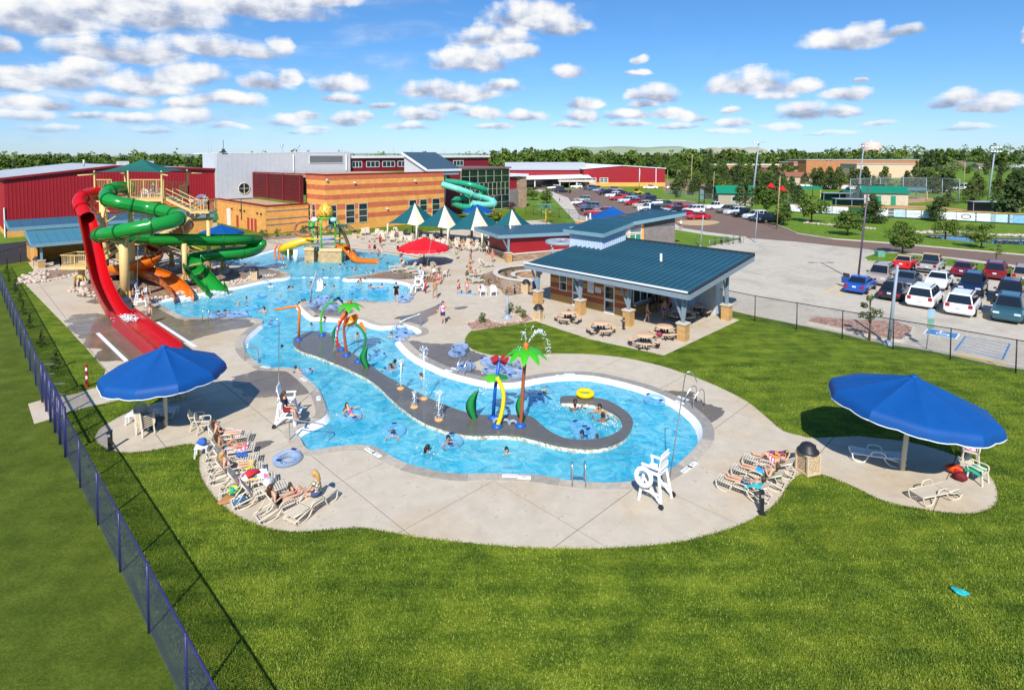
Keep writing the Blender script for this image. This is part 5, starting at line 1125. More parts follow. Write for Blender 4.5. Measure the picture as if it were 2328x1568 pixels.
mb=MB();mb.torus((-1.4,-.95,4.55),.3,.14,14,6,M_=Matrix.Rotation(pi/2,3,'X'));mb.build('green_wheel',mat('leaf_green',(.02,.34,.05)),ps)
# UMBRELLAS AND TENTS
BLUC=mat('blue_canvas',(.003,.070,.27),.55,.10,1.2,.15,50,spec=.3);REDC=mat('red_canvas',(.62,.008,.012),.5,.08,1.2,.15,50);PIPING=mat('white_piping',(.75,.75,.74),.6,0)
POLEM=mat('cream_pole',(.62,.58,.44),.45,.05)
def umbrella(loc,Rr,zr,za,m,label,tilt=(0,0),n=10,val=.42,rot=0,pole=.09,scallop=.10,polem=None,ang0=0):
 u=thing('pool_umbrella',label,'umbrella',loc,rot,'round pool umbrellas');u.rotation_euler=(tilt[0],tilt[1],rot)
 a=pi/n;apex=V((0,0,za));mb=MB();hem=MB();N_,K=7,6;vs=[]
 fr_=1-val*.55/Rr
 for i in range(N_+1):
  t_=i/N_
  for j in range(K+1):
   s_=-1+2*j/K;e1=V((cos(a),-sin(a),0));e2=V((cos(a),sin(a),0));d=e1.lerp(e2,(s_+1)/2)*Rr*fr_*max(.02,t_)
   vs.append(d+UP*(za-(za-zr)*(t_**1.06)-.05*sin(pi*t_)*(1-s_*s_)))
 for i in range(1,4):
  t_=i/3
  for j in range(K+1):
   s_=-1+2*j/K;e1=V((cos(a),-sin(a),0));e2=V((cos(a),sin(a),0));k_=fr_+(1-fr_)*sin(t_*pi/2);d=e1.lerp(e2,(s_+1)/2)*Rr*k_
   vs.append(d+UP*(zr-val*(1-cos(t_*pi/2))-(t_==1)*(scallop*(abs(sin(s_*pi))-.4)*.5)))
 R_=N_+4
 mb.add(vs,[(i*(K+1)+j,(i+1)*(K+1)+j,(i+1)*(K+1)+j+1,i*(K+1)+j+1)for i in range(R_-1)for j in range(K)],0,True)
 me=mb.mesh('canopy_panel',m);hm=MB();hm.tube(vs[-(K+1):],.022,5);hme=hm.mesh('hem',PIPING)
 for k in range(n):
  p=obj('canopy_panel',me,u,None,ang0+2*pi*k/n);obj('hem',hme,p)
  mb=MB();
 rib=MB();rib.tube([(0,0,za-.16),(Rr*fr_*.97,0,zr-.14)],.025,6);rme=rib.mesh('rib',STEEL)
 for k in range(n):obj('rib',rme,u,None,ang0+pi/n+2*pi*k/n)
 mb=MB();mb.tube([(0,0,-.05),(0,0,za-.1)],pole,12);mb.build('pole',polem or POLEM,u)
 mb=MB();mb.lathe([(.16,za-.02),(.10,za+.06),(0,za+.07)],12);mb.build('cap',m,u)
 return u
umbrella(G(377,968,.03),2.58,2.72,3.72,BLUC,'big blue canvas umbrella over the deck by the red slide runout',ang0=.12)
umbrella(G(2051,1068,.03),2.92,2.85,3.8,BLUC,'big blue canvas umbrella over the round pad with the two loungers, on the lawn',(0,radians(5.5)),ang0=.2)
umbrella(G(964,601,.03),3.0,2.1,3.1,REDC,'red canvas umbrella over the crowded loungers at the lagoon',polem=mat('rust_pole',(.35,.2,.13),.5),scallop=.2)
umbrella(G(504,574,.03),2.75,2.7,3.6,BLUC,'blue canvas umbrella behind the green slide by the low tan wall')
umbrella(G(1086,512,.03),2.8,2.7,3.7,BLUC,'blue canvas umbrella behind the striped tents near the atrium')
tn=thing('blue_canopy','blue pitched canopy standing behind the bathhouse roof','shade canopy',G(1392,538));
for i in range(4):
 c_=[V((-3.6,-3,2.9)),V((3.6,-3,2.9)),V((3.6,3,2.9)),V((-3.6,3,2.9))];sail(V((0,0,4.7)),c_[i],c_[(i+1)%4],.15).build('canopy_panel',BLUC,tn);mb=MB();mb.tube([(c_[i].x,c_[i].y,0),c_[i]],.07,8);mb.build('post',WHITE,tn)
TEALC=mat('deep_teal_canvas',(.003,.085,.105),.7,.12,1.0,.15,50);CREAMC=mat('cream_canvas',(.70,.60,.43),.75,.06,1.0,.15,50)
E1,E2=V((.866,-.5,0)),V((.5,.866,0));tent0=V((-13.9,83.8,0))
tl=['first striped teal and cream tent, at the end by the striped hall windows','second striped teal and cream tent of the row, counted from the striped hall','third striped teal and cream tent of the row, in front of a blue umbrella','striped teal and cream tent of the row beside the bathhouse roof']
for k in range(4):
 f_=tent0+(E1*5.75+V((0,-.55,0)))*k;hs_=2.9;c=f_-E1*hs_+E2*hs_;tt=thing('shade_tent',tl[k],'tent',c,0,'row of striped shade tents')
 crn=[E1*hs_-E2*hs_,E1*hs_+E2*hs_,-E1*hs_+E2*hs_,-E1*hs_-E2*hs_];ap=V((0,0,5.25))
 for i in range(4):
  a_,b_=crn[i]+UP*2.15,crn[(i+1)%4]+UP*2.15;mid=lambda t_:a_.lerp(b_,t_)+UP*.18*4*t_*(1-t_)
  cut=.34 if i in(0,2)else.66
  for(u0,u1,m)in((0,cut,CREAMC if i in(0,2)else TEALC),(cut,1,TEALC if i in(0,2)else CREAMC)):
   mb=MB();n_=5;vs=[]
   for q in range(7):
    t_=q/6
    for r_ in range(n_+1):
     e=mid(u0+(u1-u0)*r_/n_);p=ap.lerp(e,t_);p=p-UP*(.75*t_*(1-t_));vs.append(p)
   mb.add(vs,[(q*(n_+1)+r_,(q+1)*(n_+1)+r_,(q+1)*(n_+1)+r_+1,q*(n_+1)+r_+1)for q in range(6)for r_ in range(n_)],0,True);mb.build('canopy_panel',m,tt)
  mb=MB();mb.tube([crn[i]*1.02,crn[i]*1.0+UP*2.2],.13,10);mb.build('post',POLEM,tt)
  # DECK FURNITURE
def slat_mesh(L_,w_,t_,m):return MB().box((0,0,0),(w_,L_,t_)).mesh('slat',m)
SLAT=slat_mesh(.56,.062,.022,CREAM);SLATW=slat_mesh(.56,.062,.022,WHITE)
def make_lounger(back,individual,m=CREAM,sm_=None):
 o=thing('sun_lounger','x','sun lounger');sm_=sm_ or SLAT;mb=MB();zs_=.36
 bx,bz=-.25-.78*cos(back),zs_+.78*sin(back)
 for e in(-1,1):
  y=e*.31
  mb.tube([(1.1,y,zs_+.02),(.5,y,zs_),(-.25,y,zs_),(-.98,y,zs_-.16)],.03,6)
  mb.tube(catmull([V((1.1,y,zs_)),V((1.04,y,.1)),V((.9,y,.03)),V((.62,y,.04)),V((.45,y,zs_-.04))],4,False),.028,6)
  mb.tube(catmull([V((-.15,y,zs_-.03)),V((-.3,y,.12)),V((-.5,y,.03)),V((-.85,y,.03)),V((-1.0,y,zs_-.18))],4,False),.028,6)
  mb.tube(catmull([V((.38,y*1.05,zs_)),V((.28,y*1.1,zs_+.2)),V((-.12,y*1.1,zs_+.21)),V((-.25,y*1.05,zs_))],4,False),.026,6)
  mb.tube([(-.25,y*.95,zs_),(bx,y*.95,bz)],.03,6)
  if back>.2:mb.tube([((bx-.25)/2-.05,y*.8,(bz+zs_)/2),(-.88,y*.8,.2)],.02,5)
 mb.bar((-.98,-.31,zs_-.16),(-.98,.31,zs_-.16),.05);mb.bar((-.8,-.31,.05),(-.8,.31,.05),.04)
 mb.build('frame',m,o)
 xs=[(1.08-k*.098,zs_+.02,0)for k in range(14)];bs=[(-.25-d*cos(back),zs_+.02+d*sin(back),back)for d in[.06+k*.1 for k in range(8)]]
 if individual:
  for x,z,a in xs+bs:s_=obj('slat',sm_,o,(x,0,z));s_.rotation_euler=(0,a,0)
 else:
  mb=MB()
  for x,z,a in xs+bs:mb.box((x,0,z),(.068,.56,.022),M_=Matrix.Rotation(a,3,'Y'))
  stuff(mb.build('slats',m,o))
 return o
def place(proto_used,proto,loc,rz,label,group=None,scale=None):
 if not proto_used.get(proto.name):
  proto_used[proto.name]=1
  if proto.name not in KIDS:KIDS[proto.name]=list(proto.children)
  proto.location=loc;proto.rotation_euler=(0,0,rz);proto['label']=label
  if group:proto['group']=group
  if scale:proto.scale=(scale,)*3
  return proto
 o=dup(proto,loc,rz,label,group,scale or 1.0);return o
USED={}
LUP=make_lounger(radians(58),True);LFL=make_lounger(radians(4),True);LMID=make_lounger(radians(30),True);LFLW=make_lounger(radians(6),True,WHITE,SLATW);LFAR=make_lounger(radians(50),False);LFAR0=make_lounger(radians(8),False)
for q in(LUP,LFL,LMID,LFLW,LFAR,LFAR0):KIDS[q.name]=list(q.children)
LG='plastic sun loungers around the pool'
def lounger(proto,u,v,head,label):return place(USED,proto,G(u,v,.03),head,label,LG,.9)
L1=lounger(LUP,512,1009,radians(14),'reclined cream lounger with a white towel under a sunbather, nearest the two stacked chairs')
L2=lounger(LUP,520,1040,radians(16),'reclined cream lounger with a pink patterned towel and a sunbather with bent knee')
L3=lounger(LUP,527,1062,radians(17),'empty reclined cream lounger with a crumpled blue towel at its foot')
L4=lounger(LUP,533,1087,radians(22),'reclined cream lounger with a yellow towel under a blonde sunbather')
L5=lounger(LUP,560,1113,radians(24),'reclined cream lounger heaped with colourful towels, no one on it')
L6=lounger(LUP,588,1137,radians(34),'reclined cream lounger with a pale bag near its foot')
L7=lounger(LUP,642,1163,radians(44),'reclined cream lounger holding a woman in black with a small child')
L8=lounger(LFL,706,1162,radians(60),'flat cream lounger with a woman in a patterned top sitting on its edge')
R1=lounger(LMID,1694,1124,radians(140),'cream lounger under a lying man in dark trunks, beside the black bollard');R2=lounger(LMID,1727,1096,radians(142),'cream lounger under a lying man in bright blue trunks');R3=lounger(LMID,1751,1070,radians(144),'cream lounger under a sunbather in pink striped shorts')
lounger(LFLW,1996,1049,radians(161),'flat white lounger in the shade of the big blue umbrella on the lawn pad');lounger(LFL,2128,1132,radians(197),'flat cream lounger in the sun at the tip of the lawn pad')
def make_chair(m):
 o=thing('resin_chair','x','chair');mb=MB()
 for x,y,a in((.22,.24,.03),(.22,-.24,.03),(-.2,.22,-.06),(-.2,-.22,-.06)):MB().bar((x,y,.42),(x+a,y*1.12,0),.055).build('leg',m,o)
 mb.box((0,0,.42),(.48,.48,.035));mb.build('seat',m,o)
 bk=MB()
 for k in range(7):y=-.18+k*.06;h=.84-abs(y)*abs(y)*2.2;bk.bar((-.22,y,.46),(-.34,y*1.15,h),.036,.016,up=V((1,0,0)))
 bk.tube(catmull([V((-.2,-.24,.43)),V((-.3,-.27,.7)),V((-.35,-.15,.86)),V((-.36,0,.9)),V((-.35,.15,.86)),V((-.3,.27,.7)),V((-.2,.24,.43))],4,False),.024,6);bk.build('backrest',m,o)
 for e in(-1,1):MB().tube(catmull([V((.24,e*.26,.42)),V((.22,e*.29,.62)),V((-.05,e*.3,.65)),V((-.3,e*.27,.66))],4,False),.026,6).build('armrest',m,o)
 KIDS[o.name]=list(o.children);return o
CH=make_chair(CREAM);CHW=make_chair(WHITE);CG='resin armchairs around the pool'
def chair(u,v,rz,label,proto=None,z=.03):return place(USED,proto or CH,G(u,v,z),rz,label,CG)
for k in range(6):
 c=place(USED,CH,G(331,987,.03)+UP*.085*k+V((-.02,.015,0))*k,radians(-28),('lowest','second from the bottom','third from the bottom','fourth from the bottom','fifth from the bottom','topmost')[k]+' chair of the cream stack under the big blue umbrella',CG)
chair(449,974,radians(20),'cream armchair next to the umbrella shade at the end of the lounger row');chair(464,983,radians(20),'cream armchair tucked in front of the other by the first sunbather')
chair(2205,1046,radians(-125),'cream armchair with a pink towel, half behind another chair on the lawn pad');chair(2222,1094,radians(-60),'cream armchair draped with a striped blue and green towel on the lawn pad')
chair(1097,672,radians(-70),'white armchair with a dark bag on it by the stone planter',CHW);chair(1122,672,radians(-80),'white armchair with a red bag on it by the stone planter',CHW)
def make_side_table(m,nm='side_table'):
 o=thing(nm,'x','table');MB().box((0,0,.42),(.5,.45,.04)).build('tabletop',m,o)
 for x,y in((.2,.17),(-.2,.17),(-.2,-.17),(.2,-.17)):MB().bar((x,y,.4),(x*1.15,y*1.15,0),.05).build('leg',m,o)
 KIDS[o.name]=list(o.children);return o
ST=make_side_table(WHITE);STD=make_side_table(BLACKM)
place(USED,ST,G(459,1036,.03),.3,'white side table with a blue bag between the loungers and the lawn','side tables');place(USED,ST,G(302,962,.03),.2,'white side table beside the stacked chairs','side tables');place(USED,STD,G(361,972,.03),.1,'dark side table at the foot of the umbrella pole','side tables')
lounger(LFLW,350,948,radians(10),'flat white lounger standing in the shade behind the stacked chairs')
lounger(LMID,541,1070,radians(18),'half-reclined cream lounger between the row of sunbathers, blue shirt on it')if False else None
# towels, bags
def cloth(nm,u,v,size,rz,m,label,z=.4,cat='towel',seed=0,tilt=0):
 r=random.Random(seed);mb=MB();nx,ny=9,7;vs=[]
 for i in range(nx+1):
  for j in range(ny+1):
   x,y=(i/nx-.5)*size[0],(j/ny-.5)*size[1];edge=max(0,abs(y)-.28)*1.6
   vs.append((x+r.uniform(-.01,.01),y*(1-.12*(edge>0)),-edge+.022*sin(x*13+seed)+.018*cos(y*17+x*9)+r.uniform(0,.012)+.02+x*tilt))
 mb.add(vs,[(i*(ny+1)+j,(i+1)*(ny+1)+j,(i+1)*(ny+1)+j+1,i*(ny+1)+j+1)for i in range(nx)for j in range(ny)],0,True)
 return one(mb,nm,m,label,cat,'towels and clothes left on the furniture',G(u,v,.03)+UP*z,rz)
def pile(nm,u,v,s_,m,label,z=.4,cat='bag',seed=0):
 r=random.Random(seed);mb=MB();n,k=12,8;vs=[]
 for i in range(k+1):
  t_=pi*i/k
  for j in range(n):
   a=2*pi*j/n;f=1+.22*sin(3*a+seed)*sin(t_)+r.uniform(-.1,.1);vs.append((s_[0]*sin(t_)*cos(a)*f,s_[1]*sin(t_)*sin(a)*f,s_[2]*(1-cos(t_))*(1+r.uniform(-.08,.08))))
 mb.add(vs,[(i*n+j,i*n+(j+1)%n,(i+1)*n+(j+1)%n,(i+1)*n+j)for i in range(k)for j in range(n)],0,True)
 return one(mb,nm,m,label,cat,'bags and clothes left on the furniture',G(u,v,.03)+UP*z,seed*.7)
def pattern_mat(name,cols,sc_=9,rough=.85):
 m=bpy.data.materials.new(name);m.use_nodes=True;t=NT(m.node_tree);b=t.n['Principled BSDF'];tc=t.add('ShaderNodeTexCoord').outputs['Object']
 s_=t.add('ShaderNodeSeparateColor');t.put(s_.inputs[0],t.voro(tc,sc_,out='Color'));r=t.ramp(s_.outputs[0],[((i+.01)/len(cols),hexc(c))for i,c in enumerate(cols)])
 t.nt.nodes[-1].color_ramp.interpolation='CONSTANT' if t.nt.nodes[-1].type=='VALTORGB' else None
 t.put(b.inputs['Base Color'],r);b.inputs['Roughness'].default_value=rough;return m
def stripe_mat(name,cols,width=.1,axis=1,rough=.85):
 m=bpy.data.materials.new(name);m.use_nodes=True;t=NT(m.node_tree);b=t.n['Principled BSDF'];tc=t.add('ShaderNodeTexCoord').outputs['Object']
 s_=t.add('ShaderNodeSeparateXYZ');t.put(s_.inputs[0],tc);f=t.math('FRACT',t.math('DIVIDE',s_.outputs[axis],width*len(cols)))
 n=t.add('ShaderNodeValToRGB');t.put(n.inputs[0],f);n.color_ramp.interpolation='CONSTANT';e=n.color_ramp.elements
 while len(e)<len(cols):e.new(.5)
 for i,c in enumerate(cols):e[i].position=i/len(cols);e[i].color=(*hexc(c),1)
 t.put(b.inputs['Base Color'],n.outputs[0]);b.inputs['Roughness'].default_value=rough;return m
TWW=mat('white_towel',(.72,.74,.78),.9,.08,20);TWB=mat('blue_towel',(.03,.12,.42),.9,.1,20);TWY=mat('lime_towel',(.6,.65,.06),.9,.1);TWP=pattern_mat('pink_floral_towel',['d86b8f','f2d6de','b84a78','e8a8bd'],14);TWM=pattern_mat('mixed_towels',['c22a3a','f0ead8','3a58a8','e0b82a','c85a9a','f4f4f4'],7)
TWS=stripe_mat('blue_green_stripe',['1c58b0','9fd03a','f4f6f2','1f9a6a'],.07);TWT=mat('teal_towel',(.03,.38,.42),.9,.1);TWG=mat('green_towel',(.05,.14,.03),.9,.1);TWC=pattern_mat('rainbow_check_towel',['d0308a','f08a24','2a2a2e','e8c030','7a38a0'],6);PAPERG=mat('pale_bag',(.6,.58,.6),.8,.15,6)
cloth('towel',528,1003,(.9,.62),radians(14),TWW,'white towel hanging over the side of the first lounger',.39,seed=1);cloth('towel',536,1036,(1.0,.62),radians(16),TWP,'pink floral towel on the lounger of the sunbather with a bent knee',.39,seed=2)
cloth('towel',549,1055,(.4,.45),radians(30),TWB,'crumpled blue towel at the foot of an empty lounger',.4,seed=3);cloth('towel',556,1079,(.7,.6),radians(22),TWY,'lime yellow towel under the blonde sunbather',.39,seed=4)
cloth('towel',578,1102,(1.0,.68),radians(24),TWM,'heap of mixed colourful towels on an empty lounger',.42,seed=5);pile('clothes_pile',572,1106,(.25,.2,.1),mat('red_cloth',(.5,.03,.04),.9),'red garment lying on the heap of towels',.44,'clothes',6)
pile('beach_bag',611,1125,(.28,.2,.12),PAPERG,'pale beach bag lying on a lounger near its foot',.39,'bag',7);pile('beach_bag',461,1035,(.2,.18,.14),TWB,'dark blue bag on the white side table',.45,'bag',8)
pile('beach_bag',549,1142,(.25,.3,.12),pattern_mat('blue_print_bag',['2f6a94','d8dde2','1d3f66'],12),'blue and white printed bag on the deck behind a lounger',0,'bag',9);pile('straw_hat',519,1137,(.32,.28,.05),mat('straw',(.42,.2,.07),.9,.2,20),'brown straw bag lying flat behind a lounger',0,'bag',10)
pile('beach_bag',532,1124,(.22,.22,.18),pattern_mat('green_print_bag',['3aa04a','1c6a9a','c8d83a'],10),'green and blue bag standing behind a lounger',0,'bag',11)
cloth('towel',1765,1062,(.8,.66),radians(144),TWC,'rainbow checked towel under the head of the sunbather in pink shorts',.55,seed=12,tilt=-.3);cloth('towel',1738,1096,(1.3,.66),radians(142),TWG,'green towel under the man in blue trunks',.42,seed=13,tilt=-.15);cloth('towel',1716,1134,(.6,.66),radians(140),TWT,'teal patterned towel behind the head of the man in dark trunks',.6,seed=14,tilt=-.4)
cloth('towel',2220,1092,(.55,.75),radians(-60),TWS,'blue and green striped towel over the armchair on the lawn pad',.5,seed=15);cloth('towel',2205,1045,(.4,.4),radians(-125),TWP,'pink towel on the rear armchair of the lawn pad',.46,seed=16)
pile('beach_bag',2172,1078,(.28,.24,.2),stripe_mat('red_stripe_bag',['b01c14','d85a20'],.06),'red striped beach bag on the lawn pad',0,'bag',17);pile('beach_bag',2184,1093,(.2,.18,.18),mat('dark_red_bag',(.16,.008,.012),.7),'dark red bag on the lawn pad',0,'bag',18);pile('sandals',2163,1063,(.18,.1,.04),TWB,'blue sandals on the lawn pad',0,'shoes',19)
pile('beach_bag',1098,668,(.2,.18,.15),mat('navy_bag',(.02,.03,.1),.8),'navy bag on a white armchair by the planter',.44,'bag',20);pile('beach_bag',1124,669,(.2,.18,.15),mat('red_bag',(.45,.03,.05),.8),'red bag on a white armchair by the planter',.44,'bag',21)
pile('plastic_scrap',2183,1348,(.22,.15,.05),pattern_mat('teal_scrap',['1fa0a0','2fb8b0','8a7050'],6),'small teal and brown scrap lying on the open lawn',0,'litter',44)
# far loungers and chairs: under the tents and by the red umbrella
r=random.Random(21);FARL=0
far_spots=[]
for k in range(4):
 f_=tent0+(E1*5.75+V((0,-.55,0)))*k
 for a,b in((-6.0,-2.2),(-4.4,-2.8),(-2.6,-2.6),(-1.0,-2.9),(.6,-2.4),(-5.2,.8),(-3.4,.6),(-1.6,.9),(-4.8,3.0),(-2.2,3.2)):far_spots.append(f_+E1*(a+r.uniform(-.3,.3))+E2*(b+r.uniform(-.3,.3)))
for u,v in((826,534),(835,533),(900,532),(912,538),(890,541),(855,536),(868,540)):far_spots.append(G(u,v))
tn_=['under the first striped tent','under the second striped tent','under the third striped tent','under the tent by the bathhouse','near the striped hall']
for i,p in enumerate(far_spots):
 z_=tn_[min(4,i//10)]
 if i%4==3:place(USED,CH,V((p.x,p.y,.03)),r.uniform(-2.2,-.6),'cream resin armchair '+z_,'armchairs '+z_)
 else:place(USED,LFAR,V((p.x,p.y,.03)),radians(-100+r.uniform(-40,40)),'cream reclined lounger '+z_,'loungers '+z_)
for(u,v,hd,pr,lab)in((905,611,200,LFAR,'cream lounger at the lagoon edge with a woman leaning on it'),(912,618,205,LFAR0,'cream lounger beside the lagoon ladder, its back low'),(932,616,210,LFAR,'cream lounger in the red umbrella shade'),(945,621,215,LFAR,'cream lounger with a teal striped towel under the red umbrella'),(960,626,215,LFAR,'cream lounger by the pole of the red umbrella'),(975,632,220,LFAR0,'cream lounger behind the far lifeguard chair'),(1105,608,30,LFAR,'cream lounger beside a lone armchair near the stone planter'),(1075,622,20,LFAR,'cream lounger holding a seated woman near the planter'),(1085,629,200,LFAR0,'cream lounger beside two standing children'),(1078,645,15,LFAR,'cream lounger with a green towel near the two white armchairs')):
 lounger(pr,u,v,radians(hd),lab)
for(u,v,rz,lab)in((996,622,2.4,'cream armchair at the edge of the red umbrella shade'),(1000,634,2.0,'cream armchair among the seated group by the red umbrella'),(1013,630,2.8,'cream armchair with a white towel by the red umbrella'),(1093,606,-1.2,'cream armchair beside a lounger near the planter'),(875,538,-2,'cream armchair behind the man in red'),(882,540,-1.4,'second cream armchair behind the man in red'),(985,612,1.5,'cream armchair deep in the red umbrella shade')):chair(u,v,rz,lab)
for(u,v,m,lab,sd_)in((940,617,TWT,'teal towel on a lounger under the red umbrella',31),(1076,640,mat('mint_towel',(.2,.55,.4),.9),'mint towel on the lounger near the planter',32),(1101,557,TWB,'blue towel on a lounger at the end of the tents',33),(1012,628,TWW,'white towel on an armchair by the red umbrella',34)):cloth('towel',u,v,(.9,.6),.4,m,lab,.4,seed=sd_)
cloth('towel',1060,668,(1.8,1.1),radians(-20),mat('sky_blue_towel',(.12,.42,.75),.9,.1),'sky blue towel spread flat on the deck by two children',.0,seed=35)
# LIFEGUARD CHAIRS, POLES, RINGS
def lifeguard(u,v,rz,label,ring=None,post=None):
 o=thing('lifeguard_chair',label,'lifeguard chair',G(u,v,.03),rz,'white lifeguard chairs');o.scale=(.95,)*3
 for sx in(-1,1):
  for sy in(-1,1):MB().bar((sx*.46,sy*.46,0),(sx*.3,sy*.33,1.12),.09).build('leg',WHITE,o)
 mb=MB()
 for z,w_ in((.3,.43),(.6,.40),(.88,.36)):mb.bar((w_,-.44+z*.1,z),(w_,.44-z*.1,z),.07,.03)
 mb.build('rungs',WHITE,o);mb=MB()
 for sy in(-1,1):mb.bar((-.46,sy*.44,.12),(.36,sy*.36,.95),.05,.07);mb.bar((-.4,sy*.42,.45),(.4,sy*.42,.45),.04,.08)
 mb.build('side_braces',WHITE,o);MB().box((0,0,1.13),(.66,.7,.06)).build('seat',WHITE,o)
 for k in range(5):MB().box((-.33-.0,-.26+k*.13,1.55),(.035,.11,.8),M_=Matrix.Rotation(radians(-10),3,'Y')).build('back_slat',WHITE,o)
 mb=MB();mb.box((-.35,0,1.32),(.04,.68,.1),M_=Matrix.Rotation(radians(-10),3,'Y'));mb.box((-.4,0,1.75),(.04,.68,.1),M_=Matrix.Rotation(radians(-10),3,'Y'));mb.build('back_rail',WHITE,o)
 for sy in(-1,1):mb=MB();mb.box((.02,sy*.38,1.4),(.72,.1,.05));mb.bar((.3,sy*.36,1.12),(.3,sy*.37,1.4),.07);mb.build('armrest',WHITE,o)
 MB().box((.55,0,.62),(.32,.7,.05)).build('footboard',WHITE,o)
 for sy in(-1,1):mb=MB();mb.tube([(-.5,sy*.5,.1),(-.5,sy*.56,.1)],.1,12);mb.build('wheel',BLACKM,o)
 if ring:
  ro=tag(MB().torus((0,0,0),.29,.085,24,8).build('life_ring',WHITE),'white life ring hung on the '+ring,'life ring','life rings');M_=Matrix.Translation(o.location)@Matrix.Rotation(rz,4,'Z');side=1
  ro.matrix_world=M_@Matrix.Translation((.2,side*.52,.95))@Matrix.Rotation(pi/2+.1,4,'X')
 if post:
  p=G(*post[0],.03);mb=MB();q=D(post[1][0],post[1][1],p.y);hk=V(post[2]);mb.tube([p,q-UP*.3]+catmull([q-UP*.3,q+hk*.2,q+hk*.7-UP*.05,q+hk-UP*.35],5,False)[1:],.02,7);one(mb,'shade_pole',STEEL,post[3],'pole','hooked steel poles')
 return o
lifeguard(653,961,radians(10),'white lifeguard chair with a seated guard in navy, beside the winding channel',None,((632,957),(634.5,725),(-.55,.1,0),'tall steel pole with hooked top behind the occupied lifeguard chair'))
lifeguard(1489,1132,radians(140),'empty white lifeguard chair with a life ring, at the spiral end of the pool','empty lifeguard chair at the spiral pool end',((1520,1105),(1556,846),(.45,-.05,0),'tall steel pole with hooked top behind the empty lifeguard chair'))
lifeguard(322,694,radians(20),'white lifeguard chair below the slide columns',None,((311,690),(313,560),(.05,0,0),'thin pale pole behind the lifeguard chair at the slides'))
lifeguard(953,662,radians(200),'white lifeguard chair with life ring and red rescue tube near the lagoon','far lifeguard chair near the lagoon',((965,640),(979,545),(.05,0,0),'white pole standing under the red umbrella'))
mb=MB();mb.tube([(0,0,.3),(0,0,1.3)],.08,10);o=one(mb,'rescue_tube',mat('red_foam',(.55,.02,.03),.5),'red rescue tube leaning on the lifeguard chair near the lagoon','rescue tube',None,G(962,669));o.rotation_euler=(.1,.25,0)
# pool lift
pl=thing('pool_lift','pool access lift with white seat and grey steel arm at the lagoon edge','pool lift',G(706,686,.03));mb=MB();mb.tube([(0,0,0),(.02,0,1.0),(.5,.2,2.6)],.08,8);mb.build('arm',GREYM,pl)
mb=MB();mb.box((.75,.1,1.0),(.5,.5,.08));mb.box((.72,.32,1.4),(.5,.08,.75));mb.box((.72,.34,1.85),(.25,.07,.16));mb.build('seat',WHITE,pl);mb=MB();mb.tube([(.5,.2,2.5),(.75,.3,1.6)],.04,6);mb.box((.75,-.2,.5),(.45,.3,.05));mb.tube([(.75,-.05,1.0),(.75,-.2,.5)],.03,6);mb.build('hanger',GREYM,pl)
# ladders and handrails
def hoop(mb,p,d,L_,h,z0=-.6,r=.024):
 """a bent grab rail from the deck over the edge: p on the deck, d towards the water"""
 p,d=V(p),V((d[0],d[1],0)).normalized();mb.tube([p,p+UP*h*.8]+catmull([p+UP*h*.8,p+d*.12+UP*h,p+d*L_*.5+UP*h*.98,p+d*L_*.95+UP*h*.55,p+d*L_+UP*.1],5,False)[1:]+[p+d*L_+UP*z0],r,7)
def ladder(u,v,dd,label,w_=.5,h=.85,L_=.75,rungs=True):
 p=G(u,v,.03);d=V((dd[0],dd[1],0)).normalized();s_=V((-d.y,d.x,0));o=thing('pool_ladder',label,'pool ladder',p,0,'steel pool ladders and handrails')
 for e in(-1,1):mb=MB();hoop(mb,s_*e*w_/2,d,L_,h);mb.build('rail',STEEL,o)
 if rungs:
  for z in(-.05,-.32):mb=MB();mb.bar(d*L_-s_*w_/2+UP*z,d*L_+s_*w_/2+UP*z,.08,.03);mb.build('rung',STEEL,o)
for a in((557,818,(.8,.35),'steel ladder on the bank by the big blue umbrella'),(1316,1107,(.05,1),'steel ladder in the middle of the near bank'),(1064,843,(-.6,-1),'steel ladder on the wet deck beside the inner tubes'),(1592,918,(-.9,-.5),'steel ladder on the bank by the hooked shade pole'),(467,731,(.2,1),'steel ladder by the tubes near the slide pool corner'),(641,611,(.3,1),'steel ladder on the slide peninsula'),(607,634,(.2,-1),'steel ladder on the slide side of the peninsula'),(921,612,(-.4,1),'steel ladder by the loungers at the red umbrella'),(838,636,(.1,1),'steel ladder on the tip of the lagoon peninsula'),(935,674,(-.8,.6),'steel ladder at the lagoon bank')):ladder(*a)
def handrail(pts,label,r_=.026):
 mb=MB();mb.tube(catmull(pts,6,False)if len(pts)>4 else pts,r_,7);return one(mb,'handrail',STEEL,label,'handrail','steel pool ladders and handrails')
p0,p1=G(659,1000,.03),G(745,1012,-.4);handrail([p0,p0+UP*.85,p0+UP*.92+(p1-p0)*.12,p1+UP*.85,p1],'long bent handrail at the steps in the near corner of the pool')
p0,p1=G(955,742,.03),G(905,760,-.4);handrail([p0,p0+UP*.85,p0+UP*.92+(p1-p0)*.12,p1+UP*.8,p1],'long bent handrail at the steps of the upper channel')
for k in range(2):
 p0,p1=G(600+k*4,551-k*5),G(648+k*4,561-k*5);mb=MB();mb.bar(p0+UP*.9,p1+UP*.75,.05);mb.bar(p0+UP*.45,p1+UP*.35,.04)
 for q in range(5):c=p0.lerp(p1,q/4);mb.bar(c,c+UP*(.9-.15*q/4),.04)
 if k==0:one(mb,'ramp_rail',STEEL,'steel ramp railing at the shallow end by the yellow slide','railing')
p0,p1=G(955,589),G(1022,574);mb=MB();mb.bar(p0+UP*.95,p1+UP*.95,.05);mb.bar(p0+UP*.5,p1+UP*.5,.04)
for q in range(6):c=p0.lerp(p1,q/5);mb.bar(c,c+UP*.95,.04)
one(mb,'ramp_rail',STEEL,'steel ramp railing at the beach entry behind the red umbrella','railing')
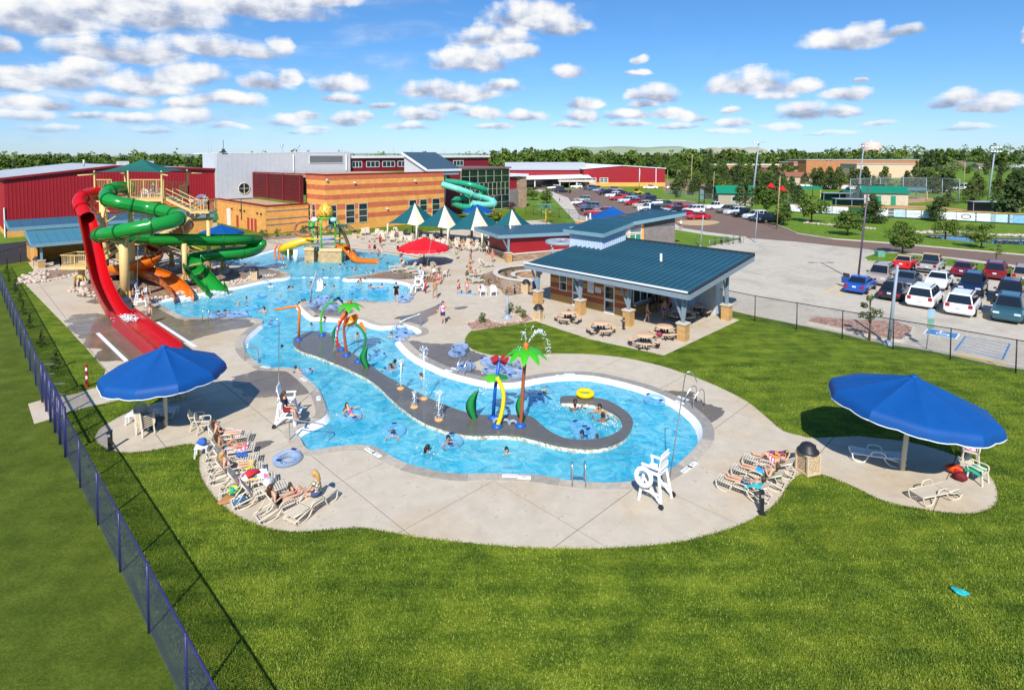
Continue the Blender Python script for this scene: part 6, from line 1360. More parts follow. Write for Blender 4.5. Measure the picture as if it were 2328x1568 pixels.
# inner tubes
def tube_mat(name,c,k=.35):
 m=bpy.data.materials.new(name);m.use_nodes=True;t=NT(m.node_tree);t.n.clear();out=t.add('ShaderNodeOutputMaterial');p=t.add('ShaderNodeBsdfPrincipled');tr=t.add('ShaderNodeBsdfTransparent');lw=t.add('ShaderNodeLayerWeight');lw.inputs[0].default_value=.35
 p.inputs['Base Color'].default_value=(*c,1);p.inputs['Roughness'].default_value=.08;tr.inputs[0].default_value=(.84,.92,.98,1);mx=t.add('ShaderNodeMixShader');t.put(mx.inputs[0],t.math('ADD',t.math('MULTIPLY',lw.outputs['Facing'],.75),k*.35,clamp=True));t.l.new(tr.outputs[0],mx.inputs[1]);t.l.new(p.outputs[0],mx.inputs[2]);t.l.new(mx.outputs[0],out.inputs[0]);return m
CLR=tube_mat('clear_blue_vinyl',(.42,.56,.82));CLRW=tube_mat('clear_water_vinyl',(.25,.62,.88));NAVY=mat('navy_vinyl',(.01,.02,.16),.4,0);YELV=mat('yellow_vinyl',(.85,.62,.0),.25,.04)
def make_ring(m,hm=NAVY,nh=4,Rr=.40,r_=.165):
 o=MB().torus((0,0,r_*.9),Rr,r_,28,10,flat=.92).build('inner_tube',m);o['category']='inner tube';k_=[]
 if nh:
  mb=MB();mb.box((0,0,0),(.13,.22,.02));me=mb.mesh('handle',hm)
  for k in range(nh):a=2*pi*k/nh+.4;h=obj('handle',me,o,(cos(a)*(Rr+.05),sin(a)*(Rr+.05),r_*1.83),a);k_.append(h)
 KIDS[o.name]=k_;return o
RING=make_ring(CLR,nh=2);RINGW=make_ring(CLRW,nh=2);RINGY=make_ring(YELV,hm=NAVY,nh=0,Rr=.36,r_=.13)
def ring(proto,u,v,z,label,group=None,tilt=(0,0),s_=1.0):
 o=place(USED,proto,G(u,v,.03)+UP*z,u*.7,label,group or 'inner tubes',s_);o.rotation_euler=(tilt[0],tilt[1],u*.7);return o
TIN='clear blue inner tube '
ring(RING,652,1049,0,TIN+'lying alone on the near deck by the loungers')
for i,(u,v,z)in enumerate(((1039,808,0),(1046,803,.26))):ring(RING,u,v,z,TIN+('at the bottom' if i==0 else 'on top')+' of the pair by the middle lawn',tilt=(0,.1*i))
for i,(u,v,z,t_)in enumerate(((1060,838,0,(0,0)),(1112,826,0,(.1,0)),(1124,838,.2,(.2,.2)),(1118,846,0,(0,0)),(1145,836,.1,(.5,.2)),(1152,846,.1,(.7,-.3)),(1162,840,.15,(.9,.4)),(1172,856,0,(0,.1)),(1142,852,0,(.05,0)))):ring(RING,u,v,z,TIN+('caught in the ladder on the wet deck' if i==0 else 'heaped on the deck behind the blue leaf sprayer'),'tubes heaped behind the leaf sprayer',t_)
for i,(u,v,z)in enumerate(((712,697,0),(728,694,.05),(748,690,.1),(742,704,0),(765,703,0),(735,690,.25))):ring(RING,u,v,z,TIN+'heaped by the pool lift','tubes heaped by the pool lift',(.15*(i%3),.1*(i%2)))
for i,(u,v)in enumerate(((492,722),(513,719),(533,721),(548,720))):ring(RING,u,v,0,TIN+'in the row at the corner of the slide pool','tubes at the slide pool corner')
for i,(u,v)in enumerate(((908,748),(922,758),(912,768))):ring(RING,u,v,-.1,TIN+'at the steps of the upper channel','tubes at the channel steps')
for i,(u,v)in enumerate(((925,680),(918,686))):ring(RING,u,v,0,TIN+'on the bank of the lagoon near the man in black','tubes on the lagoon bank')
for(u,v,lab)in((590,671,'drifting between the slides and the lagoon'),(636,683,'drifting off the pool lift side of the slide pool'),(574,697,'drifting near the woman in the black bikini'),(617,735,'drifting by the bank at the channel mouth'),(857,807,'drifting in the channel past the tall green blade'),(1222,906,'drifting beside the spraying palm'),(1488,905,'drifting along the outer bank of the spiral'),(1322,968,'drifting inside the spiral pool'),(1330,982,'drifting second inside the spiral pool'),(695,661,'drifting near the pool lift seat'),(806,655,'drifting beside the lagoon swimmers'),(870,656,'drifting deep in the lagoon'),(820,680,'drifting against the lagoon bank')):ring(RINGW,u,v,-.24,TIN+lab)
ring(RINGY,1330,904,.12,'yellow inner tube lying on the wall of the spiral')
# trash bins, bollards, tables, posts
m_=bpy.data.materials.new('perforated_tan');m_.use_nodes=True;t=NT(m_.node_tree);b=t.n['Principled BSDF'];tc=t.add('ShaderNodeTexCoord').outputs['Object'];t.put(b.inputs['Base Color'],t.mix(t.smooth(t.voro(tc,17),.30,.42),(.20,.13,.07),(.58,.42,.26)));b.inputs['Roughness'].default_value=.6;PERF=m_
BINC=mat('bin_tan',(.60,.47,.30),.6,.05)
def bin_(u,v,rz,label):
 o=thing('trash_bin',label,'trash bin',G(u,v,.03),rz,'tan trash bins with black domed lids');MB().box((0,0,.4),(.56,.56,.72)).build('side_panel',PERF,o);mb=MB()
 for sx in(-1,1):
  for sy in(-1,1):mb.box((sx*.29,sy*.29,.4),(.07,.07,.8))
 for z in(.05,.79):
  for sx in(-1,1):mb.box((sx*.29,0,z),(.065,.52,.08));mb.box((0,sx*.29,z),(.52,.065,.08))
 mb.build('frame',BINC,o);mb=MB();mb.lathe([(.40,.83),(.41,.87),(.34,.93),(.25,1.1),(.16,1.16),(0,1.18)],18);mb.build('lid',BLACKM,o);mb=MB();mb.box((.22,0,1.02),(.1,.26,.14));mb.build('opening',INT,o)
for a in((1836,1072,.3,'tan trash bin with black dome at the neck of the lawn pad'),(405,905,.2,'tan trash bin in the shade behind the big blue umbrella'),(1224,726,-.6,'tan trash bin at the corner of the picnic terrace'),(1196,664,-.5,'tan trash bin beside the stone planter'),(579,634,.1,'tan trash bin on the slide peninsula'),(806,541,.2,'tan trash bin on the far deck near the striped hall'),(84,607,.5,'tan trash bin at the corner of the shelter'),(1605,700,-.7,'tan trash bin under the snack bar roof')):bin_(*a)
def bollard(u,v,label):
 o=thing('bollard_light',label,'bollard light',G(u,v,.03),0,'black bollard lights');mb=MB();mb.box((0,0,.38),(.13,.13,.76));mb.build('post',BLACKM,o);MB().box((0,0,.015),(.24,.24,.03)).build('base',BLACKM,o);MB().box((0,-.07,.64),(.1,.02,.1)).build('lamp_lens',mat('lamp_lens',(.3,.32,.33),.2),o);mb=MB();mb.box((0,0,.79),(.15,.15,.05));mb.build('cap',BLACKM,o)
for a in((251,1022,'black bollard light on the rounded pad near the fence'),(1731,1166,'black bollard light beside the three sunbathers'),(1418,748,'black bollard light beside a snack bar pillar'),(1170,668,'small bollard light at the planter wall')):bollard(*a)
def make_table():
 o=thing('picnic_table','x','picnic table');TP=mat('peach_table_top',(.66,.44,.29),.5,.06,6);mb=MB();mb.lathe([(0,.72),(.57,.72),(.6,.735),(.6,.765),(.57,.78),(0,.78)],28);mb.build('tabletop',TP,o)
 for k in range(4):
  a0=k*pi/2+.45-.52;mb=MB();n=8;vs=[]
  for i in range(n+1):
   a=a0+1.04*i/n
   for rr,z in((.78,.42),(1.06,.42),(1.06,.47),(.78,.47)):vs.append((rr*cos(a),rr*sin(a),z))
  fs=[(4*i+j,4*i+(j+1)%4,4*i+4+(j+1)%4,4*i+4+j)for i in range(n)for j in range(4)]+[(3,2,1,0),(4*n,4*n+1,4*n+2,4*n+3)]
  mb.add(vs,[f[::-1]for f in fs]);mb.build('bench',TP,o)
  for s_ in(-.28,.28):
   a=k*pi/2+.45+s_;d=V((cos(a),sin(a),0));mb=MB();mb.tube([d*.25+UP*.72,d*.25+UP*.12]+catmull([d*.25+UP*.12,d*.4+UP*.03,d*.8+UP*.03,d*1.0+UP*.18,d*.92+UP*.42],4,False)[1:],.028,6);mb.build('leg',BLACKM,o)
 KIDS[o.name]=list(o.children);return o
TB=make_table()
for(u,v,lab)in((1291,732,'round picnic table with a small dish on it, by the trash bin'),(1366,757.5,'bare round picnic table between two pillars of the terrace'),(1465,787,'round picnic table with a red bag on its bench, nearest the lawn'),(1510,766,'round picnic table next to the corner pillar in the sun'),(1550,728,'round picnic table with a colourful cloth in the snack bar shade'),(1585,716,'round picnic table deepest in the snack bar shade')):place(USED,TB,G(u,v,.03),.3+u*.01,lab,'round picnic tables')
pile('beach_bag',1499,780,(.2,.16,.14),mat('crimson_bag',(.32,.02,.06),.8),'crimson bag on a bench of the corner picnic table',.47,'bag',41);pile('food_tray',1293,729,(.16,.12,.04),mat('brown_tray',(.2,.06,.05),.7),'small dish on the end picnic table',.78,'dish',42);cloth('cloth',1550,726,(.7,.6),.5,TWM,'colourful cloth on the shaded picnic table',.77,seed=43)
def post_thing(nm,u,v,h,r_,m,label,cat,group=None,arm=None,base=True,lean=0,heads=0,top=None):
 o=thing(nm,label,cat,G(u,v),0,group);mb=MB();mb.tube([(0,0,0),(lean,0,h)],[r_,r_*.7],10);mb.build('pole',m,o)
 if base:mb=MB();mb.lathe([(r_*3,0),(r_*3,.05),(r_*1.4,.3),(r_,.32)],10);mb.build('base',m,o)
 if arm:
  for e in arm:mb=MB();mb.bar((lean,0,h-.05),(lean+e,0,h),.09);mb.box((lean+e*1.15,0,h),(abs(e)*.7,.32,.14));mb.build('lamp_head',DKTRIM if m is not GREYM else GREYM,o)
 for k in range(heads):
  mb=MB();c=V((lean+(k%4-1.5)*.75,-.25,h-(k//4)*1.1));mb.lathe([(.1,.25),(.38,-.1),(.33,-.14),(0,-.14)],10,c);mb.build('floodlight',ROOFW,o)
 if heads:mb=MB();[mb.bar((lean-1.6,0,h-j*1.1+.15),(lean+1.6,0,h-j*1.1+.15),.1)for j in range((heads+3)//4)];mb.build('cross_arm',GREYM,o)
 return o
post_thing('deck_column',1153,723,1.75,.13,GREYM,'short grey steel column standing on the planting bed of the deck','post')
mk=thing('marker_post','flat red marker post with white notices on the lawn strip by the fence','post',G(198,880));MB().box((0,0,.62),(.12,.06,1.25)).build('post',REDM,mk)
for z in(.55,1.0):MB().box((.02,-.045,z),(.1,.02,.16)).build('notice',PAPER,mk)
WOODP=mat('weathered_wood',(.30,.16,.08),.85,.25,5);rp=[G(171,653),G(229,638),G(284,624),G(340,612)]
for i,p in enumerate(rp):
 o=thing('rope_post',('yellow capped wooden rope post at the start of the slide queue','second wooden rope post of the slide queue','third wooden rope post of the slide queue','wooden rope post behind the slide columns')[i],'post',p,0,'rope posts of the slide queue');mb=MB();mb.tube([(0,0,0),(0,0,1.1)],.11,9);mb.build('post',WOODP,o);mb=MB();mb.lathe([(.12,1.05),(.13,1.16),(0,1.2)],9);mb.build('cap',mat('yellow_cap',(.75,.48,.02),.5)if i==0 else WOODP,o)
for a,b,lab in((0,1,'first'),(1,2,'second'),(2,3,'third')):
 mb=MB();p,q=rp[a]+UP*.85,rp[b]+UP*.85;mb.tube([p.lerp(q,k/8)-UP*(.28*4*k/8*(1-k/8))for k in range(9)],.025,6);one(mb,'queue_rope',mat('hemp_rope',(.38,.28,.17),.9),lab+' sagging rope between the slide queue posts','rope','queue ropes')
 # SPRAY FEATURES ON THE ISLAND
ORP=mat('orange_pipe',(.78,.20,.02),.3,.05);GRP=mat('bright_green_pipe',(.06,.42,.02),.3,.05);DGP=mat('dark_green_pipe',(.015,.22,.05),.3,.06);RDP=mat('red_pipe',(.55,.02,.015),.3,.05);BRP=mat('rust_pipe',(.34,.085,.035),.35,.08);BLP=mat('blue_base',(.01,.10,.42),.35,.05);YLP=mat('yellow_pipe',(.85,.62,.01),.28,.04);LEAF=mat('leaf_panel',(.045,.40,.012),.35,.1,3)
def feature(nm,u,v,label,foot=True):
 o=thing(nm,label,'spray feature',G(u,v,.12),0,'spray features on the island')
 if foot:MB().lathe([(.24,0),(.25,.05),(.16,.13),(.09,.16)],16).build('base',BLP,o)
 return o
def pxrel(o,u,v):return D(u,v,o.location.y)-o.location
def ptube(o,pts,r_,m,nm):MB().tube(catmull([V(p)for p in pts],7,False),r_,10).build(nm,m,o)
f=feature('orange_sprayer',678.5,773,'orange angled spray arm at the island tip');MB().tube([(0,0,0),pxrel(f,681,704),pxrel(f,678,697),pxrel(f,671,696),pxrel(f,625,704)],.085,10).build('pipe',ORP,f)
f=feature('flower_sprayer',732,763,'green bowed pipe with blue flower head');ptube(f,[(0,0,0),pxrel(f,729,738),pxrel(f,733,710),pxrel(f,744,692),pxrel(f,766,680)],.07,GRP,'pipe')
for k in range(5):mb=MB();blade_leaf(mb,pxrel(f,770,678),(cos(k*1.25),sin(k*1.25),-.9+.4*k),.5,.16,.3);mb.build('petal',BLP,f)
mb=MB();mb.torus(pxrel(f,768,669),.17,.03,14,6,M_=Matrix.Rotation(1.2,3,'X'));mb.build('ring',TEALF,f)
f=feature('bent_sprayer',776,795,'red bowed pipe with orange fins');q=[(0,0,0),pxrel(f,768,782),pxrel(f,766,760),pxrel(f,773,735),pxrel(f,787,715),pxrel(f,795,706)];ptube(f,q,.075,RDP,'pipe')
FIN=mat('orange_fin',(.72,.19,.02),.4,.06)
def fin(o,p,d,s_):mb=MB();d=V(d);mb.prism([(0,-.14*s_),(.30*s_,-.02),(.22*s_,.2*s_),(0,.16*s_)],-.03,.03,bottom=True);f_=mb.build('fin',FIN,o,p);f_.rotation_euler=(pi/2,0,0)if d.x>=0 else(pi/2,0,pi)
for(u,v)in((785,716),(781,724),(776,733),(792,707)):fin(f,pxrel(f,u,v),(-1,0,0),.8)
f=feature('palm_sprayer',788,808,'leaning rust palm sprayer with bright green fronds and orange bowl');q=[(0,0,0),pxrel(f,785,780),pxrel(f,782,750),pxrel(f,786,722),pxrel(f,794,695)];ptube(f,q,.085,BRP,'trunk');ptop=pxrel(f,795,690)
for k in range(8):mb=MB();blade_leaf(mb,ptop,(cos(k*pi/4+.2),sin(k*pi/4+.2),.25),1.0,.2,.62);mb.build('frond',LEAF,f)
mb=MB();mb.lathe([(.12,-.05),(.14,.15),(0,.2)],10,ptop);mb.build('crown_cap',BRP,f)
mb=MB();mb.lathe([(0,-.2),(.25,-.12),(.45,.1),(.5,.22)],16);bw=mb.build('bowl',mat('amber_bowl',(.72,.25,.01),.3,.08),f,pxrel(f,801,732));bw.rotation_euler=(.4,-.5,0);bw.scale=(1.1,.8,1)
f=feature('bent_sprayer',814,822,'dark green bowed pipe with orange fins beside the bowl');q=[(0,0,0),pxrel(f,826,795),pxrel(f,831,770),pxrel(f,824,750),pxrel(f,808,735)];ptube(f,q,.075,DGP,'pipe')
for(u,v)in((817,737),(821,744),(825,752)):fin(f,pxrel(f,u,v),(1,0,0),.75)
def grass_blade(u,v,utop,vtop,label,wd=.2):
 f=feature('leaf_sculpture',u,v,label,False);p1=pxrel(f,utop,vtop);h=p1.z;mb=MB();n=9;vs=[]
 for i in range(n+1):
  t_=i/n;c=V((p1.x*t_**1.6+.22*sin(pi*t_)*(-1 if p1.x>0 else 1),0,h*t_));w_=wd*(sin(pi*(.18+.82*t_)))**.8+.01
  vs+=[c+V((-w_,.05,0)),c+V((0,-.06,0)),c+V((w_,.05,0)),c+V((0,.1,0))]
 mb.add(vs,[(4*i+j,4*i+(j+1)%4,4*i+4+(j+1)%4,4*i+4+j)for i in range(n)for j in range(4)],0,True);mb.build('blade',DGP,f)
grass_blade(834,837,836,786,'tall green leaf blade beside the dark green pipe');grass_blade(764,784,766,738,'narrow green leaf blade behind the red pipe',.1);grass_blade(1078,952,1088,884,'curved green leaf blade by the blue leaf sprayer',.24);grass_blade(1190,957,1194,886,'green leaf blade half hidden by the spraying palm trunk',.17)
f=feature('leaf_sprayer',1121,950,'blue pole sprayer with green leaf cup and red top');MB().tube([(0,0,0),pxrel(f,1126,880),pxrel(f,1136,815)],.085,10).build('pole',BLP,f)
LG_=mat('lime_leaf',(.10,.46,.01),.35,.12,3)
for a,b,L_,wd in((-1,.1,.8,.34),(-.7,-.8,.75,.32),(.9,-.3,.55,.3),(.1,1,.5,.3)):mb=MB();blade_leaf(mb,pxrel(f,1132,852),(a,b,.15),L_,wd,.35);mb.build('leaf',LG_ if a<0 else DGP,f)
for s_ in(-1,1):mb=MB();mb.box((s_*.2,0,0),(.34,.3,.3),M_=Matrix.Rotation(s_*.5,3,'Y')@Matrix.Rotation(.78,3,'X'));mb.build('top_cup',mat('dark_red_cup',(.32,.015,.02),.35),f,pxrel(f,1136,818))
f=feature('yellow_sprayer',1130,970,'yellow bowed pipe leaning on the blue leaf sprayer');ptube(f,[(0,0,0),pxrel(f,1140,940),pxrel(f,1145,905),pxrel(f,1141,880),pxrel(f,1130,858)],.095,YLP,'pipe')
f=feature('spring_crawler',1158,962,'grey ringed crawler arching out of the island',False)
for k in range(3):mb=MB();mb.torus((-.55+k*.36,.15-k*.1,-.02),.17,.07,16,8,M_=Matrix.Rotation(pi/2,3,'X')@Matrix.Rotation(.0,3,'Y'));mb.build('arch',GREYM,f)
f=feature('palm_sprayer',1183,968,'tall straight rust palm sprayer with wide green fronds, spraying from its top');ptube(f,[(0,0,0),pxrel(f,1187,920),pxrel(f,1190,860),pxrel(f,1196,795)],.085,BRP,'trunk');ptop=pxrel(f,1196,793)
for k in range(9):mb=MB();blade_leaf(mb,ptop,(cos(k*2*pi/9+.4),sin(k*2*pi/9+.4),.22),1.15,.2,.62);mb.build('frond',LEAF,f)
mb=MB();mb.lathe([(.1,-.05),(.13,.2),(.09,.28),(0,.28)],10,ptop);mb.build('crown_cap',mat('burnt_orange',(.6,.16,.02),.4),f)
# jets of water
def jet_mat():
 m=bpy.data.materials.new('spray_water');m.use_nodes=True;b=m.node_tree.nodes['Principled BSDF'];b.inputs['Base Color'].default_value=(.82,.9,.95,1);b.inputs['Roughness'].default_value=.15;b.inputs['Alpha'].default_value=.75;return m
JET=jet_mat();SPOUT=mat('peach_disc',(.72,.36,.12),.5)
def jet(u,v,vtop,spread,label,n=170):
 p=G(u,v,.12);one(MB().lathe([(.20,0),(.22,.04),(.1,.07),(0,.07)],14),'spout',SPOUT,'peach spout disc of the '+label,'water spout','spout discs on the island',p)
 h=D(u,vtop,p.y).z-.12;mb=MB();r=random.Random(u);q=[V((0,0,.07)),V((r.uniform(-.02,.02),0,h*.5)),V((r.uniform(-.06,.06),0,h*.92))];mb.tube(q,[.025,.03,.05],6)
 for k in range(n):
  t_=r.random();a=r.uniform(0,2*pi);fall=r.random()<.45
  z=h*(1-r.random()**2*.35)if not fall else h*r.random()**1.4;w_=spread*(.25+(.75 if fall else.6*(z/h)))*r.random()**.6
  mb.ball((cos(a)*w_,sin(a)*w_,max(.03,z)),r.uniform(.008,.026),5,3)
 o=mb.build('water_jet',JET,None,p);tag(o,label,'water jet','water jets on the island','stuff')
jet(911,883,818,.22,'slim water jet next to the channel swimmers');jet(964,906,790,.30,'tallest water jet of the island',220);jet(942,925,890,.16,'short water jet near the island bend',120);jet(998,954,890,.25,'wide low water jet nearest the leaf blade',220)
mb=MB();r=random.Random(3);base=G(1183,968,.12)+ptop+UP*.28
for k in range(240):
 t_=r.random();s_=r.choice((-1,1,1,1));x=(.12+.95*t_)*(1 if s_>0 else-.35*t_);z=.55*4*t_*(1-t_)*(1 if s_>0 else.8)-max(0,t_-.75)*2.2+(.4 if k%5==0 and t_<.3 else 0);sp_=.02+.13*t_
 mb.ball(base+V((x+r.uniform(-sp_,sp_),r.uniform(-sp_,sp_),z+r.uniform(-sp_,sp_))),r.uniform(.012,.032),5,3)
tag(mb.build('palm_spray',JET),'water arcing from the top of the tall palm sprayer','water spray',None,'stuff')
for i,(u,v,ub,vb)in enumerate(((1128,865,1100,890),(796,742,775,790),(768,745,760,800))):
 mb=MB();a=G(u,v,0);A_=D(u,v,G(1121,950).y if i==0 else G(788,808).y);B_=D(ub,vb,A_.y-.2);r=random.Random(i)
 for k in range(70):t_=r.random();p=A_.lerp(B_,t_)+UP*(.25*t_*(1-t_)*4);sp_=.02+.08*t_;mb.ball(p+V((r.uniform(-sp_,sp_),r.uniform(-sp_,sp_),0)),r.uniform(.012,.03),5,3)
 tag(mb.build('water_trickle',JET),('water trickling from the green leaf cup','water trickling from the orange bowl','water trickling from the red pipe')[i],'water trickle','water trickles','stuff')
 # lane floats, depth and no-diving tiles
fl=thing('lane_float_line','line of white floats across the mouth of the lagoon','float line',G(715,632,WL));me=MB().ball((0,0,0),(.11,.11,.11),8,6).mesh('float',WHITE)
for u in(690,693,707,710,714,737,741,745,762,766,770):p=G(u,632,WL)-fl.location;obj('float',me,fl,p)
mb=MB();mb.bar(G(664,631,WL)-fl.location,G(776,632.5,WL)-fl.location,.02);mb.build('line',WHITE,fl)
TILE=mat('white_tile',(.8,.8,.78),.3,.04)
def tile(u,v,txt,ang,label):
 p=G(u,v,.055);mb=MB();w_=.62 if len(txt)>5 else.52;mb.box((0,0,0),(w_,.2,.016));o=one(mb,'depth_tile',TILE,label,'pool tile','marker tiles on the coping',p,ang);t_=obj('lettering',text_mesh(txt,.15 if len(txt)<6 else.105,INK),o,(0,0,.012))
for a in((841,1024,'NO DIVING',-.75,'no diving tile on the coping of the near bend'),(857,1033,'3\'6"',-.75,'depth tile on the coping of the near bend'),(1160,1081,'NO DIVING',-.05,'no diving tile on the near bank left of the ladder'),(1192,1085,'3\'6"',-.1,'depth tile on the near bank left of the ladder'),(1561,1066,'NO DIVING',.75,'no diving tile by the empty lifeguard chair'),(1575,1056,'3\'6"',.75,'depth tile by the empty lifeguard chair'),(1274,853,'3\'6"',.02,'depth tile on the far bank of the spiral'),(1295,850,'NO DIVING',.02,'no diving tile on the far bank of the spiral'),(1020,842,'3\'6"',-.55,'depth tile on the wet bank by the tubes'),(1035,838,'NO DIVING',-.55,'no diving tile on the wet bank by the tubes'),(1545,914,'3\'6"',-.9,'depth tile at the ladder by the hooked pole'),(1553,905,'NO DIVING',-.9,'no diving tile at the ladder by the hooked pole'),(690,862,'NO DIVING',-.8,'no diving tile on the bank by the umbrella'),(724,905,'3\'6"',-1.2,'depth tile beside the occupied lifeguard chair'),(604,834,'NO DIVING',-.3,'no diving tile by the umbrella ladder'),(912,771,'3\'6"',-.2,'depth tile at the channel steps')):tile(*a)
# white drain strips beside the runout
for a,b,lab in(((222,757),(287,820),'white drain strip on the wet deck outside the red runout'),((358,732),(444,788),'white drain strip between the red runout and the pool')):p,q=G(*a,.05),G(*b,.05);mb=MB();mb.bar(p,q,.22,.02);one(mb,'drain_strip',mat('drain_white',(.72,.74,.78),.5),lab,'drain','drain strips')
# rocks round the mulch beds
def rocks(pts,n,s_,m,label,jitter=.5,seed=1):
 r=random.Random(seed);mb=MB();P_=px(pts);Ls=[(b-a).length for a,b in zip(P_,P_[1:])];tot=sum(Ls)
 for k in range(n):
  d=r.random()*tot
  for(a,b),l in zip(zip(P_,P_[1:]),Ls):
   if d<=l:c=a.lerp(b,d/l);break
   d-=l
  c=c+V((r.uniform(-1,1),r.uniform(-1,1),0))*jitter;q=r.uniform(.5,1)*s_;mb.ball(c+UP*(.03+q*.3),(q,q*r.uniform(.6,1),q*r.uniform(.4,.7)),6,4,M_=Matrix.Rotation(r.random()*6,3,'Z'))
 return tag(mb.build('border_rocks',m),label,'rocks','loose border rocks','stuff')
RCK=mat('pale_river_rock',(.52,.42,.34),.85,.3,3.5);RCK2=mat('grey_tan_rock',(.42,.36,.29),.85,.3,3)
rocks([(64,645),(78,634),(88,620)],90,.3,RCK,'pile of pale rocks along the lawn strip by the shelter',.9,1);rocks([(88,618),(130,613),(196,612)],60,.2,RCK,'pale rocks edging the mulch in front of the shelter',.4,2);rocks([(96,642),(128,635),(196,620)],50,.2,RCK,'pale rocks edging the slide queue path',.35,3)
rocks([(165,656),(200,670),(274,683),(343,684),(396,671),(470,654)],190,.22,RCK,'pale rocks along the near edge of the slide bed',.5,4);rocks([(470,652),(520,646),(575,632),(620,627)],110,.22,RCK,'pale rocks along the slide peninsula',.6,5);rocks([(310,600),(380,600),(440,608),(545,618)],120,.25,RCK,'pale rocks behind the slide columns',1.0,6)
rocks([(1058,736),(1108,724),(1140,736),(1186,731),(1175,716),(1142,709),(1160,706),(1200,714),(1214,726)],140,.10,RCK,'small pale stones edging the red gravel bed',.12,7);rocks([(2085,531),(2120,528),(2170,529),(2240,535),(2330,538)],160,.45,RCK2,'tan boulders along the far bank of the pond',.7,8);rocks([(1830,508),(1900,514),(1985,522)],70,.4,RCK2,'dry stone runnel across the grass towards the pond',.4,9)
# PEOPLE
def body_mesh(po):
 """one skinned body; the figure faces +X, left is +Y. po: pelvis, torso and limb directions"""
 n_=lambda a:V(a).normalized();t_=n_(po.get('t',(0,0,1)));l=V((0,1,0));vs,es,rr,bones=[],[],[],[]
 def add(p,r,par=None,nm=None):
  vs.append(V(p));rr.append(r if hasattr(r,'__len__')else(r,r));i=len(vs)-1
  if par is not None:es.append((par,i));bones.append((vs[par],vs[i],nm))
  return i
 p=V(po['p']);hd=n_(po.get('h',tuple(t_*.8+UP*.5)));fw=n_(l.cross(hd));
 P0=add(p,(.135,.115));sp=add(p+t_*.16,(.115,.095),P0,'belly');ch=add(p+t_*.33,(.135,.105),sp,'chest');nk=add(p+t_*.50,.055,ch,'collar')
 h0=add(vs[nk]+hd*.08,.062,nk,'neck');h1=add(vs[h0]+hd*.085+fw*.015,(.088,.092),h0,'head');h2=add(vs[h1]+hd*.085-fw*.012,(.068,.072),h1,'head');add(vs[h1]+fw*.105-hd*.015,.012,h1,'nose')
 for s_,k in((1,'L'),(-1,'R')):
  sh=add(p+t_*.43+l*s_*.175,.062,ch,'shoulder');ua=n_(po['ua'+k]);fa=n_(po['fa'+k]);el=add(vs[sh]+ua*.27,.043,sh,'upper_arm');wr=add(vs[el]+fa*.24,.028,el,'forearm');pm=add(vs[wr]+fa*.07,(.034,.024),wr,'hand')
  sd_=fa.cross(n_(l+V((.1,0,.2))));sd_=sd_.normalized()if sd_.length>.1 else V((1,0,0))
  for q,fl_ in((-.026,.055),(-.009,.07),(.009,.075),(.026,.065)):add(vs[pm]+sd_*q+fa*fl_*.9,.0085,pm,'finger')
  add(vs[wr]+sd_*.05+fa*.04,.01,wr,'finger')
  hp=add(p-t_*.03+l*s_*.085,.1,P0,'hip');th=n_(po['th'+k]);sn=n_(po['sn'+k]);kn=add(vs[hp]+th*.42,.058,hp,'thigh');cf=add(vs[kn]+sn*.13,.056,kn,'shin');an=add(vs[kn]+sn*.41,.036,cf,'shin')
  ft=n_(po.get('ft'+k,(1,0,-.12)));add(vs[an]+ft*.16,(.036,.022),an,'foot');add(vs[an]-ft*.04-UP*.01,.028,an,'foot')
 me=bpy.data.meshes.new('body');me.from_pydata(vs,es,[]);o=bpy.data.objects.new('body',me);COL.objects.link(o);o.modifiers.new('skin','SKIN').use_smooth_shade=True
 sk=me.skin_vertices[0].data
 for i,r in enumerate(rr):sk[i].radius=r;sk[i].use_root=i==0
 m2=o.modifiers.new('sub','SUBSURF');m2.levels=m2.render_levels=1
 dg=bpy.context.evaluated_depsgraph_get();dg.update();bm=bpy.data.meshes.new_from_object(o.evaluated_get(dg));bpy.data.objects.remove(o)
 bm.materials.clear();bm.materials.append(SKIN[0]);bm.name='body';bm.polygons.foreach_set('use_smooth',[True]*len(bm.polygons))
 co=np.array([v.co[:]for v in bm.vertices]);no=np.array([v.normal[:]for v in bm.vertices]);pol=[tuple(f.vertices)for f in bm.polygons];cen=np.array([co[list(f)].mean(0)for f in pol])
 best=np.full(len(pol),1e9);lab=np.zeros(len(pol),int);par=np.zeros(len(pol))
 for i,(a,b,nm)in enumerate(bones):
  d=np.array(b-a);t=np.clip(((cen-np.array(a))@d)/max(1e-9,d@d),0,1);q=np.linalg.norm(cen-np.array(a)-t[:,None]*d,axis=1)/(.04+max(rr[es[i][0]][0],rr[es[i][1]][0]));u_=q<best;best[u_]=q[u_];lab[u_]=i;par[u_]=t[u_]
 nm=np.array([b[2]for b in bones])[lab]
 return dict(me=bm,co=co,no=no,pol=pol,nm=nm,par=par,head=(vs[h1],hd,fw),nape=vs[nk],g={})
GARM={'trunks':lambda n,t:(n=='hip')|((n=='belly')&(t<.3))|((n=='thigh')&(t<.62)),'briefs':lambda n,t:(n=='hip')|((n=='belly')&(t<.12))|((n=='thigh')&(t<.1)),'bikini_top':lambda n,t:((n=='chest')&(t>.35)),'swimsuit':lambda n,t:np.isin(n,['hip','belly','chest'])|((n=='collar')&(t<.35))|((n=='thigh')&(t<.1)),'shirt':lambda n,t:np.isin(n,['belly','chest','shoulder'])|((n=='collar')&(t<.7))|((n=='upper_arm')&(t<.55)),'tank_top':lambda n,t:np.isin(n,['belly','chest'])|((n=='collar')&(t<.55))}
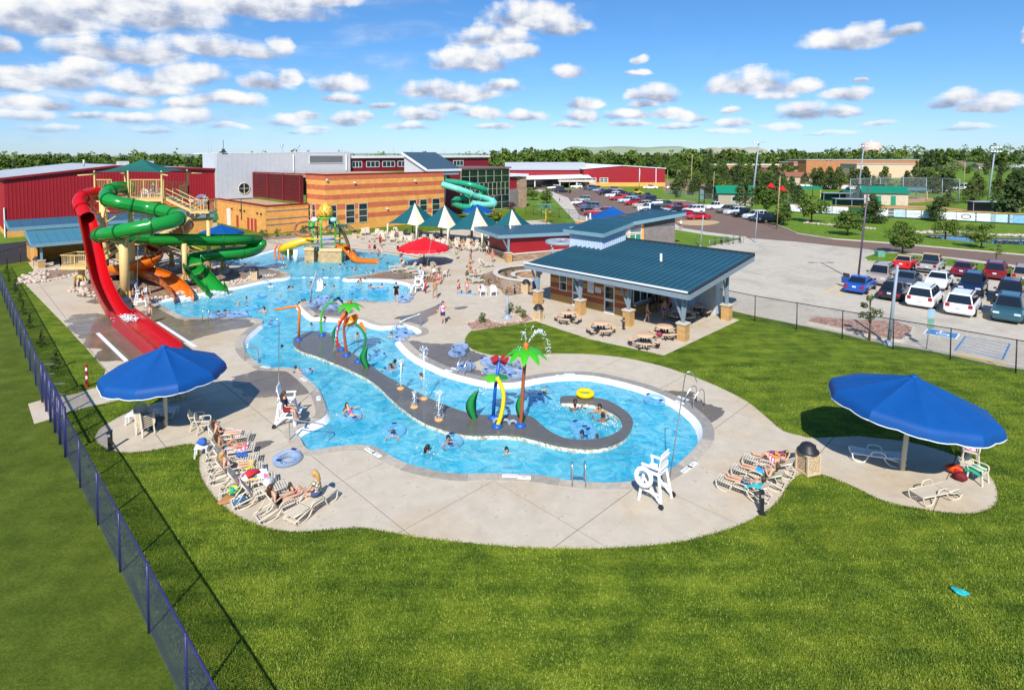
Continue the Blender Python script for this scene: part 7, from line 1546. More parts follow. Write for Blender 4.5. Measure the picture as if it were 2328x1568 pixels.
def garment(B,kind):
 if kind not in B['g']:
  sel=GARM[kind](B['nm'],B['par']);off=.016 if kind in('shirt','trunks')else.009;mb=MB();used={};vs=[];fs=[]
  for i in np.where(sel)[0]:
   f=[]
   for v in B['pol'][i]:
    if v not in used:used[v]=len(vs);vs.append(tuple(B['co'][v]+B['no'][v]*off))
    f.append(used[v])
   fs.append(tuple(f))
  mb.add(vs,fs,0,True);B['g'][kind]=mb.mesh(kind,WHITE)
 return B['g'][kind]
def hair_mesh(B,long):
 k='hair%d'%long
 if k not in B['g']:
  c,hd,fw=B['head'];s_=hd.cross(fw);M_=Matrix((fw,s_,hd)).transposed();mb=MB();b2=MB();b2.ball(c+hd*.03-fw*.012,(.118,.105,.125),14,10,M_=M_);keep=[]
  for f in b2.f:
   q=sum((V(b2.v[i])for i in f),V((0,0,0)))/4-c
   if q.dot(hd*.7-fw*.7)>-.012:keep.append(f)
  mb.add(b2.v,keep,0,True)
  if long:mb.tube(catmull([c-fw*.07+hd*.04,c-fw*.12-hd*.06,B['nape']-fw*.1-hd*.05,B['nape']-fw*.11-hd*.2],4,False),[.075]*8+[.07,.065,.055,.04,.02],8)
  B['g'][k]=mb.mesh('hair',WHITE)
 return B['g'][k]
SKIN=[mat('light_skin',(.60,.34,.22),.5,.06,6),mat('tanned_skin',(.46,.22,.115),.5,.06,6),mat('brown_skin',(.20,.09,.045),.5,.06,6)]
HAIR={'k':mat('black_hair',(.012,.009,.008),.5,.2,20),'b':mat('brown_hair',(.07,.03,.014),.5,.25,20),'y':mat('blonde_hair',(.48,.29,.09),.5,.25,20)}
dn=(0,0,-1);ST_=dict(p=(0,0,.90),thL=(.03,.06,-1),thR=(0,-.06,-1),snL=(-.02,0,-1),snR=(0,0,-1),uaL=(.02,.22,-1),uaR=(-.03,-.22,-1),faL=(.15,.05,-1),faR=(.12,-.05,-1))
def pose(**k):d=dict(ST_);d.update(k);return d
lb=radians(58);BACK=(-cos(lb)*.92,0,sin(lb));LEG=dict(thL=(1,.08,.06),thR=(1,-.08,.04),snL=(1,0,-.08),snR=(1,0,-.05),ftL=(.25,.1,1),ftR=(.3,-.1,1))
POSES={'stand':pose(),'hips':pose(uaL=(-.1,.75,-1),faL=(.1,-.9,-.5),uaR=(-.1,-.75,-1),faR=(.1,.9,-.5)),'brow':pose(uaL=(.6,.35,.1),faL=(-.25,-.6,.62),faR=(.2,0,-1)),'walk':pose(thL=(.38,.05,-1),snL=(.05,0,-1),thR=(-.22,-.05,-1),snR=(-.45,0,-1),uaL=(-.3,.2,-1),faL=(.2,0,-1),uaR=(.3,-.2,-1),faR=(.6,0,-.8)),'recline':pose(p=(-.13,0,.52),t=BACK,uaL=(-.1,.3,-.9),uaR=(-.1,-.3,-.9),faL=(.9,-.3,.1),faR=(.9,.3,.15),**LEG),'recline_knee':pose(p=(-.13,0,.52),t=BACK,uaL=(-.1,.3,-.9),uaR=(.1,-.3,-.9),faL=(.9,-.3,.1),faR=(.9,.3,.3),thL=(.75,.1,.75),thR=(1,-.08,.04),snL=(.65,0,-.8),snR=(1,0,-.02),ftL=(1,0,-.2),ftR=(.3,-.1,1)),'lie':pose(p=(-.12,0,.50),t=(-cos(.5),0,sin(.5)),uaL=(.2,.8,-.5),faL=(.6,-.7,.4),uaR=(.4,-.7,-.4),faR=(.6,.6,.5),**LEG),'lie_knee':pose(p=(-.12,0,.50),t=(-cos(.5),0,sin(.5)),uaL=(-.6,.5,.4),faL=(-.2,-.8,.5),uaR=(.4,-.7,-.4),faR=(.6,.6,.5),thL=(.7,.1,.8),snL=(.6,0,-.8),thR=(1,-.1,.05),snR=(1,0,-.1),ftL=(1,0,-.2),ftR=(.3,-.1,1)),'sit':pose(p=(-.1,0,.55),t=(-.1,0,1),thL=(1,.15,-.04),thR=(1,-.15,-.04),snL=(.15,0,-1),snR=(.05,0,-1),uaL=(.35,.2,-1),uaR=(.35,-.2,-1),faL=(.9,-.3,-.2),faR=(.9,.2,-.2)),'sit_lean':pose(p=(-.1,0,.55),t=(.28,0,1),thL=(1,.15,-.04),thR=(1,-.15,-.04),snL=(.1,0,-1),snR=(.05,0,-1),uaL=(.6,.2,-1),uaR=(.5,-.2,-1),faL=(.7,-.3,-.5),faR=(.7,.2,-.5)),'swim':pose(p=(0,0,-.42),t=(.15,0,1),uaL=(.6,.7,-.35),uaR=(.6,-.7,-.35),faL=(.8,.1,.25),faR=(.8,-.1,.25),thL=(.2,.1,-1),snL=(-.3,0,-1)),'swim_low':pose(p=(-.1,0,-.58),t=(.35,0,1),uaL=(.7,.6,-.1),uaR=(.7,-.6,-.1),faL=(.8,-.1,.1),faR=(.8,.1,.1),thL=(-.5,.1,-1),snL=(-.8,0,-.6),thR=(-.5,-.1,-1),snR=(-.8,0,-.6)),'tube':pose(p=(-.05,0,-.12),t=(-.75,0,.8),uaL=(.1,.9,-.3),uaR=(.1,-.9,-.3),faL=(.7,.5,.1),faR=(.7,-.5,.1),**LEG)}
BOD={};EYES=None
def C_(h):return mat('cloth_'+h,hexc(h),.8,.1,8)
def person(po,u,v,rz,label,wear,hair='k',long=0,skin=0,s_=1.0,z=.03,group=None,at_=None):
 B=BOD.get(po)or BOD.setdefault(po,body_mesh(POSES[po]));p=at_ if at_ is not None else G(u,v,z)
 o=thing('person',label,'person',p,radians(rz),group);o.scale=(s_*(.92 if po in('recline','recline_knee','lie','lie_knee')else 1),)*3
 b=obj('body',B['me'],o);b.material_slots[0].link='OBJECT';b.material_slots[0].material=SKIN[skin]
 for k,m in[(w_[0],w_[1])for w_ in wear]:g=obj(k,garment(B,k),o);g.material_slots[0].link='OBJECT';g.material_slots[0].material=m if not isinstance(m,str)else C_(m)
 h=obj('hair',hair_mesh(B,long),o);h.material_slots[0].link='OBJECT';h.material_slots[0].material=HAIR[hair]
 if 'eyes' not in B['g']:
  c,hd,fw=B['head'];s2=hd.cross(fw);mb=MB();[mb.ball(c+fw*.088+s2*e*.034+hd*.012,.011,6,4)for e in(-1,1)];mb.ball(c+fw*.086-hd*.055,(.008,.02,.006),6,4);B['g']['eyes']=mb.mesh('face_features',INK)
 obj('face_features',B['g']['eyes'],o);return o
LO=lambda q:q.location
FLOR=pattern_mat('floral_print',['2f7f8c','c86a5a','e0d8cc','4a3a70','86a83a'],18);PINKS=stripe_mat('pink_stripe',['e23c62','f6d8de'],.05,0);BLUB=mat('bright_blue_trunks',(.03,.30,.60),.7,.15,6);GREYP=pattern_mat('dark_print',['1a1c28','2c3048','8a8a98','14141c'],14);PINKF=pattern_mat('pink_print',['e05a92','f4e4ec','c23a78'],16)
SB=[('bikini_top','15151c'),('briefs','15151c')]
for a in(('recline',L1,14,'woman in a black bikini lying back on a lounger with a white towel',SB,'b',1,0),('recline_knee',L2,16,'woman with long brown hair and teal bikini, one knee raised',[('bikini_top','1f8fa0'),('briefs','1f8fa0')],'b',1,1),('recline',L4,22,'blonde woman in patterned top and dark shorts on a lounger',[('tank_top',FLOR),('trunks','20263a')],'y',1,0)):person(a[0],0,0,a[2],a[3],a[4],a[5],a[6],a[7],at_=LO(a[1]))
person('recline',0,0,44,'woman in a black one-piece swimsuit reclining with a small child',[('swimsuit','121218')],'b',1,0,at_=LO(L7));person('recline_knee',0,0,44,'small child in pink with legs up on the lounger',[('swimsuit','d0408a')],'b',1,0,.6,at_=LO(L7)+V((.35,.42,.2)))
person('sit_lean',0,0,165,'blonde woman in a floral top sitting sideways on a flat lounger',[('shirt',FLOR),('trunks','3a4a70')],'y',1,0,at_=LO(L8)+V((.12,.3,-.03)))
person('lie',0,0,140,'man in dark printed trunks sunbathing by the black bollard',[('trunks',GREYP)],'b',0,0,at_=LO(R1));person('lie',0,0,142,'man in bright blue trunks sunbathing on a green towel',[('trunks',BLUB)],'b',0,0,at_=LO(R2));person('lie_knee',0,0,144,'sunbather in pink striped shorts with knee up and head on a rainbow towel',[('trunks',PINKS)],'k',0,0,at_=LO(R3))
person('sit',655,956,10,'lifeguard in navy shirt seated on the chair by the winding channel',[('shirt','141a34'),('trunks','8a1420')],'b',1,0,z=.68)
person('sit',329,691,20,'lifeguard in red seated on the chair below the slides',[('swimsuit','9a1420')],'b',1,0,z=.62)
ws=WL-.02;GSW='swimmers in the pool'
SW=[('swim',557,604,-60,'swimmer at the far bank behind the slides',[('trunks','1c3060')],'k',0,0,.8,.0),('swim_low',546,606,100,'head of a swimmer at the far bank behind the slides',SB,'k',0,1,.8,0),('swim',645,609,-30,'adult holding a child near the slide peninsula',[('trunks','22304a')],'k',0,0,.9,0),('swim',650,607,150,'child held by an adult near the slide peninsula',[('trunks','4a2a6a')],'b',0,0,.7,.1),('swim',729,641,-90,'swimmer in a maroon top standing at the float line',[('tank_top','6a1a30')],'k',1,1,.9,.18),('swim',709,646,200,'swimmer in red beside the float line',[('shirt','c01c22')],'k',0,1,.8,.05),('swim',615,651,-70,'swimmer in a white shirt off the slide peninsula',[('shirt','e6e6e8')],'b',0,0,.85,.05),('swim',656,657,20,'first of two swimmers chatting mid pool',SB,'k',1,0,.85,0),('swim',667,657,200,'second of two swimmers chatting mid pool',[('trunks','26324c')],'k',0,0,.8,-.05),('swim',562,682,-120,'boy swimming towards the slides with arm out',[('trunks','203a7a')],'k',0,1,.85,0),('swim',601,706,-100,'woman in a black bikini standing in the channel mouth',SB,'k',1,0,1,.12),('swim',510,714,-30,'person in a dark shirt wading beside the row of tubes',[('shirt','16182a'),('trunks','16182a')],'k',0,0,1,.3),('swim',494,716,30,'swimmer in pink beside the row of tubes',[('swimsuit','d85a70')],'b',1,0,.95,.1),('swim',679,694,-40,'first of three heads at the pool lift corner',SB,'k',1,0,.9,.05),('swim',687,689,-60,'middle one of three heads at the pool lift corner',[('trunks','334455')],'k',1,0,.9,.05),('swim',693,687,-90,'last of three heads at the pool lift corner',[('tank_top','d8d8dc')],'k',1,0,.9,.1),('swim',772,606,60,'swimmer with raised shoulders off the orange slide',[('trunks','2a3a5a')],'k',0,0,.85,0),('swim_low',782,601,10,'dark-haired swimmer beside the orange slide end',SB,'k',1,0,.85,0),('swim_low',750,611,0,'swimmer alone below the play structure',SB,'k',0,1,.8,0),('swim_low',787,611,40,'swimmer in the group below the orange slide',SB,'k',0,0,.8,0),('swim_low',800,611,80,'swimmer in the middle of the group below the orange slide',SB,'k',0,1,.8,0),('swim_low',812,612,190,'end swimmer of the group below the orange slide',SB,'k',1,0,.8,0),('swim',808,618,-90,'boy standing chest deep near the lagoon ladders',[('trunks','1c2a60')],'k',0,1,.8,.05),('swim_low',847,617,30,'head near the ladder of the lagoon peninsula',SB,'k',0,1,.8,0),('swim',814,644,-30,'first of the trio under the lagoon peninsula',SB,'k',1,0,.9,.0),('swim',820,640,-90,'middle one of the trio under the lagoon peninsula',[('swimsuit','1a1a22')],'k',1,0,.9,.05),('swim',832,639,200,'last of the trio under the lagoon peninsula',SB,'k',1,1,.9,0),('swim',837,656,10,'swimmer in blue reaching out in the lagoon',[('shirt','2a6ab0')],'b',0,0,.85,0),('tube',850,654,60,'swimmer sitting back in a tube in the lagoon',[('trunks','c8b890')],'b',0,0,.85,.15),('swim',869,652,120,'swimmer in the lagoon beside the man in black',[('trunks','30405a')],'b',0,0,.85,.05),('swim',738,652,-10,'swimmer in white floating by the float line',[('shirt','dfe6ea')],'k',1,0,.85,0),('swim_low',709,738,-100,'boy in orange shorts diving forward in the channel',[('trunks','e8a010')],'b',0,0,.9,.1),('swim',740,728,180,'swimmer behind the green bowed pipe',SB,'k',0,1,.85,.1),('swim',815,765,-150,'boy standing in the channel behind the palm sprayer',[('trunks','203a70')],'b',0,1,.85,.05),('swim',890,764,-80,'woman in a dark suit at the channel steps',[('swimsuit','14202c')],'b',1,0,.9,.05),('swim',889,838,-110,'woman with braided hair in the channel tube',[('swimsuit','b06080')],'b',1,1,.95,.1),('swim',896,831,70,'companion facing her over the channel tube',[('trunks','1a2a50')],'k',0,2,.95,.15),('tube',687,843,40,'child lying in a tube by the umbrella bank',[('trunks','3060a0')],'b',0,0,.8,.12),('swim',783,939,20,'girl in a pink life vest and goggles',[('tank_top',PINKF)],'b',1,0,.75,.08),('tube',801,938,-30,'girl in a magenta life vest floating in a tube',[('tank_top','c8207a')],'b',1,0,.8,.15),('swim_low',895,982,-90,'child hanging in a tube in the middle channel',[('trunks','2a70a8')],'b',0,0,.85,.2),('swim',1017,1004,-60,'boy in green trunks pushing a tube',[('trunks','5ac030')],'k',0,1,.9,.15),('swim',968,1030,30,'woman with long wet hair in the near channel',SB,'k',1,1,.95,-.02),('swim',1306,921,-70,'woman in a white shirt holding a toddler in the spiral',[('shirt','e8e8ea')],'k',0,2,.95,.12),('swim',1308,929,100,'toddler in red held in the spiral',[('swimsuit','a02838')],'k',0,2,.6,.1),('swim',1365,933,-120,'man with bare chest standing in the spiral',[('trunks','1a2034')],'k',0,1,1,.1),('swim',1372,956,100,'woman in a purple suit with arms spread in the spiral',[('swimsuit','7a2a90')],'k',0,2,.95,.08),('swim',1323,997,80,'woman with wet dark hair at the spiral wall',[('swimsuit','5a1a3a')],'k',1,1,.95,-.02),('swim_low',1355,996,60,'short-haired head at the spiral wall',[('trunks','334455')],'b',0,0,.85,.1)]
for po,u,v,rz,lab,wr_,hr,lg,sk,s_,dz in SW:person(po,u,v,rz,lab,wr_,hr,lg,sk,s_,ws+dz,GSW)
ring(RINGW,687,842,-.3,TIN+'under a child by the umbrella bank');ring(RINGW,893,836,-.26,TIN+'between two people in the upper channel');ring(RINGW,797,941,-.28,TIN+'under the girl in magenta');ring(RINGW,895,974,-.26,TIN+'around the child in the middle channel');ring(RINGW,1025,998,-.26,TIN+'pushed by the boy in green trunks');ring(RINGW,850,656,-.28,TIN+'under a swimmer in the lagoon')
DK=[('brow',1007,736,-95,'woman in a pink printed shirt and denim shorts shading her eyes',[('shirt',PINKF),('trunks','2a3a5c')],'k',0,0,1),('walk',989,678,-60,'woman in a teal bikini walking on the wet deck',[('bikini_top','b09070'),('briefs','1aa0a8')],'b',1,1,1),('walk',901,687,-70,'man all in black walking out of the lagoon',[('shirt','0c0c10'),('trunks','0c0c10')],'k',0,0,1.02),('walk',1043,669,-40,'girl in pink top by the blue towel',[('tank_top','e0507a'),('trunks','3a3a60')],'k',1,0,.78),('stand',1062,669,-120,'girl in a pink swimsuit standing on the blue towel',[('swimsuit',PINKF)],'k',1,1,.85),('walk',1091,672,-30,'small boy in a blue vest by the white armchairs',[('tank_top','2a3f8a'),('trunks','dcdcdc')],'b',0,0,.7),('stand',1081,642,-80,'boy in blue trunks behind the loungers',[('trunks','2a5aa8')],'b',0,1,.75),('walk',1038,589,60,'boy in green trunks walking away along the deck',[('trunks','3aa878')],'k',0,0,.85),('walk',1215,673,-60,'person with a bright blue backpack in the pavilion shade',[('shirt','1a7ac8'),('trunks','3a2a4a')],'k',0,2,1),('walk',1471,733,-10,'girl in a red bikini crossing the snack bar shade',[('bikini_top','d83a4a'),('briefs','d02028')],'b',0,0,.9),('stand',1510,728,120,'woman in a purple bikini bottom waiting at the snack bar',[('bikini_top','c08a68'),('briefs','4a2a98')],'b',0,1,1),('stand',1524,717,150,'woman in a hot pink tank top waiting at the snack bar',[('tank_top','e83a98'),('trunks','1a1a20')],'k',0,1,1),('hips',840,577,-80,'woman in a pink swimsuit, hands on hips at the beach edge',[('swimsuit','d04a70')],'b',1,0,1),('stand',852,577,-70,'woman in a purple and black suit at the beach edge',[('swimsuit','5a1a4a'),('trunks','16161c')],'k',1,0,1),('stand',865,562,-120,'man in red shirt and red shorts on the far deck',[('shirt','b01820'),('trunks','7a1418')],'k',0,1,1.05),('stand',869,582,-60,'small girl in pale pink wading in',[('swimsuit','e8b8c8')],'b',1,0,.7),('walk',860,590,190,'boy in blue trunks wading past the orange slide',[('trunks','1a3a80')],'k',0,1,.75),('stand',905,581,-100,'woman in a black swimsuit at the beach edge beside the umbrella',[('swimsuit','101014')],'k',0,0,1.02),('swim',827,587,30,'child splashing low at the beach edge',[('trunks','2a6ab0')],'k',0,0,.6),('stand',796,594,40,'girl in a purple striped suit by the orange slide end',[('swimsuit','7a5ab0')],'k',1,0,.75),('stand',712,539,-60,'person in pale blue beyond the yellow slide',[('shirt','a8d8e0'),('trunks','2a2a30')],'k',0,0,.95),('stand',341,735,-100,'boy in black and white trunks with hands at his head by the red runout',[('trunks',GREYP)],'b',0,0,.85),('stand',335,690,-60,'shirtless man in black shorts behind the slide lifeguard',[('trunks','15151a')],'b',0,0,.95),('stand',303,690,-30,'boy in blue trunks beside the slide lifeguard',[('trunks','24407c')],'b',0,1,.8),('walk',222,678,-70,'person in dark clothes half hidden by the red slide',[('shirt','141c3a'),('trunks','141c3a')],'k',0,0,.9),('stand',379,577,-90,'child walking on the path behind the slides',[('trunks','b04a60')],'b',1,0,.8),('stand',415,575,-100,'woman in pink on the path behind the slides',[('tank_top','e0a0a8'),('trunks','d8c8b8')],'b',1,0,.9),('walk',1272,461,-100,'girl in purple on the car park sidewalk',[('tank_top','6a3a80'),('trunks','2a2a48')],'k',1,0,.9),('walk',1278,460,-90,'woman in a light dress on the car park sidewalk',[('swimsuit','b8c0d8'),('trunks','b8c0d8')],'b',1,0,1),('walk',1548,521,-80,'person with a white towel on the head at the car park corner',[('shirt','e8e8ea'),('trunks','4a3060')],'y',0,0,1)]
for po,u,v,rz,lab,wr_,hr,lg,sk,s_ in DK:person(po,u,v,rz,lab,wr_,hr,lg,sk,s_,.03 if v>595 or u>900 else-.1)
r=random.Random(9)
for i,(u,v,lab)in enumerate(((1478,706,'child'),(1484,709,'man in dark shorts'),(1491,703,'woman with long hair'),(1498,706,'man in brown'),(1504,701,'boy'),(1488,699,'girl'))):person('stand',u,v,r.uniform(80,170),lab+' queueing at the shaded snack bar window',[('trunks',('2a2018','402a20','1c2230')[i%3])]+([('shirt','4a3a2c')]if i%2 else[('bikini_top','5a2a30')]),'b' if i%2 else 'k',i in(2,5),1,(.7,1,.95,1,.75,.7)[i],group='queue at the snack bar')
for i,(u,v,rz,lab,w_,s_)in enumerate(((962,633,200,'man with bare back seated by the red umbrella',[('trunks','3a3a40')],1),(955,636,-90,'woman in pale blue seated by the red umbrella',[('shirt','9ac0d8'),('trunks','d0d0d8')],.95),(984,634,-130,'man in a white shirt seated by the red umbrella',[('shirt','e4e0dc'),('trunks','3a2a24')],1),(993,638,-150,'woman in a blue top seated by the red umbrella',[('tank_top','2a4ac0'),('trunks','20243a')],.95),(997,648,-110,'child with bare shoulders standing by the seated group',[('trunks','c03a50')],.75),(1003,641,200,'child in pink by the seated group',[('swimsuit','f0a8b8')],.6),(914,607,-60,'woman in black leaning on the lounger at the lagoon edge',[('tank_top','18181e'),('trunks','d8a8b8')],.95),(1069,624,-90,'woman seated on a lounger near the planter',[('swimsuit','a03040')],.95),(1062,640,-70,'woman with black hair bending by the mint towel',[('tank_top','207a70'),('trunks','3a3a20')],.95))):person('sit' if i not in(4,5,8)else 'stand',u,v,rz,lab,w_,'k' if i%3 else 'b',i in(1,3,6,7,8),i%2,s_,0)
for i,(u,v)in enumerate(((895,537),(903,540),(1000,547),(1012,553),(1035,556),(1058,562),(1076,560),(1100,563),(1128,558),(1118,563))):person('recline_knee' if i%2 else 'recline',u,v,-95+(i*53)%70,'sunbather '+('under the first tent','in blue beside the first tent','under the second tent in pink','with a dark suit by the second tent','in the row before the third tent','in yellow before the third tent','with raised knee before the third tent','at the end of the third tent','before the bathhouse tent in red','on a blue towel by the bathhouse tent')[i],[('swimsuit',('c84a6a','3a6ab0','e090a0','20202a','b0c0d0','d8b030','8a2a40','406a50','b02030','2a70c0')[i])],'kby'[i%3],i%2,i%2)
person('stand',0,0,-60,'person carrying a clear tube on the tower stair landing',[('shirt','c8b020'),('trunks','303a50')],'b',0,0,1,at_=tw.location+LD+V((1.0,.2,0)))
o=place(USED,RING,tw.location+LD+V((.8,-.15,1.1)),0,TIN+'carried up the tower stair','inner tubes');o.rotation_euler=(1.3,.2,0)
for k in range(3):c=place(USED,CHW,tw.location+V((X1-1.2-k*.75,Y0+1.2,PLAT)),-1.6+.3*k,('first','middle','last')[k]+' white chair on the slide tower platform, counted from the stair',CG)
person('stand',0,0,-90,'attendant in grey-blue on the slide tower platform',[('shirt','5a6478'),('trunks','3a4458')],'b',0,0,1,at_=tw.location+V((X1-1.6,Y0+.9,PLAT)))
# foam stirred up round the swimmers and under the jets
mb=MB();r=random.Random(5)
for u,v,n,q in[(a[1],a[2],16,.7)for a in SW]+[(911,884,50,.9),(964,907,50,1.0),(942,926,40,.8),(998,955,60,1.0),(1300,918,60,1.1),(1385,960,60,1.0),(1095,893,40,.7),(432,683,120,2.2),(496,676,160,2.6),(800,590,60,2)]:
 c=G(u,v,WL+.012)
 for k in range(n):d=abs(r.gauss(0,.5))*q+.12;a=r.uniform(0,6.28);e_=r.uniform(.012,.045);mb.ball(c+V((cos(a)*d,sin(a)*d,0)),(e_*1.6,e_,.008),5,2,M_=Matrix.Rotation(a+1.57,3,'Z'))
tag(mb.build('water_foam',FOAM),'white foam stirred up round the swimmers','foam',None,'stuff')
for i,(u,v,c,h,w_)in enumerate(((925,566,'orange','d8782a','on the far deck left of the red umbrella'),(1022,566,'green','2a8a50','behind the red umbrella by the ramp rail'),(1045,572,'navy','1c2858','on the open deck before the third tent'),(1108,580,'white','e4e4e6','near the bathhouse pillar'),(820,545,'yellow','d8b82a','by the bin on the far deck'),(1120,596,'pink','d86a90','walking by the lone armchair'),(985,560,'teal','1a8088','between the first two tents'),(1070,600,'purple','5a3a88','crossing the deck towards the planter'))):person(('stand','walk')[i%2],u,v,-150+i*47,'person in '+c+' '+w_,[('swimsuit' if i%2 else 'trunks',h)],'kby'[i%3],i%2,i%2,.85+.05*(i%4))
for i,(u,v,c,h,w_)in enumerate(((700,600,'green','2a8a50','midway between the slides and the play structure'),(735,614,'red','b02030','below the play structure'),(660,590,'blue','2a5ab0','off the yellow slide'),(880,600,'white','e0e0e4','near the orange slide end by the loungers'),(590,640,'black','15151a','along the slide peninsula wall'),(640,670,'pink','d06a90','in open water before the pool lift'),(760,655,'navy','1c2858','past the float line in the lagoon mouth'),(800,670,'purple','6a3a90','near the lagoon bank'),(540,695,'orange','d8782a','in the slide pool corner'),(640,790,'red','b02030','in the left channel bend'),(960,860,'teal','1a8088','in the upper channel past the jets'),(1240,890,'yellow','d8b82a','between the spraying palm and the spiral'),(1150,1030,'blue','2a5ab0','in the near channel below the tall palm'))):person(('swim','swim_low')[i%2],u,v,-150+i*67,'swimmer in '+c+' '+w_,[('swimsuit' if i%3 else 'trunks',h)],'kby'[i%3],i%2,i%2,.85,ws,GSW)
# VEHICLES
GLASSC=mat('car_glass',(.01,.013,.016),.05,0,spec=.9);RIMM=mat('alloy_rim',(.35,.36,.37),.3,.05,metal=.8);LAMPW=mat('headlight_glass',(.6,.62,.62),.1,0);LAMPR=mat('taillight_red',(.38,.008,.01),.2,0);PLATE=mat('plate_white',(.6,.66,.72),.5,.2,30);BUMP=mat('dark_bumper',(.03,.03,.033),.6)
def paint(h):return mat('car_paint_'+h,hexc(h),.26,.03,1,coat=.6,spec=.5)
KINDS={'sedan':(4.6,.88,[(-2.28,.72),(-2.2,.93),(-1.4,.98),(.9,.98),(1.75,.86),(2.2,.74),(2.3,.58)],(-1.62,-.85,.25,1.05,1.44),(-1.35,1.38)),'beetle':(4.1,.86,[(-2.0,.6),(-1.85,.85),(-1.3,1.0),(.8,1.0),(1.5,.88),(1.95,.66),(2.05,.5)],(-1.5,-.7,.15,.95,1.5),(-1.25,1.25)),'suv':(4.7,.93,[(-2.3,.9),(-2.28,1.08),(.95,1.08),(1.9,1.0),(2.28,.88),(2.35,.6)],(-2.25,-2.02,.2,1.0,1.78),(-1.4,1.42)),'van':(5.0,.97,[(-2.45,.9),(-2.43,1.05),(1.25,1.02),(2.1,.86),(2.42,.72),(2.5,.55)],(-2.42,-2.15,.55,1.5,1.76),(-1.5,1.5)),'pickup':(5.6,.97,[(-2.78,.9),(-2.76,1.06),(1.2,1.1),(2.4,1.04),(2.72,.92),(2.8,.62)],(-.55,-.4,.55,1.2,1.86),(-1.75,1.7)),'cargo_van':(6.0,1.0,[(-2.95,1.1),(-2.9,1.2),(1.6,1.15),(2.6,.95),(2.95,.75),(3.0,.55)],(-2.9,-2.85,1.1,2.0,2.5),(-1.8,2.0))}
def car(kind,col,label,cat,p,rz,group=None,detail=True,roof=None):
 L_,W_,prof,(rb,rt,ft,fb,zr),wx=KINDS[kind];P_=paint(col);o=thing({'van':'minivan','pickup':'pickup_truck'}.get(kind,kind),label,cat,p,rz,group);key=kind+str(roof)
 if key not in CARM:
  mb=MB();vs=[];zb=.26
  for x,z in prof:
   e=.88 if x in(prof[0][0],prof[-1][0])else 1
   for y,zz in((W_*.86,zb),(W_,zb+.2),(W_,z-.14),(W_-.09,z)):vs.append((x,y*e,zz))
   for y,zz in((W_-.09,z),(W_,z-.14),(W_,zb+.2),(W_*.86,zb)):vs.append((x,-y*e,zz))
  n=len(prof);mb.add(vs,[(8*i+j,8*i+(j+1)%8,8*i+8+(j+1)%8,8*i+8+j)for i in range(n-1)for j in range(8)]+[tuple(range(7,-1,-1)),tuple(range(8*n-8,8*n))],0,False)
  body=mb;cab=MB();zc=1.0 if kind in('sedan','beetle')else prof[1][1];wb,wt=W_-.1,W_-.26;st=[(rb,wb,zc-.03),(rt,wt,zr-.05),(rt+.25,wt,zr),(ft-.2,wt,zr),(ft,wt,zr-.05),(fb,wb,zc-.05)]
  cv=[(x,s_*w_,z)for x,w_,z in st for s_ in(1,-1)];cab.add(cv,[(2*i,2*i+1,2*i+3,2*i+2)for i in range(5)]+[tuple(range(0,12,2))[::-1],tuple(range(1,12,2))])
  gl=[]
  def quad(a,b,c,d,k=.92,off=.012):
   m_=(V(a)+V(b)+V(c)+V(d))/4;q=[m_+(V(x)-m_)*k for x in(a,b,c,d)];nn=(q[1]-q[0]).cross(q[2]-q[0]).normalized();nn=nn if nn.dot(m_-V(((rt+ft)/2,0,zc)))>0 else-nn;return MB().add([x+nn*off for x in q],[(0,1,2,3)])
  gl.append(('windshield',quad(cv[8],cv[9],cv[11],cv[10])));gl.append(('rear_window',quad(cv[0],cv[1],cv[3],cv[2],.9)))
  for s_ in(0,1):
   w0=lambda x:(x,(1,-1)[s_]*wb,zc+.02);w1=lambda x:(x,(1,-1)[s_]*wt,zr-.07);cuts=[0,.5,1]if rt>-1.5 else[0,.3,.65,1]
   for a,b in zip(cuts,cuts[1:]):gl.append(('side_window',quad(w0(rb+(fb-rb)*a),w0(rb+(fb-rb)*b),w1(rt+(ft-rt)*b),w1(rt+(ft-rt)*a),.92)))
  extra=[]
  if kind=='pickup':b2=MB();b2.box((-1.65,0,1.0),(2.1,W_*1.62,.16));extra.append(('bed_liner',b2.mesh('bed_liner',BUMP)))
  if kind in('suv','van'):b2=MB();[b2.bar((rt+.3,s_*(wt-.08),zr+.05),(ft-.3,s_*(wt-.08),zr+.05),.05)for s_ in(-1,1)];extra.append(('roof_rails',b2.mesh('roof_rails',BUMP)))
  for x,nm in((prof[-1][0]-.02,'front_bumper'),(prof[0][0]+.02,'rear_bumper')):b2=MB();b2.box((x,0,.46),(.16,W_*1.72,.2));extra.append((nm,b2.mesh(nm,BUMP if kind=='pickup' else P_)))
  b2=MB();b2.box((0,0,0),(.03,.3,.15));extra.append(('license_plate',b2.mesh('license_plate',PLATE)))
  tm,rm=MB(),MB();wr_=.36 if kind in('suv','pickup','cargo_van')else.32;tm.lathe([(0,-.1),(wr_*.9,-.1),(wr_,-.06),(wr_,.06),(wr_*.9,.1),(0,.1)],16);rm.lathe([(0,.105),(wr_*.45,.11),(wr_*.62,.104)],14)
  CARM[key]=(body.mesh('body',P_),cab.mesh('cabin',P_),[(a,b.mesh(a,GLASSC))for a,b in gl],extra,tm.mesh('tyre',RUBBER),rm.mesh('rim',RIMM))
 bm,cm,gl,extra,tm,rm=CARM[key]
 def part(nm,me,m=None,loc=None,par=o):
  q=obj(nm,me,par,loc)
  if m:q.material_slots[0].link='OBJECT';q.material_slots[0].material=m
  return q
 part('body',bm,P_);part('cabin',cm,roof or P_)
 for a,b in gl:part(a,b)
 if detail:
  for a,b in extra:part(a,b,P_ if a.endswith('bumper')and kind!='pickup' else None,(prof[0][0]-.06,0,.72)if a=='license_plate' else None)
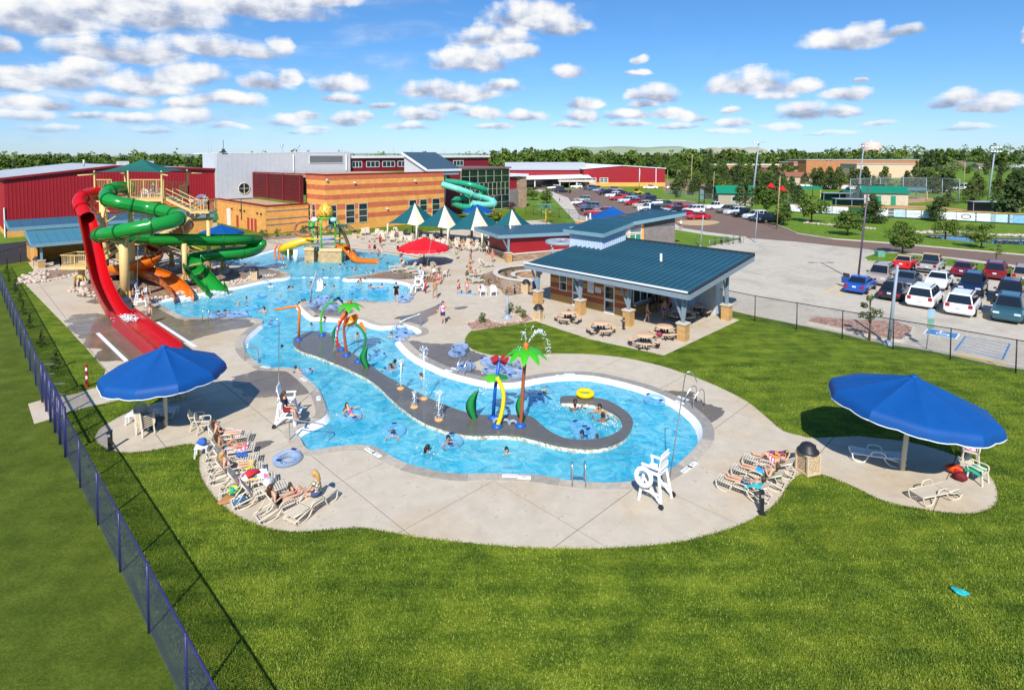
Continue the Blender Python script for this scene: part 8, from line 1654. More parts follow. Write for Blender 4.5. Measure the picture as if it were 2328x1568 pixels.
 for x in wx:
  for s_ in(1,-1):w_=obj('wheel',tm,o,(x,s_*(W_-.07),.34));w_.rotation_euler=(-s_*pi/2,0,0);obj('rim',rm,w_)
 if 'lamp' not in CARM:CARM['lamp']={n_:MB().box((0,0,0),s_).mesh(n_,m)for n_,s_,m in(('headlight',(.12,.38,.15),LAMPW),('taillight',(.1,.26,.26),LAMPR),('mirror',(.12,.2,.14),BUMP))}
 for s_ in(-1,1):
  obj('headlight',CARM['lamp']['headlight'],o,(prof[-2][0]-.0,s_*W_*.66,prof[-2][1]-.1));obj('taillight',CARM['lamp']['taillight'],o,(prof[0][0]+.0,s_*W_*.74,prof[0][1]+.0))
  if detail:obj('mirror',CARM['lamp']['mirror'],o,(fb-.25,s_*(W_+.06),1.08))
 return o
CARM={};LZ=-.10;UR=pi/4
NEAR=[('sedan','1c50a8',1957,660,1,'bright blue hatchback sedan with its driver door open, seen from behind'),('beetle','1c1e22',2033,676,1,'rounded dark grey beetle-shaped car beside the blue hatchback'),('van','f0f0f2',2103,690,1,'white minivan beside the rounded dark car, seen from behind'),('van','eeeef0',2190,707,1,'white minivan beside the green wagon, seen from behind'),('suv','2e5560',2294,722,-1,'green and tan wagon facing the camera at the picture edge'),('suv','a89a90',2002,641,-1,'tan suv facing the camera behind the blue hatchback'),('sedan','4a5058',2062,650,-1,'slate grey sedan nosed up to the rounded dark car'),('sedan','e4e6e8',2134,651,-1,'white sedan nosed up to a white minivan'),('suv','14203c',2211,664,-1,'navy suv with a white visor strip facing the camera'),('suv','301420',2297,683,-1,'dark maroon suv facing the camera behind the green wagon'),('sedan','d01010',2058,608,1,'bright red convertible with a tan top against the grass island'),('pickup','a8a8a6',2117,614,1,'silver pickup backing on to the aisle beside the red convertible'),('sedan','701430',2192,624,1,'burgundy sedan between the silver pickup and a red suv'),('suv','7a1420',2266,630,1,'dark red suv parked against the grass island'),('suv','a08a7a',2330,640,1,'tan suv cut by the picture edge on the grass island row')]
TANROOF=mat('tan_soft_top',(.45,.29,.17),.9)
for k,c,u,v,d,lab in NEAR:o=car(k,c,lab,'car' if k in('sedan','beetle')else{'van':'minivan','pickup':'pickup truck'}.get(k,k),G(u,v,LZ),UR+(0 if d>0 else pi),'cars parked beyond the lawn fence',roof=TANROOF if 'convertible' in lab else None);CARNEAR=o
o=[x for x in COL.objects if x.name=='sedan'][0];mb=MB();mb.box((0,0,0),(.95,.06,.6));dr=mb.build('open_door',paint('1c50a8'),o,(.3,1.35,.7));dr.rotation_euler=(0,0,1.1);mb=MB();mb.box((-.05,0,.5),(.7,.03,.38));mb.build('door_window',GLASSC,dr)
FL=[('suv','8a9290',1325,459,160,'boxy grey-green jeep at the head of the short row by the sidewalk'),('sedan','e8e8ea',1319,466,165,'white sedan second in the short row by the sidewalk'),('sedan','5a2038',1329,470,165,'maroon sedan third in the short row by the sidewalk'),('suv','2a5a80',1341,476,168,'steel blue hatchback fourth in the short row by the sidewalk'),('sedan','14161c',1343,481,168,'black sedan fifth in the short row by the sidewalk'),('sedan','a81420',1352,489,170,'red sedan tucked beside the red suv of the short row'),('suv','96141e',1373,489,170,'red suv ending the short row by the sidewalk'),('suv','ececee',1259,431,170,'white suv by the entrance'),('suv','2a3038',1268,434,170,'dark suv by the entrance'),('pickup','15171e',1280,438,175,'black pickup by the entrance'),('suv','3a4468',1340,431,185,'blue-grey suv at the far end of the long double row'),('suv','1d5a68',1351,433,185,'teal suv near the far end of the long double row'),('sedan','9aa0b0',1362,436,185,'silver sedan after the teal suv'),('sedan','3a2f60',1370,439,185,'violet-grey sedan in the long double row'),('suv','16181e',1377,443,188,'black suv in the long double row'),('suv','788088',1400,435,5,'grey suv at the back of the long double row'),('sedan','20263c',1411,441,5,'navy sedan at the back of the long double row'),('suv','f0f0f0',1393,449,188,'white suv before the red pickup'),('pickup','b03a34',1407,455,190,'faded red pickup in the long double row'),('pickup','b01820',1430,451,8,'red pickup with cap at the back of the long double row'),('sedan','1a9aa0',1441,452,8,'turquoise car at the back of the long double row'),('suv','c8ccd4',1425,461,190,'silver suv in the long double row'),('suv','b01018',1440,466,190,'bright red suv in the long double row'),('pickup','1c3050',1470,452,8,'navy pickup at the back of the long double row'),('suv','b8a890',1460,472,192,'beige suv in the long double row'),('suv','262c3c',1482,460,8,'dark blue suv at the back of the long double row'),('suv','d8dade',1472,479,192,'pale grey suv near the bathhouse roof'),('sedan','f0f0f2',1500,467,10,'white sedan at the back of the row'),('pickup','20303c',1492,484,192,'dark blue-grey pickup near the bathhouse roof'),('pickup','4a5a50',1515,472,12,'green-grey pickup with cap at the back of the row'),('pickup','901828',1540,477,12,'crimson pickup at the back of the row'),('sedan','1a2028',1545,483,12,'black sedan at the back of the row end'),('sedan','e6e8ea',1512,490,192,'white sedan half hidden by the bathhouse roof'),('suv','eceef0',1576,484,190,'long white suv behind the red sedans'),('sedan','a0101a',1560,492,188,'red car behind the last red sedan'),('sedan','b8141c',1588,499,188,'red sedan nearest the bathhouse at the road'),('pickup','f2f2f2',1628,476,192,'white pickup heading the row along the park'),('suv','70685c',1652,484,192,'brown-grey suv second along the park'),('suv','d8e0e6',1671,488,192,'white-silver suv third along the park'),('pickup','14161a',1696,493,192,'black pickup fourth along the park'),('suv','eef0f2',1717,498,192,'white suv fifth along the park'),('sedan','2a3444',1728,502,192,'dark sedan sixth along the park'),('pickup','0c0e10',1752,506,192,'black pickup last along the park, by the grass verge'),('cargo_van','f0f2f2',2178,432,180,'long white cargo van on the road behind the ball field'),('pickup','f2f2f2',1530,430,180,'white work truck before the red hall'),('pickup','e8e8e8',1478,430,0,'white flat truck before the red hall'),('suv','e8e4d8',1310,428,180,'cream van beyond the entrance')]
for k,c,u,v,d,lab in FL:car(k,c,lab,{'sedan':'car','pickup':'pickup truck','cargo_van':'van'}.get(k,k),G(u,v,LZ),radians(d),'cars parked in the far lot',False)
# yellow loaders on the building site
CATY=mat('machine_yellow',(.70,.40,.03),.5,.1)
for u,v,lab in((1640,427,'yellow grader on the bare building site'),(1312,421,'yellow loader by the entrance wing'),(1448,443,'small orange track loader at the lot edge')):
 s_=.6 if u==1448 else 1;o=thing('loader',lab,'loader',G(u,v),.3);o.scale=(s_,)*3;MB().box((0,0,1.5),(3.4,1.5,1.0)).build('body',CATY,o);MB().box((-.4,0,2.6),(1.3,1.3,1.3)).build('cab',GLASSC,o);MB().bar((1.5,0,1.8),(4.2,0,.8),.35).build('arm',CATY,o);MB().box((4.4,0,.6),(.5,2.2,.9)).build('bucket',CATY,o)
 for x in(-1.3,1.3):
  for y in(-.9,.9):mb=MB();mb.tube([(x,y-.25,.7),(x,y+.25,.7)],.7,14);mb.build('wheel',RUBBER,o)
  # painted bay lines
def line(a,b,m,w_=.12,nm='lot_marking',z=LZ):struct(strip(nm,[V((p.x,p.y,0))for p in(G(*a,z),G(*b,z))],w_,z,z+.006,m,loc3=1))
for a,b in(((1994,667),(2005,661)),((1869,668),(1932,638)),((1899,672),(1922,662)),((1983,680),(2004,668)),((2054,697),(2072,687)),((2141,712),(2165,689)),((2236,725),(2262,698)),((1942,604),(1958,594)),((2148,632),(2162,616)),((2092,620),(2104,606)),((2236,640),(2246,622)),((2300,650),(2308,632)),((2080,672),(2096,660)),((2160,682),(2176,668)),((2246,690),(2258,676))):line(a,b,YEL)
line((2176,805),(2287,829),YEL,.3,'curb_paint')
h0,h1,h2,h3=(2171,796.6),(2195,764.4),(2295.6,781.8),(2279.5,816.7)
for a,b in((h0,h1),(h1,h2),(h2,h3)):line(a,b,BLUEP,.1)
lp=lambda a,b,t:(a[0]+(b[0]-a[0])*t,a[1]+(b[1]-a[1])*t)
for k in range(6):line(lp(h0,h1,.08+k*.16),lp(h3,h2,max(0,-.25+k*.2)),BLUEP,.07)
hp=G(2141,758,LZ+.006);ho=thing('accessible_bay_symbol','blue and white wheelchair symbol painted on the lot','painted symbol',hp,UR);MB().box((0,0,0),(1.7,1.9,.008)).build('border',WHP,ho);MB().box((0,0,.004),(1.5,1.7,.008)).build('panel',BLUEP,ho);mb=MB();mb.torus((-.1,-.05,.012),.36,.06,20,4,flat=.1);mb.bar((.55,.12,.012),(-.1,.1,.012),.1,.01);mb.bar((-.1,.1,.013),(-.15,-.35,.013),.1,.01);mb.bar((-.15,-.35,.012),(-.5,-.45,.012),.1,.01);mb.ball((.68,.12,.01),(.1,.1,.008),10,4);mb.build('figure',WHP,ho)
# bicycles at a rack
def bike(p,rz,lab,m):
 o=thing('bicycle',lab,'bicycle',p,rz,'bicycles at the rack');wm_=MB().torus((0,0,0),.33,.028,20,6,M_=Matrix.Rotation(pi/2,3,'X')).mesh('wheel',RUBBER)
 for x in(-.52,.52):obj('wheel',wm_,o,(x,0,.34))
 mb=MB();a,b,c,d,e=V((-.52,0,.34)),V((-.05,0,.32)),V((-.2,0,.82)),V((.36,0,.82)),V((.52,0,.34))
 for p_,q_ in((a,b),(a,c),(b,c),(c,d),(b,d),(d,e),(d,d+V((-.04,0,.2)))):mb.tube([p_,q_],.022,6)
 mb.build('frame',m,o);mb=MB();mb.box((-.24,0,.92),(.26,.14,.06));mb.build('saddle',BLACKM,o);mb=MB();mb.tube([(.3,-.26,1.02),(.34,0,1.0),(.3,.26,1.02)],.02,6);mb.build('handlebar',BLACKM,o)
for i,c in enumerate(('601010','182848','404448','701828','1a1a1c')):bike(G(1626+i*14,557-i*1.2,LZ),1.2+.2*(i%3),('dark red bicycle nearest the rack end','navy bicycle second in the rack','grey bicycle in the middle of the rack','maroon bicycle fourth in the rack','black bicycle at the road end of the rack')[i],mat('bike_'+c,hexc(c),.35))
mb=MB();q=[G(1612,560,LZ),G(1690,552,LZ)];mb.tube([q[0],q[0]+UP*.8,q[1]+UP*.8,q[1]],.04,8);one(mb,'bike_rack',STEEL,'long pale rail rack holding five bicycles','bike rack')
# FENCES, POLES, SIGNS
def mesh_mat(name,col,fill,period=.07,rough=.5):
 m=bpy.data.materials.new(name);m.use_nodes=True;t=NT(m.node_tree);b=t.n['Principled BSDF'];tc=t.add('ShaderNodeTexCoord').outputs['Object'];s_=t.add('ShaderNodeSeparateXYZ');t.put(s_.inputs[0],tc)
 a=t.math('ADD',s_.outputs[0],s_.outputs[2]);c=t.math('SUBTRACT',s_.outputs[0],s_.outputs[2]);f=lambda q:t.math('LESS_THAN',t.math('FRACT',t.math('ADD',t.math('DIVIDE',q,period),100)),fill);al=t.math('MAXIMUM',f(a),f(c))
 b.inputs['Base Color'].default_value=(*col,1);b.inputs['Roughness'].default_value=rough;t.put(b.inputs['Alpha'],al);return m
CHAIN=mesh_mat('black_chain_link',(.03,.03,.035),.085);CHAIN_B=mesh_mat('navy_privacy_mesh',(.045,.05,.14),.26);NAVYP=mat('navy_post',(.025,.025,.11),.4,.1);GALV=mesh_mat('galvanised_chain_link',(.32,.34,.36),.10,.09)
def chain_fence(name,label,pts,h,m,pm,step=3.0,cat='fence',r_=.035):
 P_=[V((p.x,p.y,0))for p in pts];o=thing(name,label,cat,P_[0]);
 for a,b in zip(P_,P_[1:]):
  d=b-a;L_=d.length;rz=atan2(d.y,d.x);mb=MB();mb.add([(0,0,.05),(L_,0,.05),(L_,0,h),(0,0,h)],[(0,1,2,3)]);mb.build('mesh_panel',m,o,a-P_[0],rz);n=max(1,round(L_/step));pmz=MB().tube([(0,0,-.05),(0,0,h+.04)],r_,8).mesh('post',pm)
  for k in range(n+(b is P_[-1])):obj('post',pmz,o,a-P_[0]+d*(k/n))
  mb=MB();mb.tube([a-P_[0]+UP*h,b-P_[0]+UP*h],r_*.8,7);mb.build('top_rail',pm,o)
 return o
chain_fence('chain_link_fence','navy chain link fence with dense mesh running along the lawn to the bottom corner',[G(150,1038),V((-.5,5.7,0))],1.86,CHAIN_B,NAVYP);chain_fence('chain_link_fence','navy chain link fence with dense mesh beside the strip of young conifers',[V((-56,61.2,0)),G(97,915)],1.86,CHAIN_B,NAVYP)
g0_,g1_=G(97,915),G(150,1038);go=chain_fence('fence_gate','tall framed gate in the navy fence at the end of the concrete path',[g0_,g1_],2.05,CHAIN_B,NAVYP,1.4,'gate',.06);mb=MB();d=(g1_-g0_);[mb.bar(d*t_+UP*1.05,d*(t_+.5)+UP*1.05,.06)for t_ in(0,.5)];mb.build('mid_rail',NAVYP,go)
for t_,z in((.02,2.0),(.02,1.5),(.5,2.0),(.5,1.5)):mb=MB();c=d*t_+UP*z;mb.bar(c,c+V((.5,.1,0)),.05);mb.build('hinge_arm',STEEL,go)
chain_fence('chain_link_fence','black chain link fence between the lawn and the parked cars',[G(1632,711),G(1716,730.8),G(1811,749.6),G(1914.5,770.5),G(2030,793.9),G(2160,818),G(2309,848.9),G(2480,884)],1.95,CHAIN,BLACKM,9)
chain_fence('chain_link_fence','black chain link fence across the dark service road by the shelter',[V((-56,61.2,0)),G(75,588)],1.9,CHAIN,BLACKM);chain_fence('chain_link_fence','black chain link fence on the lawn behind the striped tents',[G(1195,486),G(1250,493),G(1340,503)],1.9,CHAIN,BLACKM)
chain_fence('chain_link_fence','grey chain link fence along the edge of the playing grass by the lot',[G(1512,446),G(1560,452),G(1620,458)],2.0,GALV,GREYM,4);chain_fence('backstop','tall galvanised backstop netting behind home plate',[G(1932,466),G(2000,458),G(2105,458),G(2180,466)],6.5,GALV,GREYM,6,'backstop',.08)
post_thing('lot_lamp',1950,640,9.6,.1,mat('purple_brown_pole',(.10,.07,.12),.4),'dark double-headed lamp pole beside the blue hatchback','lamp pole',None,(-1,1),lean=.8);post_thing('lot_lamp',2020,783,5.3,.12,GREYM,'cut-off grey steel pole inside the lawn fence','pole',lean=.45)
for u,v,vt,lab in((1716,548,476,'grey lamp pole at the bicycle corner'),(1592,563,489,'grey lamp pole at the tip of the grass triangle'),(1501,556,499,'grey lamp pole with a shade beside the grey block wall')):h=G(u,v).y*(v-vt)/FPX;post_thing('street_lamp',u,v,h,.09,GREYM,lab,'lamp pole',None,(.5,)if u==1501 else None,lean=.35)
for u,v,vt,n,lab in((1708,474,325,2,'tall steel floodlight mast left of the ball field'),(1949,452,333,4,'tall steel floodlight mast behind home plate'),(2245,464,335,8,'tall steel floodlight mast with two rows of lamps')):h=G(u,v).y*(v-vt)/FPX;post_thing('floodlight_mast',u,v,h,.22,GREYM,lab,'floodlight mast','floodlight masts',None,False,1.5,n)
WPOL=mat('weathered_pole',(.36,.27,.18),.9)
for u,v,vt,lab in((1880,422,366,'wooden power pole among the pines'),(2190,432,368,'wooden power pole beside the white van'),(1570,440,352,'wooden power pole behind the building site'),(1766,520,400,'tan lamp pole by the black pickup at the park'),(1620,455,390,'tan lamp pole by the park entrance'),(1453,430,386,'slim lamp pole before the red hall'),(1515,432,387,'second slim lamp pole before the red hall'),(1293,440,396,'slim pole on the entrance sidewalk'),(1356,390,340,'far pole in the tree belt')):h=G(u,v).y*(v-vt)/FPX;post_thing('utility_pole',u,v,h,.14 if 'power' in lab else.1,WPOL,lab,'pole',None,(-.8,.8)if 'power' in lab else None,False,.4)
sg=thing('sign_post','slim post with back-to-front blue and green sign plates behind the lawn fence','sign',G(2106,793,LZ));mb=MB();mb.tube([(0,0,0),(.25,0,2.6)],.03,6);mb.build('post',GREYM,sg)
for z,h_,m in((2.35,.55,mat('blue_grey_plate',(.28,.45,.58),.4)),(1.85,.3,mat('green_plate',(.14,.30,.22),.5)),(1.5,.3,mat('green_plate',(.14,.30,.22)))):mb=MB();mb.box((.22,-.03,z),(.42,.02,h_));mb.build('sign_plate',m,sg)
mb=MB();mb.box((0,0,.35),(.9,.7,.7));mb.box((0,0,.72),(.8,.6,.06));one(mb,'utility_box',mat('utility_green',(.12,.32,.22),.6),'small green utility box on the tip of the grass island','utility box',None,G(2000,584))
# TREES
def leaf_mat(name,a,b,c):
 m=bpy.data.materials.new(name);m.use_nodes=True;t=NT(m.node_tree);p=t.n['Principled BSDF'];tc=t.add('ShaderNodeTexCoord').outputs['Object'];oi=t.add('ShaderNodeObjectInfo').outputs['Random'];g=t.add('ShaderNodeNewGeometry').outputs['Random Per Island']
 f=t.math('ADD',t.math('MULTIPLY',t.noise(tc,.8,3,.6),.5),t.math('ADD',t.math('MULTIPLY',oi,.3),t.math('MULTIPLY',g,.3)));t.put(p.inputs['Base Color'],t.ramp(f,[(.25,a),(.55,b),(.85,c)]));p.inputs['Roughness'].default_value=.7;p.inputs['Specular IOR Level'].default_value=.2;return m
BROAD=leaf_mat('broad_leaves',(.028,.058,.008),(.070,.125,.016),(.15,.20,.028));PINE=leaf_mat('pine_needles',(.022,.044,.012),(.052,.082,.020),(.11,.135,.03));YOUNG=leaf_mat('young_leaves',(.05,.075,.018),(.10,.13,.03),(.17,.19,.05));SILVL=leaf_mat('silver_leaves',(.16,.18,.12),(.26,.29,.2),(.36,.38,.29));PURPL=leaf_mat('purple_leaves',(.03,.008,.012),(.06,.015,.02),(.10,.03,.03));YELL=leaf_mat('yellow_leaves',(.14,.13,.01),(.28,.24,.02),(.38,.34,.04));BARK=mat('tree_bark',(.16,.105,.07),.95,.25,6)
def crown(mb,H,z0,rx,n,leaf,seed,conic=0.0,nclump=14):
 r=random.Random(seed);cl=[]
 for k in range(nclump):
  z=z0+(H-z0)*(k+.5)/nclump*.96 if conic else z0+(H-z0)*r.uniform(.12,.88);t_=(z-z0)/(H-z0);w_=rx*((1-t_)**.7*(.55+.45*min(1,t_*6))if conic else sqrt(max(.05,1-(2*t_-1)**2)));a=r.uniform(0,6.28);d=r.uniform(.25,.8)*w_;cl.append((V((cos(a)*d,sin(a)*d,z)),max(.16*rx,(.5 if conic else.42)*w_*r.uniform(.7,1.2))))
 for k in range(n):
  c,q=r.choice(cl);d=V((r.gauss(0,1),r.gauss(0,1),r.gauss(0,.75))).normalized();p=c+d*q*r.uniform(.55,1.05);s_=leaf*r.uniform(.6,1.3);u_=V((r.uniform(-1,1),r.uniform(-1,1),r.uniform(-.6,.6))).normalized();nn=(d+V((r.uniform(-.5,.5),r.uniform(-.5,.5),r.uniform(0,.7)))).normalized();a=nn.cross(u_).normalized()*s_;b=nn.cross(a).normalized()*s_*.6
  mb.add([p-a,p-b*.8,p+a,p+b],[(0,1,2,3)])
 return cl
TP_={}
def tree_proto(kind,seed,H=8,z0=1.6,rx=2.6,n=900,leaf=.22,m=BROAD,conic=0,nclump=14,name='tree'):
 o=thing(name,'x','tree');mb=MB();cl=crown(mb,H,z0,rx,n,leaf,seed,conic,nclump);mb.build('crown',m,o);tb=MB();tb.tube([(0,0,-.1),(.04,.02,H*.35),(.0,.05,H*.85)],[H*.024,H*.018,H*.004],8)
 for c,q in cl[::2]:s_=V((0,0,max(z0*.8,c.z*.7)));tb.tube([s_,s_.lerp(c,.6)+UP*.1,c],[H*.009,H*.006,H*.003],5)
 tb.build('trunk',BARK,o);KIDS[o.name]=list(o.children);TP_[kind]=o;return o
for s_ in range(3):
 tree_proto('b%d'%s_,10+s_,8,1.5,3.5,1900,.27,BROAD,0,26,'broadleaf_tree');tree_proto('p%d'%s_,20+s_,8,.8,3.2,1900,.25,PINE,1,34,'pine_tree');tree_proto('f%d'%s_,30+s_,8,.1,3.9,620,.5,BROAD,0,26,'broadleaf_tree');tree_proto('q%d'%s_,40+s_,8,.1,2.9,560,.42,PINE,1,28,'pine_tree')
tree_proto('y0',51,3.4,1.0,.75,300,.10,YOUNG,0,9,'young_tree');tree_proto('s0',52,8,.6,3.6,900,.22,SILVL,0,16,'willow_tree');tree_proto('r0',53,3.2,.2,1.7,700,.13,PURPL,0,12,'purple_bush');tree_proto('c0',54,1.2,.04,.32,420,.045,PINE,1,16,'young_conifer');tree_proto('h0',55,1.1,.0,.85,420,.09,YELL,0,9,'shrub');tree_proto('h1',56,1.2,.0,.8,420,.09,YOUNG,0,9,'shrub');tree_proto('h2',57,1.0,.0,.55,300,.06,BROAD,0,8,'shrub')
PH={'y':3.4,'r':3.2,'c':1.2,'h':1.1}
def tree(k,u,v,vt,lab,group=None,wide=1.0,cat=None):
 p=G(u,v);h=CAMH-(vt-HORIZ)*p.y/FPX;s_=h/PH.get(k[0],8.0);pr=TP_[k];o=place(USED,pr,p,(u*1.7)%6.28,lab,group);o.scale=(s_*wide,s_*wide,s_)
 if cat:o['category']=cat
 return o
for i,(u,v,vt)in enumerate(((15,622,602),(20,641,620),(36,663,634),(47,686,660),(54,715,688),(69,747,716),(95,788,752),(126,839,797))):tree('c0',u,v,vt,('young conifer farthest up the lawn strip','second young conifer from the service road','third young conifer from the service road','fourth young conifer from the service road','fifth young conifer from the service road','third young conifer counted from the gate','second young conifer counted from the gate','young conifer nearest the gate')[i],'young conifers on the lawn strip')
for k,u,v,vt,lab,wd in(('b0',1845,505,440,'broad tree with pale trunk on the verge behind the black pickup',.85),('b1',1927,535,478,'round dark tree on the verge by the road',1.0),('p0',1984,508,442,'tall pine standing before the green-roofed building',1.0),('b2',2052,577,503,'dark street tree on the tip of the grass island',.8),('b0',2149,543,497,'leaning broad tree on the near pond bank',1.1),('b1',2231,564,508,'round tree on the grass in front of the pond',.85),('y0',2265,597,555,'thin young tree on the grass island behind the dark red suv',1.4),('p1',2128,504,447,'pine before the banner fence',.8),('p2',2310,507,385,'tall pine at the picture edge by the banner fence',.75),('b2',1781,512,458,'dark tree behind the black pickup at the verge',.8),('b0',1742,488,418,'large light green tree by the playground',.9),('p0',2155,470,438,'pine behind the backstop netting',1.2),('p2',2205,462,412,'dark pine beside the floodlit dugout',.9),('p1',1610,452,418,'small pine by the park gate',.9),('p0',1690,467,405,'pine before the grey-walled green-roofed building',.8),('p1',1541,449,424,'small dark pine on the playing grass',.8),('y0',1509,556,512,'young staked tree beside the grey block wall',1.6),('b1',1212,455,424,'light green tree by the entrance sidewalk',.9),('b2',1242,462,428,'light green tree nearer the sidewalk lawn',.9),('r0',1163,487,458,'purple-leaved bush at the corner of the glass atrium',.9),('s0',1545,408,386,'silvery willow behind the building site',1.1),('y0',1976,770,668,'young staked tree on the red gravel bed',1.1),('y0',1372,500,472,'sapling by the lawn fence near the red suv',.9)):tree(k,u,v,vt,lab,None,wd*(1.55 if k[0]in 'bp' else 1))
r=random.Random(4)
for i,(k,u,v,vt)in enumerate((('h1',600,541,524),('h2',632,538,519),('h0',655,536,527),('h0',676,535,525),('h1',690,530,514),('h2',708,529,513),('h0',718,532,523),('h1',735,527,508),('h0',748,530,519),('h2',775,523,512),('h0',822,516,503),('h1',838,515,499),('h2',800,522,511),('h1',874,513,502),('h1',1030,505,486),('h0',1122,490,475),('h0',1140,500,482))):tree(k,u,v,vt,('feathery green','dark green','yellow-green')[{'h1':0,'h2':1,'h0':2}[k]]+' shrub '+('in the mulch below the low tan wall' if u<700 else 'behind the play structure by the striped wall' if u<800 else 'below the tall windows of the striped hall' if u<1000 else 'on the slope below the glass atrium'),'shrubs along the recreation center',1,'shrub')
for k,u,v,vt,lab in(('h1',1096,733,716,'bushy ornamental grass on the red gravel bed'),('h1',1160,708,693,'small ornamental grass beside the deck column'),('h1',1178,712,700,'smaller grass tuft right of the deck column'),('h1',1190,722,708,'grass tuft at the trash bin end of the gravel bed'),('h2',1098,638,626,'green shrub on the mulch by the planter'),('h2',1112,645,634,'second green shrub on the mulch by the planter'),('h2',1152,668,659,'low green shrub at the foot of the planter'),('h2',390,572,560,'small shrub behind the slide columns')):tree(k,u,v,vt,lab,None,.9,'shrub')
for k in range(5):a=1.8+k*.55;o=place(USED,TP_['h2'],pc+V((cos(a)*2.9,sin(a)*2.9,.66)),k,'leafy plant growing in the curved stone planter','plants in the stone planter',.5);o['category']='plant'
# spray palm on the lawn behind the tents
f=thing('spray_palm','teal-fronded spray palm with yellow trunk and coloured cups on the back lawn','spray feature',G(1241,508));MB().tube([(0,0,0),(0,0,3.0)],.12,8).build('trunk',YELF,f)
for k in range(16):mb=MB();a=k*.785;frond(mb,(0,0,3.0),(cos(a),sin(a),.9 if k>7 else.35),2.0,.55,12,.35);mb.build('frond',FRD2,f)
for k,m in enumerate((ORG,YELF,TEALF)):mb=MB();mb.ball((cos(k*2.1)*.8,sin(k*2.1)*.8,2.1),(.3,.3,.22),8,5);mb.build('cup',m,f)
# the tree belt: separate trees as far as they can be told apart, then one wood
r=random.Random(12);bl_=('dark green broadleaf tree','dark pine');cnt=0;BL_=('beyond the red barn and silver hall','beyond the entrance wing','beyond the red hall','by the low school wing','behind the low school wing','on the slope behind the long brick school','on the grassy slope near the houses','close behind the entrance wing')
BANDS=[(-40,470,395,352,40,7),(1110,1330,396,342,32,8),(1160,1620,388,344,44,8),(1520,1800,400,374,26,8),(1620,1960,382,345,44,8),(1940,2360,380,343,46,8),(2060,2370,398,372,10,8),(1080,1400,404,372,10,6)]
for(ua,ub,vb,vt,n,jit)in BANDS:
 for k in range(n):
  u=ua+(ub-ua)*(k+r.random())/n;v=vb+r.uniform(-9,7);pine=r.random()<(.3 if ua<1900 else.4);tree(('q%d' if pine else 'f%d')%r.randrange(3),u,v,vt+r.uniform(-jit,jit*1.3),bl_[pine]+' '+BL_[BANDS.index((ua,ub,vb,vt,n,jit))],'trees of the far belt',(.95 if pine else 1.2)*r.uniform(.85,1.2));cnt+=1
for i,(u,v,vt)in enumerate(((1850,428,382),(1862,430,380),(1884,428,378),(1892,432,388),(1908,430,379),(1938,430,380),(1950,434,384),(1968,432,378),(2010,436,378),(2062,436,388),(2082,436,378),(2098,438,384),(2120,440,386),(2142,436,384),(2160,438,388),(2220,446,390),(2268,444,398),(2320,452,384),(1830,424,392),(1815,470,420),(1800,440,400),(1770,452,405),(1748,440,392),(1720,446,396))):tree('p%d'%(i%3),u,v,vt,'dark round-topped pine of the row behind the ball field','pines behind the ball field',1.25)
for i in range(34):tree('p%d'%(i%3)if i%4 else 'b%d'%(i%3),1530+i*7.6,405+(i*37%46),405+(i*37%46)-44+i%9,('dark pine' if i%4 else 'broad tree')+' of the park grove before the school','trees of the park grove',1.25)
wd=MB();r=random.Random(77)
for k in range(9000):
 Y=r.uniform(620,1150);u=r.uniform(-80,2420);X=(u-CU)/FPX*Y;rise=16*ss(u,1650,2050)*ss(Y,600,1000);hh=9.5+5.5*sin(u*.021+Y*.01)+3.5*sin(u*.067)+3*sin(u*.19);z=rise+r.random()**.6*hh;q=r.uniform(1.2,2.6);d=V((r.gauss(0,1),-abs(r.gauss(0,1)),abs(r.gauss(0,1)))).normalized();a=d.cross(V((r.uniform(-1,1),r.uniform(-1,1),r.uniform(-1,1)))).normalized()*q;b=d.cross(a).normalized()*q*.8;wd.add([V((X,Y,z))-a,V((X,Y,z))-b,V((X,Y,z))+a,V((X,Y,z))+b],[(0,1,2,3)])
for k in range(7000):
 Y=r.uniform(330,640);u=r.choice((r.uniform(-80,470),r.uniform(1080,1640),r.uniform(1520,2420),r.uniform(1520,2420)));Y=max(Y,470)if u>1640 else Y;X=(u-CU)/FPX*Y;q=r.uniform(.7,1.7);p=V((X,Y,r.random()*(3.5+3*sin(u*.05))));d=V((r.gauss(0,.6),-1,abs(r.gauss(0,1)))).normalized();a=d.cross(V((r.uniform(-1,1),r.uniform(-1,1),r.uniform(-1,1)))).normalized()*q;b=d.cross(a).normalized()*q*.8;wd.add([p-a,p-b,p+a,p+b],[(0,1,2,3)])
tag(wd.build('woodland',leaf_mat('far_wood_leaves',(.035,.065,.026),(.068,.105,.036),(.12,.16,.045))),'distant wood along the horizon','woodland',None,'stuff')
